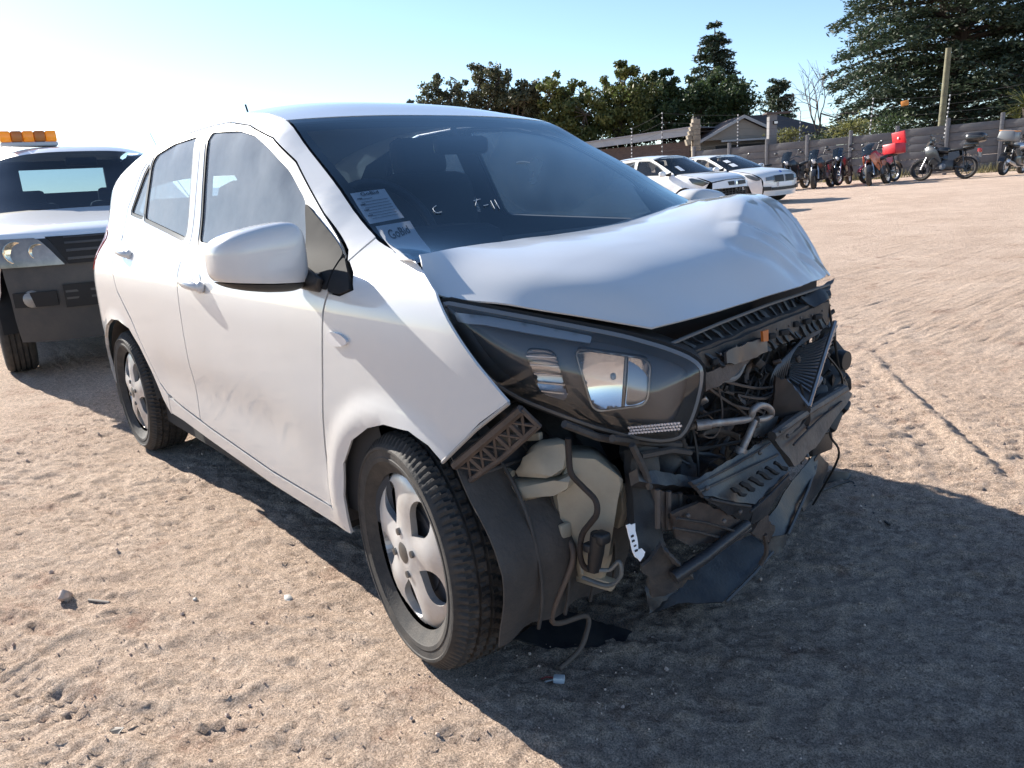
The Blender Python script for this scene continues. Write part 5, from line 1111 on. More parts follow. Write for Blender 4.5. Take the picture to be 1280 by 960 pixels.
# --- white saloon
R_ = .325; A_ = [(a, b) for a, b in arch(-2.81, .375)]; F_ = [(a, b) for a, b in arch(0, .375)]
sal = dict(R=R_, axles=(0, -2.81), w=1.81, floor=.26, seat=-1.55, crown=2.8, rimmat=ALLOY,
  plan=[(-3.86, .55), (-3.7, .76), (-3.3, .86), (-2.6, .895), (-.9, .90), (0, .885), (.35, .865), (.55, .82), (.70, .73), (.79, .56)],
  prof=[(.15, -.07), (.3, -.03), (.55, 0), (.75, -.004), (.88, -.03), (.96, -.09), (1.15, -.18), (1.34, -.28), (1.41, -.36)],
  edge=[(.66, .9, .20, .80, .19), (.70, .9, .35, .835, .34), (.70, .9, .56, .83, .55), (.66, .9, .68, .80, .72), (.40, .9, .82, .60, .86), (-.35, .80, .94, -.15, .975), (-.45, .78, .955, -.15, .985), (-.95, .66, 1.17, -.72, 1.24), (-1.35, .58, 1.335, -1.15, 1.385),
        (-2.0, .57, 1.375, -2.0, 1.43), (-2.55, .57, 1.33, -2.5, 1.39), (-3.15, .66, 1.09, -3.22, 1.12), (-3.3, .68, 1.05, -3.35, 1.08), (-3.80, .66, 1.0, -3.86, 1.04), (-3.86, .64, .6, -3.95, .6), (-3.84, .64, .25, -3.92, .25)],
  strips=[('bonnet', 3.0, 5.0, None), ('front_bumper', 0, 3.0, None), ('cowl_panel', 5.0, 6.0, DARK), ('windscreen', 6.0, 8.0, WS_FAR), ('roof', 8.0, 10.0, None), ('rear_window', 10.0, 11.0, WS_FAR), ('boot_lid', 11.0, 13.0, None), ('rear_bumper', 13.0, 15.0, None)],
  windows=[[(-.72, .985), (-1.72, 1.0), (-1.72, 1.315), (-1.42, 1.29), (-1.0, 1.13)], [(-1.82, 1.0), (-2.62, 1.02), (-2.70, 1.08), (-2.4, 1.27), (-1.82, 1.32)]],
  panels=[('front_fender', [(.66, .66), (.40, .82), (-.35, .94), (-.42, .90), (-.44, .28), (-.375, .24)] + F_[1:-1] + [(.42, .24), (.66, .24), (.69, .45)]),
          ('front_door', [(-.445, .28), (-.43, .90), (-.50, .98), (-.95, 1.185), (-1.35, 1.345), (-1.76, 1.365), (-1.76, .28)]),
          ('rear_door', [(-1.765, .28), (-1.765, 1.365), (-2.4, 1.33), (-2.85, 1.10), (-2.80, .95), (-2.55, .72), (-2.42, .50), (-2.40, .28)]),
          ('rear_quarter', [(-2.405, .26), (-2.42, .50), (-2.55, .72), (-2.80, .95), (-2.85, 1.10), (-2.55, 1.27), (-2.55, 1.33), (-3.15, 1.09), (-3.80, 1.0), (-3.85, .6), (-3.83, .26), (-3.2, .28)] + [(a, b) for a, b in A_ if b > .28]),
          ('sill', [(-.44, .20), (-.44, .275), (-2.40, .275), (-2.40, .22)])],
  lining=[(-.3, .3), (-.3, .9), (-.95, 1.15), (-1.35, 1.31), (-1.9, 1.34), (-2.5, 1.29), (-3.0, 1.05), (-3.1, .7), (-2.7, .74), (-2.4, .6), (-2.4, .3)])
bmw = thing('parked_saloon', 'white saloon with twin kidney-shaped grilles and a number plate, parked in front of the motorcycles', 'car', group='white cars parked in the yard')
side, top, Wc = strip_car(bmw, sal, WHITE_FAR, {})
flush(bmw, 'headlamp', M('saloon_headlamp', (.10, .12, .14), .08, coat=1), side, [(.66, .64), (.60, .70), (.35, .79), (.18, .80), (.30, .71), (.55, .62)], .012)
mb = MB()
def nose(y, z, o=.012):
    """front surface of the saloon's nose at a given height and offset from the middle"""
    s_ = np.interp(z, [.34, .55, .72, .86], [1, 2, 3, 4]); P = top(s_ - .01, s_, -1, 1, 2, 41)[1]; x = float(np.interp(y, P[:, 1], P[:, 0])); zz = float(np.interp(y, P[:, 1], P[:, 2])); return (x + o, y, zz)
def nose_patch(y0, y1, z0, z1, name, mt, o=.012, sk=0., parent=None):
    P = [[np.array(nose(y0 + (y1 - y0) * a + sk * b, z0 + (z1 - z0) * b, o)) for a in np.linspace(0, 1, 5)] for b in np.linspace(0, 1, 5)]
    return MB().sheet(np.array(P), .02).build(name, mt, parent or bmw, 30)
for y0 in (-.40, .05):
    fr_ = nose_patch(y0 - .012, y0 + .362, .555, .735, 'grille_frame', STEEL, .010); nose_patch(y0, y0 + .35, .56, .73, 'kidney_grille', BLACKPL, .016, parent=fr_)
for y0, y1 in ((-.66, -.43), (.43, .66)): nose_patch(y0, y1, .60, .72, 'headlamp', M('saloon_lamp_front', (.10, .12, .14), .08, coat=1) if y0 < 0 else bpy.data.materials['saloon_lamp_front'], .012)
nose_patch(-.50, .50, .26, .42, 'lower_intake', BLACKPL, .012); nose_patch(-.74, -.52, .30, .44, 'side_intake', BLACKPL, .012); nose_patch(.52, .74, .30, .44, 'side_intake', BLACKPL, .012)
pl = nose_patch(-.28, .28, .445, .545, 'number_plate', PAPER, .022)
v, f = text_mesh('CW 36', .02); wd = np.ptp(v[:, 0]); hg = np.ptp(v[:, 1]); P_ = [np.array(nose(float(a / wd * .46), .495 + float(b / hg * .07), .026)) for a, b, _ in v]
nose_patch(-.03, .03, .80, .83, 'round_badge', M('blue_badge', (.03, .10, .4), .2), .004)
MB().add(P_, f).build('lettering', INK, pl, 0)
car_mirror(bmw, -.70, .86, 1.0, WHITE_FAR); flush(bmw, 'door_handle', WHITE_FAR, side, [(-1.50, .84), (-1.70, .85), (-1.70, .88), (-1.50, .87)], .014, .03)
for s0 in (6.35, 6.75): MB().sheet(top(s0, s0 + .28, -.80, -.62, 3, 3, lift=.014), .002).build('windscreen_notice', PAPER, bmw, 60)
place(clio, (-10.3896, 14.545), HD(52)); place(bmw, (-11.2873, 18.1996), HD(56))

# --- white pickup with a dark front and an amber light bar, facing the camera
PK = thing('pickup_truck', 'white pickup with dark grey bumper and amber roof light bar, behind the wrecked hatchback', 'pickup truck')
GREYB = M('grey_bumper_plastic', (.035, .037, .042), .55, col2=(.06, .058, .056), vscale=6, bump=.08, bscale=90); pk = []
R_ = .375; F_ = arch(0, .44)
pick = dict(R=R_, axles=(0, -3.08), w=1.76, floor=.42, seat=-1.65, crown=3.2,
  plan=[(-3.9, .84), (-.9, .87), (0, .87), (.35, .86), (.55, .82), (.75, .72), (.85, .6)],
  prof=[(.25, -.06), (.5, -.02), (.8, 0), (1.0, -.008), (1.1, -.03), (1.16, -.10), (1.4, -.20), (1.62, -.28), (1.70, -.36)],
  edge=[(.60, .9, .29, .78, .28), (.66, .9, .62, .84, .62), (.66, .9, .80, .84, .80), (.60, .9, .98, .80, .975), (.45, .9, 1.05, .72, 1.03), (-.45, .80, 1.13, -.30, 1.165), (-.55, .78, 1.15, -.32, 1.17), (-.95, .66, 1.40, -.75, 1.45), (-1.32, .60, 1.62, -1.10, 1.675),
        (-1.9, .59, 1.67, -1.9, 1.725), (-2.45, .59, 1.65, -2.45, 1.70), (-2.55, .60, 1.60, -2.62, 1.62), (-2.72, .76, 1.15, -2.76, 1.15), (-2.75, .8, 1.0, -2.78, 1.0)],
  strips=[('bonnet', 3.0, 5.0, None), ('front_bumper', 0, 2.0, GREYB), ('front_panel', 2.0, 3.0, GREYB), ('cowl_panel', 5.0, 6.0, DARK), ('windscreen', 6.0, 7.72, WS_FAR), ('roof', 7.72, 10.0, None), ('roof_rear_edge', 10.0, 11.0, None), ('rear_window', 11.0, 12.0, WS_FAR), ('cab_back', 12.0, 13.0, None)],
  windows=[[(-.85, 1.17), (-1.85, 1.18), (-1.85, 1.58), (-1.45, 1.56), (-1.1, 1.42)]],
  panels=[('front_fender', [(.60, 1.0), (.45, 1.05), (-.45, 1.13), (-.50, 1.05), (-.52, .48), (-.44, .40)] + F_[1:-1] + [(.46, .62), (.60, .80)]),
          ('door', [(-.525, .48), (-.51, 1.06), (-.58, 1.16), (-.95, 1.41), (-1.35, 1.63), (-1.95, 1.66), (-2.05, 1.65), (-2.08, 1.1), (-2.05, .48)]),
          ('cab_side', [(-2.055, .48), (-2.085, 1.1), (-2.055, 1.65), (-2.45, 1.64), (-2.62, 1.3), (-2.70, 1.1), (-2.70, .5)]),
          ('load_bed', [(-2.74, 1.08), (-4.3, 1.10), (-4.32, .55), (-3.55, .50)] + [p for p in arch(-3.08, .44)[1:-1] if p[0] < -2.78] + [(-2.74, .75)]), ('sill', [(-.52, .36), (-.52, .475), (-2.6, .475), (-2.6, .38)])],
  lining=[(-.4, .45), (-.4, 1.05), (-.95, 1.38), (-1.35, 1.58), (-2.0, 1.62), (-2.4, 1.6), (-2.6, 1.2), (-2.6, .45)])
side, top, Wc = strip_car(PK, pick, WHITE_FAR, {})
def pnose(y, z, o=.015):
    s_ = np.interp(z, [.28, .62, .80, .975], [0, 1, 2, 3]); P = top(max(0, s_ - .01), s_ + .001, -1, 1, 2, 41)[1]; return (float(np.interp(y, P[:, 1], P[:, 0])) + o, y, float(np.interp(y, P[:, 1], P[:, 2])))
def ppatch(q, name, mt, o=.015, th=.02, parent=None, n=7):
    q = np.array(q, float); P = [[np.array(pnose(*((1 - b) * ((1 - a) * q[0] + a * q[1]) + b * ((1 - a) * q[3] + a * q[2])), o)) for a in np.linspace(0, 1, n)] for b in np.linspace(0, 1, n)]
    return MB().sheet(np.array(P), th).build(name, mt, parent or PK, 30)
LAMP = M('pickup_headlamp', (.30, .29, .27), .12, coat=1, col2=(.12, .12, .12), vscale=5); LAMPC = M('lamp_bowl', (.8, .72, .55), .12, metal=.8)
for sd in (1, -1):
    a = ppatch([(-sd * .85, .80), (-sd * .42, .80), (-sd * .56, .985), (-sd * .85, .985)][::1], 'headlamp', LAMP, .018)
    for yy, rr in ((.68, .07), (.56, .05)):
        p = pnose(-sd * yy, .885, .03); mb = MB(); mb.lathe([(.001, -.01), (rr * .6, -.006), (rr, .008), (rr * 1.08, .004)], 18, 'x', c=p); mb.build('lamp_bowl', LAMPC, a, 60)
    ppatch([(-sd * .74, .52), (-sd * .50, .52), (-sd * .50, .63), (-sd * .74, .63)], 'fog_lamp_recess', DARK, .006); p = pnose(-sd * .64, .575, .015); mb = MB(); mb.lathe([(.001, .01), (.05, .008), (.06, -.01)], 16, 'x', c=p); mb.build('fog_lamp', LAMP, PK, 60)
gr = ppatch([(-.40, .80), (.40, .80), (.50, .985), (-.50, .985)], 'grille', DARK, .012)
for i in range(4):
    z = .825 + i * .045; ppatch([(-.40, z), (.40, z), (.40, z + .014), (-.40, z + .014)], 'grille_bar', GREYB, .024, .012, gr)
p = pnose(0, .90, .045); mb = MB(); ringp = [V(p[0], p[1] + .085 * math.cos(t), p[2] + .055 * math.sin(t)) for t in np.linspace(0, 2 * math.pi, 25)]; mb.tube(ringp, .009, 6, cap=False); ringp = [V(p[0], p[1] + .032 * math.cos(t), p[2] + .05 * math.sin(t)) for t in np.linspace(0, 2 * math.pi, 17)]; mb.tube(ringp, .007, 6, cap=False); mb.build('grille_emblem', M('dull_chrome', (.5, .5, .5), .25, metal=.9), gr, 60)
ppatch([(-.46, .50), (.46, .50), (.46, .66), (-.46, .66)], 'bumper_intake', DARK, .008)
for z in (.555, .61): ppatch([(-.45, z), (.45, z), (.45, z + .016), (-.45, z + .016)], 'intake_bar', GREYB, .016, .012)
ppatch([(-.25, .42), (.25, .42), (.25, .49), (-.25, .49)], 'plate_holder', GREYB, .02)
car_mirror(PK, -.78, .90, 1.20, WHITE_FAR)
mb = MB(); mb.tube([(-.62, .78, 1.17), (-1.0, .70, 1.48), (-1.3, .66, 1.80)], [.006, .004, .003], 6); mb.build('antenna', BLACKPL, PK, 60)
mb = MB(); mb.rbox((-1.50, 0, 1.62), (.03, .24, .07), .015); mb.build('rear_view_mirror', BLACKPL, PK, 40) if False else None
mb = MB(); mb.rbox((-.92, 0, 1.545), (.03, .24, .07), .015); mb.build('rear_view_mirror', BLACKPL, PK, 40)
mb = MB(); mb.box((-2.50, .50, 1.38), (.05, .24, .52)); mb.box((-2.50, -.50, 1.38), (.05, .24, .52)); mb.box((-2.52, 0, 1.22), (.05, 1.2, .22)); mb.box((-2.50, 0, 1.60), (.05, 1.1, .08)); mb.build('cab_rear_frame', DARK, PK, 0)
lb = MB().rbox((-1.55, -.31, 1.735), (.20, .44, .035), .01).build('light_bar', M('light_bar_base', (.5, .5, .5), .4), PK, 40)
AMB = M('amber_beacon_lens', (.95, .40, .02), .15, coat=.8, translucent=.45); AMBD = M('amber_beacon_divider', (.45, .13, .01), .25)
for i in range(5):
    MB().rbox((-1.55, -.31 - .176 + i * .088, 1.80), (.19, .087 if i % 2 else .085, .095), .014).build('beacon_segment', AMB if i % 2 == 0 else AMBD, lb, 40)
ph = np.array([math.cos(math.radians(-5)), math.sin(math.radians(-5))]); pf = np.array((-4.3765, -0.1831)); place(PK, tuple(pf - ph * .85), ph)

# ---------------------------------------------------------------- boundary wall, electric fence, pole
WALLM = M('grey_precast_concrete', (.17, .165, .165), .9, col2=(.12, .115, .12), vscale=1.6, bump=.25, bscale=14)
POSTM = M('pale_concrete_post', (.20, .195, .20), .85, var=.3, vscale=3)
wa, wb = np.array((-6.2877, 32.4531)), np.array((-22.4584, 29.9839)); wl = np.linalg.norm(wb - wa); wu = (wb - wa) / wl; wnm = np.array([-wu[1], wu[0]])
if wnm @ (CAM[:2] - wa) < 0: wnm = -wnm
wall = thing('precast_wall', 'grey precast panel wall closing the yard behind the motorcycles', 'wall')
nb = 9; bay = wl / nb; wang = math.atan2(wu[1], wu[0]); pm_ = None; po_ = None
def inst(src, name, par, loc, rz):
    o = bpy.data.objects.new(name, src.data if src is not None else None); COL.objects.link(o); o.parent = par; o.location = loc; o.rotation_euler = (0, 0, rz); return o
for i in range(nb):
    c = wa + wu * bay * (i + .5); z0 = float(ground_z(*c)); hi = 6
    sl_ = (float(ground_z(*(c + wu))) - float(ground_z(*(c - wu)))) / 2
    for k in range(hi):
        if pm_ is None: pm_ = MB().rbox((0, 0, 0), (bay - .10, .05, .292), .012).build('panel', WALLM, wall, 30); o = pm_; o.rotation_euler = (0, 0, wang)
        else: o = inst(pm_, 'panel', wall, (0, 0, 0), wang)
        o.location = (c[0] + wnm[0] * rng.normal(0, .006), c[1] + wnm[1] * rng.normal(0, .006), z0 + .14 + k * .30 + (.07 if i < 4 else 0)); o.rotation_euler = (rng.normal(0, .012), -math.atan(sl_), wang)
for i in range(nb + 1):
    c = wa + wu * bay * i; z0 = float(ground_z(*c)); H_ = 2.02 if i > 3 else 2.12
    if po_ is None: po_ = MB().rbox((0, 0, 0), (.13, .15, 2.4), .015).build('post', POSTM, wall, 30); o = po_
    else: o = inst(po_, 'post', wall, (0, 0, 0), wang)
    o.rotation_euler = (0, 0, wang); o.location = (c[0] + wnm[0] * .03, c[1] + wnm[1] * .03, z0 + H_ - 1.2)
# electric fence: leaning poles with rows of insulators, thin wires between
POLEM = M('fence_pole_paint', (.05, .05, .055), .5); INSU = M('white_insulator', (.75, .75, .75), .4); WIREM = M('thin_wire', (.08, .08, .085), .5, metal=.6)
fpx = [(790, 180, 150, 41), (828, 178, 148, 40), (922, 182, 145, 38.0), (1000, 178, 140, 35.6), (1091, 176, 124, 33.2), (1186, 170, 118, 30.8), (1330, 150, 80, 28.2)]
tops = []
fence = [(-26.0377, 29.5408, 1.8002), (-26.0106, 29.5742, 3.6788), (-24.4044, 29.9665, 1.7677), (-24.3836, 29.9921, 4.2772), (-20.3809, 30.4808, 2.0821), (-20.3692, 30.4952, 3.7413), (-17.706, 31.2377, 1.8733), (-17.6956, 31.2505, 3.6303), (-14.6856, 31.4682, 1.9064), (-14.6239, 31.5442, 3.7951), (-11.7674, 31.5726, 1.8556), (-11.6947, 31.6623, 3.5578), (-7.7246, 31.3173, 1.8174), (-7.6905, 31.3594, 3.725)]
fp = None
for i in range(0, len(fence), 2):
    a, b = np.array(fence[i]), np.array(fence[i + 1]); root = thing('fence_pole', ['thin electric fence pole left of the parked hatchback roof', 'thin electric fence pole by the stone chimney', 'thin electric fence pole in front of the gable', 'thin electric fence pole right of the lamp pillar', 'electric fence pole above the red delivery motorcycle', 'electric fence pole just right of the wooden utility pole', 'electric fence pole beyond the right frame edge'][i // 2], 'fence pole', tuple(a), group='electric fence poles on the wall')
    d = b - a; MB().tube([(0, 0, 0), tuple(d)], .018, 6).build('rod', POLEM, root, 40); nI = 11
    for k in range(nI):
        p = d * (.08 + .9 * k / (nI - 1)) + np.array([wnm[0], wnm[1], 0]) * .03
        if fp is None: fp = MB().lathe([(.001, -.032), (.030, -.03), (.022, 0), (.030, .03), (.001, .032)], 8, 'z').build('insulator', INSU, root, 40); o = fp
        else: o = inst(fp, 'insulator', root, (0, 0, 0), 0)
        o.location = tuple(p)
    tops.append((a, b, nI))
for k in range(0, 11, 2):
    mb = MB(); pts = []
    for a, b, nI in tops: pts.append(a + (b - a) * (.08 + .9 * k / 10) + np.array([wnm[0], wnm[1], 0]) * .06)
    q = []
    for i in range(len(pts) - 1):
        for t in np.linspace(0, 1, 6, endpoint=False): p = pts[i] + (pts[i + 1] - pts[i]) * t; q.append(p - V(0, 0, .05 * math.sin(math.pi * t)))
    q.append(pts[-1]); o = mb.tube(q, .004, 4).build('fence_wire', WIREM, None, 0)
    tag(o, ['lowest', 'second lowest', 'third', 'fourth', 'second highest', 'topmost'][k // 2] + ' electric fence wire strung between the poles on the wall', 'wire', 'electric fence wires on the wall')
pa, pb = np.array((-12.0128, 31.7463, 0.9928)), np.array((-11.9444, 31.8306, 5.2707)); o = MB().tube([pa, (pa + pb) / 2, pb], [.13, .12, .105], 12).build('utility_pole', M('weathered_pole_wood', (.20, .19, .12), .85, col2=(.13, .12, .075), vscale=4, bump=.2, bscale=20), None, 50)
tag(o, 'leaning weathered wooden utility pole behind the wall', 'utility pole')
p = np.array((-13.8461, 32.6613, 3.5059)); o = MB().rbox((0, 0, 0), (.30, .04, .20), .03, (0, .15, wang)).build('orange_sign', M('orange_sign_paint', (.75, .28, .05), .5), None, 30, tuple(p)); tag(o, 'small orange sign hung on the fence wires before the giant cedar', 'sign')

# ---------------------------------------------------------------- houses beyond the wall
BRICK = M('dark_face_brick', (.11, .068, .055), .9); nt = BRICK.node_tree; b_ = nt.nodes['Principled BSDF']; br_ = nt.nodes.new('ShaderNodeTexBrick'); tc_ = nt.nodes.new('ShaderNodeTexCoord'); mp_ = nt.nodes.new('ShaderNodeMapping'); mp_.inputs['Rotation'].default_value = (math.pi / 2, 0, 0)
br_.inputs['Color1'].default_value = (.10, .062, .05, 1); br_.inputs['Color2'].default_value = (.14, .085, .066, 1); br_.inputs['Mortar'].default_value = (.16, .14, .13, 1); br_.inputs['Scale'].default_value = 4.2; br_.inputs['Mortar Size'].default_value = .015
nt.links.new(tc_.outputs['Object'], mp_.inputs[0]); nt.links.new(mp_.outputs[0], br_.inputs[0]); nt.links.new(br_.outputs[0], b_.inputs['Base Color'])
FASC = M('painted_fascia', (.42, .42, .43), .6, var=.15, vscale=2); ROOFM = M('brown_roof_tiles', (.16, .115, .10), .85, col2=(.11, .08, .072), vscale=3); PLAST = M('beige_plaster', (.30, .27, .24), .9, var=.12, vscale=1.5)
def oriented(name, label, cat, pxa, pxb):
    a, b = np.array(pxa), np.array(pxb); u = (b - a) / np.linalg.norm(b - a); return thing(name, label, cat, (a[0], a[1], float(ground_z(*a))), math.atan2(u[1], u[0])), np.linalg.norm(b - a)
bl, L_ = oriented('brick_building', 'long low brick building with a pale fascia behind the parked cars', 'building', (-36.7934, 30.5701), (-25.4188, 33.4772))
MB().box((L_ / 2, 4, 1.25), (L_, 8, 2.5)).build('brick_wall', BRICK, bl, 0)
MB().plate([(-.3, -.35, 2.36), (L_ + .2, -.35, 2.78), (L_ + .2, -.35, 2.36 + .80), (-.3, -.35, 2.36 + .30)], .05).build('fascia', FASC, bl, 0)
MB().plate([(-.4, -.45, 2.70), (L_ + .3, -.45, 3.19), (L_ + .3, 8.2, 3.35), (-.4, 8.2, 2.9)], .06).build('roof_sheet', M('roof_sheet_metal', (.35, .33, .33), .5), bl, 0)
MB().box((1.5 + L_ * .25, -.40, 2.60), (.9, .12, .42)).build('dark_vent', DARK, bl, 0)
for x in (L_ * .60, L_ * .66, L_ * .74): MB().box((x, -.02, 1.55), (.06, .06, .5)).build('pipe', FASC, bl, 0)
ch, _ = oriented('stone_chimney', 'pale stone chimney with a sloping buttress between the brick building and the gabled house', 'chimney', (-24.194, 31.8126), (-23.8827, 32.1962))
CHM = M('pale_stonework', (.34, .29, .22), .9, col2=(.19, .16, .13), vscale=5)
mb = MB()
for k in range(13): mb.rbox((.36, 0, .2 + k * .255 ), (.36 + .03 * (k % 2), .5, .25), .02)
mb.build('shaft', CHM, ch, 0); mb = MB()
for k in range(6):
    t = k / 5; mb.rbox((-.05 + .36 * t, -.02, 2.30 + 1.0 * t), (.22, .4, .30), .02, (0, -.3, 0))
mb.build('buttress', CHM, ch, 0); MB().box((.36, 0, 3.46), (.3, .4, .12)).build('chimney_cap', DARK, ch, 0)
hs, L_ = oriented('gabled_house', 'beige gabled house with a brown tiled roof beyond the wall', 'house', (-24.9291, 34.0806), (-20.2356, 39.8638))
MB().box((L_ / 2, 5, 1.2), (L_, 8, 2.4)).build('wall', PLAST, hs, 0)
def z_at(py, dep, gz0): return CAM[2] + 0
gw = 4.1
MB().plate([(0, 0, 2.35), (gw, 0, 2.35), (gw / 2, 0, 3.35)], .1).build('gable', PLAST, hs, 0)
for a, b in (((-.35, -.3, 2.30), (gw / 2, -.3, 3.48)), ((gw + .35, -.3, 2.30), (gw / 2, -.3, 3.48))):
    MB().plate([a, b, (b[0], 3.5, b[2]), (a[0], 3.5, a[2])], .08).build('gable_roof', ROOFM, hs, 0)
    MB().plate([(a[0], -.33, a[2] - .10), (b[0], -.33, b[2] - .10), (b[0], -.33, b[2] + .06), (a[0], -.33, a[2] + .06)], .05).build('barge_board', FASC, hs, 0)
RZ = 3.85; q = [(gw * .3, 1.0, 2.45), (L_ + .4, 1.0, 2.45), (L_ + .4, 9.4, 2.45), (gw * .3, 9.4, 2.45)]; r1, r2 = (gw * .3 + 1.6, 5.2, RZ), (L_ - 1.9, 5.2, RZ)
mb = MB().add(q + [r1, r2], [(0, 1, 5, 4), (1, 2, 5), (2, 3, 4, 5), (3, 0, 4)]); mb.build('tiled_roof', ROOFM, hs, 0)
MB().box((gw * .75 + .5, -.35, 2.27), (gw * .9 + 1.8, .06, .10)).build('eave_board', FASC, hs, 0); MB().box((gw * .62, -.12, 1.55), (gw * .95, .06, 1.0)).build('painted_veranda_shade', DARK, hs, 0)  # the dark panel paints the shade below the eave
lp, _ = oriented('lamp_pillar', 'grey square pillar with a flat cap and a floodlight, rising behind the wall', 'pillar', (-19.1905, 30.9954), (-18.8654, 31.396))
MB().rbox((.22, 0, 1.55), (.36, .36, 3.1), .02).build('shaft', POSTM, lp, 30); MB().box((.45, 0, 3.13), (1.15, .6, .07)).build('cap', M('dark_cap', (.08, .06, .06), .8), lp, 0); MB().rbox((.30, -.24, 2.72), (.20, .10, .16), .02).build('floodlight', DARK, lp, 30); MB().box((.30, -.30, 2.72), (.15, .012, .11)).build('floodlight_glass', CLEARL, lp, 0)

# ---------------------------------------------------------------- trees
def leaf_cards(C_, size, asp=.6, flat=0., seed=1):
    r = np.random.default_rng(seed); n = len(C_); a = r.normal(size=(n, 3)); a[:, 2] *= (1 - flat); a /= np.linalg.norm(a, axis=1, keepdims=True)
    b = r.normal(size=(n, 3)); b -= a * (a * b).sum(1, keepdims=True)
    if flat: b[:, 2] *= (1 - flat)
    b /= np.linalg.norm(b, axis=1, keepdims=True); s = (size * r.uniform(.6, 1.3, n))[:, None]
    P = np.stack([C_ - a * s, C_ + b * s * asp, C_ + a * s, C_ - b * s * asp], 1).reshape(-1, 3); return P
def cards_obj(name, P, mat, parent):
    n = len(P) // 4; me = bpy.data.meshes.new(name); me.vertices.add(len(P)); me.vertices.foreach_set('co', P.astype(np.float32).ravel()); me.loops.add(4 * n); me.polygons.add(n)
    me.loops.foreach_set('vertex_index', np.arange(4 * n, dtype=np.int32)); me.polygons.foreach_set('loop_start', np.arange(0, 4 * n, 4, dtype=np.int32)); me.update(); me.validate(); me.materials.append(mat)
    o = bpy.data.objects.new(name, me); COL.objects.link(o); o.parent = parent; return o
LEAF_D = M('dark_evergreen_leaf', (.040, .062, .024), .55, col2=(.075, .105, .030), vscale=1.1, translucent=.25)
LEAF_Y = M('yellow_green_leaf', (.055, .075, .022), .55, col2=(.20, .19, .045), vscale=.9, translucent=.3)
LEAF_O = M('olive_leaf', (.058, .066, .032), .6, col2=(.10, .09, .045), vscale=1.2, translucent=.25)
NEEDLE = M('cedar_needles', (.026, .044, .026), .6, col2=(.062, .080, .034), vscale=1.3, translucent=.2)
BARK = M('bark', (.07, .055, .045), .95, bump=.4, bscale=12)
SHRUBL = M('pale_shrub_leaf', (.15, .15, .05), .6, col2=(.07, .085, .03), vscale=2, translucent=.3)
def broad_tree(label, xy, clumps, n, size, mat, trunk_h, seed, group=None, name='broadleaf_tree'):
    """clumps: (middle of the clump in the place, radius)"""
    r = np.random.default_rng(seed); z0 = float(ground_z(*xy)); o0 = V(xy[0], xy[1], z0); root = thing(name, label, 'tree', tuple(o0), 0, group); C_ = []; tw = MB(); tw.tube(ease([(0, 0, -.2), (.1, .05, trunk_h * .5), (0, .1, trunk_h)], 4), [.24 - .014 * i for i in range(9)], 8)
    tot = sum(c[1] ** 2 for c in clumps)
    for (p, rr) in clumps:
        c = np.array(p) - o0 + np.array([*(GD * r.uniform(-1.2, 1.2)), 0]); k = int(n * rr * rr / tot); sub = max(6, int(rr * 11)); tw.tube(ease([(0, 0, trunk_h * .8), tuple(c * .5 + V(0, 0, trunk_h * .25)), tuple(c)], 3), [.13, .11, .09, .07, .06, .05, .03], 6)
        d = r.normal(size=(sub, 3)); d /= np.linalg.norm(d, axis=1, keepdims=True); sc = c + d * np.array([rr, rr, rr * .95]) * r.uniform(.3, 1.05, (sub, 1)) ** .6; sr = rr * r.uniform(.25, .45, sub)
        for j in range(sub):
            tw.tube([tuple(c), tuple((c + sc[j]) / 2 + r.normal(0, .08, 3)), tuple(sc[j])], [.03, .022, .012], 5)
            m = k // sub; e = r.normal(size=(m, 3)); e /= np.linalg.norm(e, axis=1, keepdims=True); C_.append(sc[j] + e * sr[j] * r.uniform(.1, 1.15, (m, 1)) ** .6 * np.array([1, 1, .8]))
    cards_obj('crown', leaf_cards(np.concatenate(C_), size, .55, 0, seed), mat, root); tw.build('trunk', BARK, root, 50); return root
G_ = 'trees beyond the wall'
broad_tree('sparse olive-grey tree rising just above the white car roof, leftmost of the trees', (-40.5429, 29.1239), [((-41.9963, 27.333, 6.2609), .8), ((-41.1914, 28.3248, 7.4354), 1.0), ((-40.2438, 29.4923, 7.1543), .8), ((-39.4106, 30.5191, 7.8396), 1.1), ((-38.62, 31.4932, 7.6222), 1.1), ((-40.7823, 28.8288, 6.0486), 1.1), ((-39.6212, 30.2596, 6.035), 1.2), ((-40.1868, 29.5626, 5.0174), 1.6), ((-41.5527, 27.8796, 6.7017), 1.0), ((-40.6835, 28.9505, 6.7156), 1.1), ((-39.0695, 30.9393, 6.8512), 1.3), ((-38.1877, 32.0258, 6.3824), 1.2)], 15000, .105, LEAF_O, 4.2, 11, G_)
broad_tree('brownish olive tree with a ragged top, right of the sparse leftmost tree', (-37.5587, 31.214), [((-37.3996, 31.4101, 6.939), .9), ((-36.8795, 32.0509, 6.5129), .9), ((-37.7588, 30.9674, 5.8384), 1.3), ((-36.9871, 31.9183, 5.2882), 1.5), ((-36.5561, 32.4494, 5.8191), 1.0), ((-37.4987, 31.2879, 4.3765), 1.8), ((-37.1767, 31.6847, 6.1628), 1.2), ((-36.4076, 32.6323, 6.4682), 1.0)], 15000, .11, LEAF_O, 4.0, 12, G_)
broad_tree('yellow-green tree with a pointed top between the olive tree and the tallest bushy tree', (-34.0253, 32.3939), [((-34.3529, 31.9902, 7.0175), .7), ((-34.4383, 31.8851, 6.2124), 1.1), ((-33.7145, 32.7769, 6.053), 1.1), ((-33.221, 33.385, 6.369), .9), ((-34.1095, 32.2901, 4.9939), 1.7), ((-33.1923, 33.4203, 5.0443), 1.5), ((-33.774, 32.7036, 3.8523), 1.9)], 15000, .11, LEAF_Y, 3.6, 13, G_)
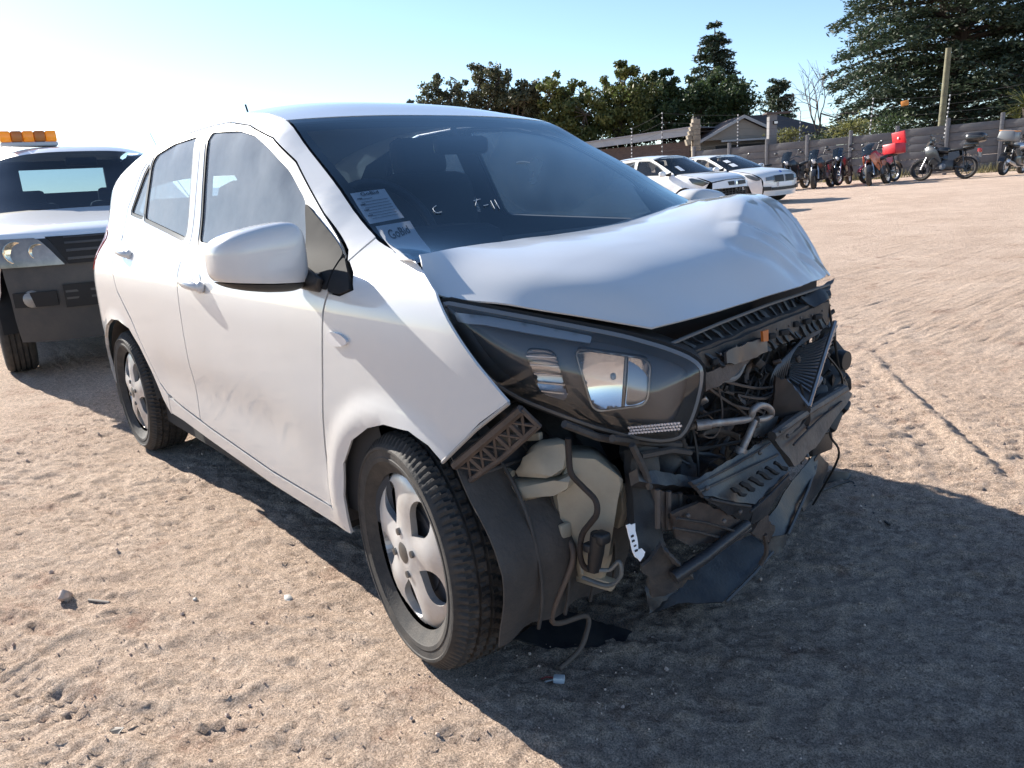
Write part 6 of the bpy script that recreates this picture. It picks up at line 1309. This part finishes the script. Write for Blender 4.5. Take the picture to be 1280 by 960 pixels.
broad_tree('bushy yellow-tipped tree, tallest one left of the conical cedar', (-31.864, 35.0571), [((-32.3098, 34.5078, 6.4638), 1.0), ((-31.6298, 35.3456, 7.2995), .7), ((-31.7623, 35.1824, 6.5927), 1.0), ((-31.2205, 35.8499, 6.3608), 1.0), ((-32.2112, 34.6292, 5.2718), 1.6), ((-31.3587, 35.6797, 5.1907), 1.6), ((-31.8364, 35.091, 3.9918), 2.0)], 15000, .11, LEAF_Y, 3.6, 14, G_)
broad_tree('dark green bushy tree touching the left side of the conical cedar', (-30.8713, 37.8672), [((-31.0807, 37.6091, 6.7603), .9), ((-30.5876, 38.2167, 6.6217), .9), ((-31.2465, 37.4048, 5.6658), 1.3), ((-30.4089, 38.4369, 5.4932), 1.3), ((-30.791, 37.966, 4.3579), 1.9)], 13000, .11, LEAF_D, 3.6, 15, G_)
broad_tree('broad dark evergreen at the foot of the conical cedar behind the gable', (-28.8473, 40.3611), [((-29.6617, 39.3575, 5.9799), 1.1), ((-28.8559, 40.3504, 6.1813), 1.2), ((-28.1103, 41.2691, 5.833), 1.1), ((-27.7332, 41.7337, 5.2392), .8), ((-29.5394, 39.5083, 4.8497), 1.7), ((-28.4472, 40.854, 4.7457), 1.8), ((-28.9763, 40.2021, 3.7115), 2.0)], 15000, .11, LEAF_D, 3.6, 16, G_)
def conifer(label, xy, H_, R0, nlev, nbr, mat, seed, name, cards=26, cs=.22, shape=1.0, top=.0, zs=.8, droop=.25, group=None, flat=.75):
    r = np.random.default_rng(seed); root = thing(name, label, 'tree', (xy[0], xy[1], float(ground_z(*xy))), 0, group); C_ = []; tw = MB(); tw.tube([(0, 0, -.2), (.05, 0, H_ * .5), (0, 0, H_)], [.035 * H_ * .6 + .05, .02 * H_ + .03, .02], 8)
    for i in range(nlev):
        t0_ = (i + .5 * r.random()) / nlev
        for j in range(nbr):
            t = min(.985, max(0, t0_ + r.normal(0, .35) / nlev)); z = zs + (H_ - zs) * t
            az = 2 * math.pi * (j + r.random() * .8) / nbr + i * 1.1; L = R0 * ((1 - t) ** shape * (1 - top) + top) * r.uniform(.7, 1.12); m = 6; pts = []
            up = .12 * L * (1 - 2 * t * .2)
            for k in range(m + 1):
                s = k / m; pts.append(V(math.cos(az) * L * s, math.sin(az) * L * s, z + up * math.sin(s * 2.2) - droop * L * s * s + r.normal(0, .03 * L * .3)))
            tw.tube(pts, [max(.012, .02 * L * (1 - s_ / m)) for s_ in range(m + 1)], 5)
            kc = int(cards * (.4 + L / R0)); s = r.uniform(.18, 1.02, kc) ** .8; ix = np.minimum((s * m).astype(int), m - 1); f = s * m - ix; pa_ = np.array(pts); ctr = pa_[ix] * (1 - f)[:, None] + pa_[np.minimum(ix + 1, m)] * f[:, None]
            wv = np.array([-math.sin(az), math.cos(az), 0]); ctr = ctr + wv * (r.normal(0, .16, kc) * L * (.35 + .5 * np.sin(np.pi * np.clip(s, 0, 1))))[:, None] + r.normal(0, 1, (kc, 3)) * np.array([.05, .05, .06]) * (1 + L * .12); C_.append(ctr)
    cards_obj('crown', leaf_cards(np.concatenate(C_), cs, .38, flat, seed), mat, root); tw.build('trunk', BARK, root, 50); return root
conifer('tall dark conical cedar with tiered branches behind the house gable', (-31.8445, 44.6025), 10.1, 3.1, 21, 9, NEEDLE, 21, 'conical_cedar', 90, .14, .72, .12, 1.2, .10, G_, .55)
conifer('small feathery dark conifer behind the house roof', (-33.0192, 54.2633), 6.9, 1.9, 14, 9, NEEDLE, 22, 'small_conifer', 60, .14, .5, .25, 1.0, -.25, G_, .3)
conifer('giant spreading cedar filling the right top corner behind the wall', (-15.6179, 42.3798), 14.5, 7.2, 24, 9, NEEDLE, 23, 'giant_cedar', 430, .135, .40, .50, .8, .20, G_, .6)
conifer('second dark cedar standing right of the giant cedar behind the palm', (-12.9232, 50.4609), 13, 5.5, 16, 8, NEEDLE, 24, 'dark_cedar', 200, .17, .5, .4, 1.0, .2, G_, .7)
# bare tree
r = np.random.default_rng(5); xy = (-20.2651, 38.2406); bt = thing('bare_tree', 'leafless tree with fine bare twigs between the house and the giant cedar', 'tree', (xy[0], xy[1], float(ground_z(*xy))), 0, G_); tw = MB(); fine = MB()
def grow(p, d, L, rad, lev):
    q = [p]; dd = d.copy()
    for k in range(3): dd = dd + r.normal(0, .13, 3); dd /= np.linalg.norm(dd); q.append(q[-1] + dd * L / 3)
    (tw if lev < 2 else fine).tube(q, [rad, rad * .9, rad * .8, rad * .65], 6 if lev < 2 else 4, cap=False)
    if lev < 5:
        for k in range(3 if lev < 4 else 2):
            nd = dd + r.normal(0, .42, 3) + V(0, 0, .12); nd /= np.linalg.norm(nd); grow(q[-1] if k else q[2], nd, L * r.uniform(.62, .82), rad * .58, lev + 1)
grow(V(0, 0, -.1), V(-.10, .05, 1), 1.9, .11, 0); tw.build('trunk', M('grey_bark', (.12, .095, .085), .9), bt, 50); fine.build('twigs', M('grey_twig', (.13, .10, .095), .9), bt, 50)
# palm-like yucca at the right edge
xy = (-9.9243, 34.3198); yu = thing('yucca', 'yellow-green spiky yucca rising above the wall at the right frame edge', 'plant', (xy[0], xy[1], float(ground_z(*xy)))); MB().tube([(0, 0, -.1), (.05, .03, 1.2), (0, 0, 2.3)], [.16, .13, .12], 10).build('trunk', BARK, yu, 50)
YL = M('yucca_leaf', (.16, .17, .045), .5, col2=(.09, .11, .035), vscale=3, translucent=.25); lf = None
for hx, hz, nL, sc in ((0, 2.3, 46, 1.0), (.45, 2.0, 34, .8), (-.3, 1.85, 26, .7)):
    for k in range(nL):
        if lf is None:
            mb = MB(); P = []
            for s in np.linspace(0, 1, 6): w = .040 * (1 - s) ** .6 + .003; z = s * .95 - .0; x = .10 * s * s; P.append([(x * 3, -w, z), (x * 3 + .01, 0, z - .006), (x * 3, w, z)])
            lf = mb.sheet(np.array(P), .004).build('leaf', YL, yu, 60); o = lf
        else: o = inst(lf, 'leaf', yu, (0, 0, 0), 0)
        th = r.uniform(.05, 1.75) ; az = r.uniform(0, 2 * math.pi); o.location = (hx * GR[0], hx * GR[1], hz); o.rotation_euler = (0, th, az); o.scale = (sc, sc, sc * r.uniform(.8, 1.1))
# low shrubs along the wall top and dry grass at its foot
def shrub(lab, xy, z, n, rad, mat, seed):
    rr = np.random.default_rng(seed); C_ = rr.normal(size=(n, 3)) * np.array([rad, rad, rad * .4]); C_ = C_[:, :1] * np.array([GR[0], GR[1], 0]) + C_[:, 1:2] * np.array([GD[0], GD[1], 0]) * .4 + C_[:, 2:] * np.array([0, 0, 1.])
    root = thing('shrub', lab, 'shrub', (xy[0], xy[1], float(ground_z(*xy)))); cards_obj('foliage', leaf_cards(C_ + V(0, 0, z), .07, .5, 0, seed), mat, root); mb = MB()
    for k in range(9): p = C_[k * 7] + V(0, 0, z); mb.tube([(p[0] * .3, p[1] * .3, 0), tuple(p)], [.02, .008], 5)
    mb.build('stem', BARK, root, 40)
shrub('pale yellow-green shrub above the wall, below the bare tree', (-16.7218, 33.8786), 2.15, 900, .55, SHRUBL, 31); shrub('small yellowish shrub beside the lamp pillar above the wall', (-19.3297, 33.0455), 2.15, 500, .40, SHRUBL, 32)
shrub('dark green creeper hanging over the wall behind the red delivery box', (-14.67, 33.2329), 2.15, 700, .5, LEAF_D, 33)
rr = np.random.default_rng(9); n = 2600; t = rr.uniform(0, wl * .62, n); C_ = np.c_[wa[0] + wu[0] * t + wnm[0] * rr.exponential(.18, n), wa[1] + wu[1] * t + wnm[1] * rr.exponential(.18, n)]; kk = np.sin(t * 1.9) + np.sin(t * .7 + 1) > rr.uniform(-1.3, 1.1, n); C_ = C_[kk]
P = []
for c in C_:
    z = float(ground_z(*c)); a = rr.uniform(0, 6.28); h_ = rr.uniform(.08, .38); d = V(math.cos(a), math.sin(a), 0); w = V(-d[1], d[0], 0) * .008; b0 = V(c[0], c[1], z); P += [b0 - w, b0 + w, b0 + d * h_ * .4 + V(0, 0, h_) + w * .3, b0 + d * h_ * .4 + V(0, 0, h_) - w * .3]
o = cards_obj('dry_grass', np.array(P), M('dry_grass_blade', (.26, .22, .10), .7, col2=(.14, .15, .05), vscale=2, translucent=.2), None); tag(o, 'dry grass tufts along the foot of the wall', kind='stuff')

# ---------------------------------------------------------------- motorcycles
MBLK = M('motorcycle_black', (.018, .018, .02), .3, coat=.5); MSIL = M('motorcycle_silver', (.55, .55, .56), .3, metal=.8); MRED = M('motorcycle_red', (.55, .025, .03), .35, coat=.8); MORG = M('motorcycle_orange', (.55, .16, .07), .35, coat=.6); MGRY = M('motorcycle_grey', (.16, .17, .18), .4, coat=.4); SEATM = M('vinyl_seat', (.016, .016, .017), .5); ENGM = M('engine_casting', (.22, .22, .23), .45, metal=.7, var=.4, vscale=15); REDBOX = M('red_box_plastic', (.62, .02, .03), .4)
HLG = M('motorcycle_headlamp', (.85, .86, .88), .1, coat=1)
def motorcycle(label, xy, head, lean=.12, tank=MBLK, mask=None, box=None, fairing=None, R=.31, guard=MBLK, steer=.0, high=0.):
    t = thing('motorcycle', label, 'motorcycle', group='motorcycles parked along the wall'); f = .70; rr = -.68
    def wheel_(x, st):
        R_ = rot_m(0, 0, st); a = MB().lathe([(R * .72, -.06), (R * .9, -.075), (R, -.04), (R + .006, 0), (R, .04), (R * .9, .075), (R * .72, .06)], 28).xf(R_, (x, 0, R)).build('wheel', RUBBER, t, 50)
        mb = MB(); mb.lathe([(R * .74, -.04), (R * .68, -.03), (R * .68, .03), (R * .74, .04)], 24); mb.lathe([(.001, -.06), (.05, -.06), (.05, .06), (.001, .06)], 10); mb.lathe([(.12, -.07), (.04, -.07)], 16)
        for k in range(7): q = 2 * math.pi * k / 7; mb.tube([(0.03 * math.cos(q), 0, .03 * math.sin(q)), (R * .7 * math.cos(q), 0, R * .7 * math.sin(q))], .011, 5)
        mb.xf(R_, (x, 0, R)).build('rim', MSIL if box != 'top' else MBLK, a, 50)
    wheel_(f, steer); wheel_(rr, 0)
    mb = MB(); mb.tube([(.36, 0, .86 + high), (-.05, 0, .74 + high), (-.45, 0, .78 + high), (-.85, 0, .86 + high)], .03, 8); mb.tube([(.36, 0, .82 + high), (.22, 0, .40), (-.2, 0, .34), (-.30, 0, .74 + high)], .025, 8)
    for s in (1, -1): mb.tube([(-.22, .08 * s, .40), (rr, .09 * s, R)], .024, 6); mb.tube([(-.55, .11 * s, .80 + high), (rr + .02, .11 * s, R + .02)], .022, 6)
    mb.build('frame', MBLK, t, 50)
    mb = MB(); mb.rbox((.06, 0, .42), (.42, .30, .28), .05); mb.rbox((.16, 0, .60), (.20, .22, .22), .03, (0, .25, 0))
    for k in range(5): mb.box((.16, 0, .52 + k * .04), (.24, .25, .012))
    mb.lathe([(.001, -.19), (.10, -.18), (.12, -.14), (.12, .14), (.10, .18), (.001, .19)], 16, c=(-.02, 0, .40)); mb.build('engine', ENGM, t, 40)
    mb = MB(); P = []
    for k, x in enumerate(np.linspace(-.14, .36, 9)):
        s = k / 8; w = .185 * math.sin(math.pi * (.12 + .8 * s)) ** .6; h0 = .70 + high + .05 * s; h1 = .84 + high + .12 * math.sin(math.pi * (.2 + .62 * s)); P.append([(x, w * math.sin(a) * (1 if abs(a) < 9 else 1), (h0 + h1) / 2 + (h1 - h0) / 2 * math.cos(a)) for a in np.linspace(-math.pi, math.pi, 15)])
    mb.grid(np.array(P)); mb.add([P[0][i] for i in range(14)], [tuple(range(14))]); mb.add([P[-1][i] for i in range(14)], [tuple(range(13, -1, -1))]); mb.build('fuel_tank', tank, t, 50)
    mb = MB(); mb.rbox((-.34, 0, .84 + high), (.48, .25, .09), .035, (0, .06, 0)); mb.rbox((-.70, 0, .90 + high), (.34, .20, .08), .03, (0, .12, 0)); mb.build('seat', SEATM, t, 50)
    for sd in (1, -1):
        mb = MB(); mb.plate([(-.14, .13 * sd, .76 + high), (-.46, .13 * sd, .80 + high), (-.50, .13 * sd, .70), (-.30, .15 * sd, .56), (-.14, .15 * sd, .58)], .03, bev=.008); mb.build('side_cover', tank if tank is not MSIL else MBLK, t, 40)
    mb = MB(); mb.rbox((.34, 0, .62), (.07, .30, .30), .02, (0, -.2, 0)); mb.build('radiator', DARK, t, 30); mb = MB(); mb.rbox((-.02, 0, .44), (.66, .36, .34), .06); mb.rbox((-.18, 0, .66), (.46, .26, .22), .05); mb.build('lower_fairing', MBLK, t, 40); mb = MB()
    for sd in (1, -1): mb.tube(ease([(.22, .16 * sd, .34), (.38, .27 * sd, .42), (.34, .27 * sd, .62), (.24, .14 * sd, .72)], 4), .014, 6); mb.box((-.06, .24 * sd, .30), (.10, .14, .03))
    mb.build('crash_bar', MBLK, t, 50)
    cs_, sn_ = math.cos(steer), math.sin(steer); rt = lambda p: (f - .22 + (p[0] - f + .22) * cs_ - p[1] * sn_, (p[0] - f + .22) * sn_ + p[1] * cs_, p[2])
    mb = MB()
    for s in (1, -1): mb.tube([rt((f, .10 * s, R)), rt((f - .12, .10 * s, R + .30)), rt((.40, .10 * s, .98 + high))], [.026, .028, .022], 8)
    mb.build('front_fork', MSIL, t, 50)
    mb = MB(); mb.tube(ease([rt((.26, -.40, 1.06 + high)), rt((.38, -.24, 1.10 + high)), rt((.40, 0, 1.02 + high)), rt((.38, .24, 1.10 + high)), rt((.26, .40, 1.06 + high))], 4), .014, 6); hb = mb.build('handlebar', MBLK, t, 50)
    for s in (1, -1):
        mb = MB(); mb.tube([rt((.36, .26 * s, 1.09 + high)), rt((.36, .36 * s, 1.26 + high))], .007, 5); mb.ell(rt((.35, .40 * s, 1.29 + high)), (.04, .14, .09), 10, 6); mb.build('mirror', MBLK, hb, 50)
    mb = MB(); P = []
    for a in np.linspace(.3, 2.6, 10): P.append([rt((f + (R + .03) * math.cos(a), y, R + (R + .03) * math.sin(a) - .012 * abs(y / .06) ** 2)) for y in (-.07, -.03, 0, .03, .07)])
    mb.sheet(np.array(P), .006); mb.build('front_mudguard', guard, t, 50)
    mb = MB(); P = []
    for a in np.linspace(.6, 2.9, 10): P.append([(rr + (R + .05) * math.cos(a), y, R + .04 + (R + .05) * math.sin(a)) for y in (-.09, -.04, 0, .04, .09)])
    mb.sheet(np.array(P), .006); mb.build('rear_mudguard', MBLK, t, 50)
    mb = MB(); mb.tube(ease([(.24, -.10, .52), (.30, -.13, .34), (.05, -.15, .26), (-.3, -.16, .30)], 4), .022, 8); mb.tube([(-.28, -.16, .30), (-.45, -.17, .36), (-.92, -.18, .46)], [.035, .05, .048], 10); mb.build('exhaust', MSIL, t, 50)
    c = rt((.52, 0, .92 + high)); mb = MB(); mb.lathe([(.001, .055), (.07, .05), (.095, .02), (.085, -.06), (.001, -.09)], 16, 'x'); mb.xf(rot_m(0, 0, steer), c); hl_ = mb.build('headlight', mask or MBLK, t, 50); MB().lathe([(.001, .06), (.05, .058), (.088, .03)], 16, 'x').xf(rot_m(0, 0, steer), c).build('headlight_lens', HLG, hl_, 60)
    mb = MB(); mb.rbox(rt((.47, 0, 1.12 + high)), (.05, .22, .16), .03, (0, -.4, steer)); mb.build('instrument_cowl', mask or MBLK, t, 50)
    if fairing:
        for s in (1, -1):
            mb = MB(); mb.plate([(.66, .10 * s, .95 + high), (.40, .20 * s, 1.02 + high), (.18, .21 * s, .84 + high), (.02, .20 * s, .55), (.22, .18 * s, .42), (.46, .17 * s, .60), (.60, .14 * s, .78 + high)], .02, bev=.006); mb.build('fairing', fairing, t, 40)
        P = [[(.64 - .22 * b, y * (.15 + .03 * b), 1.0 + high + .30 * b - .04 * abs(y)) for y in (-1, -.5, 0, .5, 1)] for b in (0, .5, 1)]; MB().sheet(np.array(P), .004).build('windshield', WS_FAR, t, 60)
    if box == 'delivery':
        b = MB(); b.rbox((-.72, 0, 1.06 + high), (.52, .56, .36), .04); bx = b.build('delivery_box', REDBOX, t, 40); MB().rbox((-.98, 0, 1.42 + high), (.06, .54, .44), .025, (0, .12, 0)).build('open_lid', REDBOX, bx, 40); mb = MB(); mb.ell((-.935, 0, 1.42 + high), (.02, .09, .09), 12, 6); mb.build('lid_latch', M('pale_latch', (.5, .5, .5), .4), bx, 50); MB().plate([(-.60, -.283, 1.02 + high), (-.60, -.283, 1.14 + high), (-.80, -.283, 1.14 + high), (-.80, -.283, 1.02 + high)], .004).build('reflective_patch', M('pale_patch', (.75, .55, .5), .4), bx, 0)
    if box == 'top':
        b = MB(); b.ell((-.86, 0, 1.18 + high), (.60, .50, .30), 24, 12, 3.2); bx = b.build('top_box', MBLK, t, 60); mb = MB(); mb.ell((-.86, 0, 1.20 + high), (.63, .52, .03), 24, 6, 3.2); mb.build('top_box_seam', MGRY, bx, 50); MB().rbox((-.74, 0, 1.0 + high), (.4, .16, .10), .02).build('box_rack', MBLK, bx, 40)
        MB().rbox((-1.02, 0, .78 + high), (.10, .16, .12), .02).build('tail_light', REDLENS, t, 40); MB().plate([(-1.05, -.10, .58 + high), (-1.05, .10, .58 + high), (-1.02, .10, .74 + high), (-1.02, -.10, .74 + high)], .008).build('number_plate', M('plate_back', (.4, .4, .38), .4), t, 0)
    if box == 'case':
        b = MB(); b.rbox((-.80, 0, 1.16 + high), (.52, .58, .34), .09, taper=.82); bx = b.build('top_case', MGRY, t, 40); MB().rbox((-.80, 0, 1.30 + high), (.36, .50, .03), .01).build('orange_band', M('orange_reflector', (.8, .35, .12), .3), bx, 40); MB().rbox((-.70, 0, .95 + high), (.3, .2, .10), .02).build('box_rack', MBLK, bx, 40)
    zg = float(ground_z(*xy)); t.matrix_world = Matrix.Translation((xy[0], xy[1], zg)) @ Matrix.Rotation(math.atan2(head[1], head[0]), 4, 'Z') @ Matrix.Rotation(lean, 4, 'X') @ Matrix.Scale(1.04, 4); return t
def hdg(a): return GR * math.cos(math.radians(a)) - GD * math.sin(math.radians(a))        # 0 = to the right, 90 = towards the camera
motorcycle('dark low motorcycle half hidden behind the white saloon, leftmost of the row', (-15.346, 23.9894), hdg(160), .10, MGRY)
motorcycle('dark motorcycle with chrome handlebar fittings beside the saloon bonnet', (-14.3083, 25.2681), hdg(138), .10, MBLK, MSIL, steer=.25, fairing=MBLK)
motorcycle('black motorcycle with a white headlamp cowl turned towards the camera', (-13.2623, 25.2874), hdg(136), .12, MBLK, M('white_cowl', (.8, .8, .8), .3), steer=.3, fairing=MBLK)
motorcycle('black motorcycle with a tall pale windscreen, right of the white-cowled one', (-13.3953, 27.0278), hdg(128), .10, MBLK, MGRY, steer=-.2, fairing=MBLK)
motorcycle('red delivery motorcycle with a red rear box and its lid raised', (-12.2444, 27.4938), hdg(156), .10, MRED, MRED, 'delivery', MRED, guard=MRED, high=.06)
motorcycle('bare motorcycle with orange tank panels leaning in front of the red delivery one', (-11.4276, 25.6437), hdg(138), .20, MORG, MBLK, None, MORG, steer=.35)
motorcycle('black touring motorcycle with a black top box, second from the right', (-9.9546, 27.1414), hdg(232), .12, MBLK, MBLK, 'top', MBLK, high=.08, R=.34, guard=MSIL)
motorcycle('black motorcycle with a grey top case at the right frame edge', (-8.3218, 28.5185), hdg(-36), .12, MSIL, MBLK, 'case', guard=MBLK, high=.05)
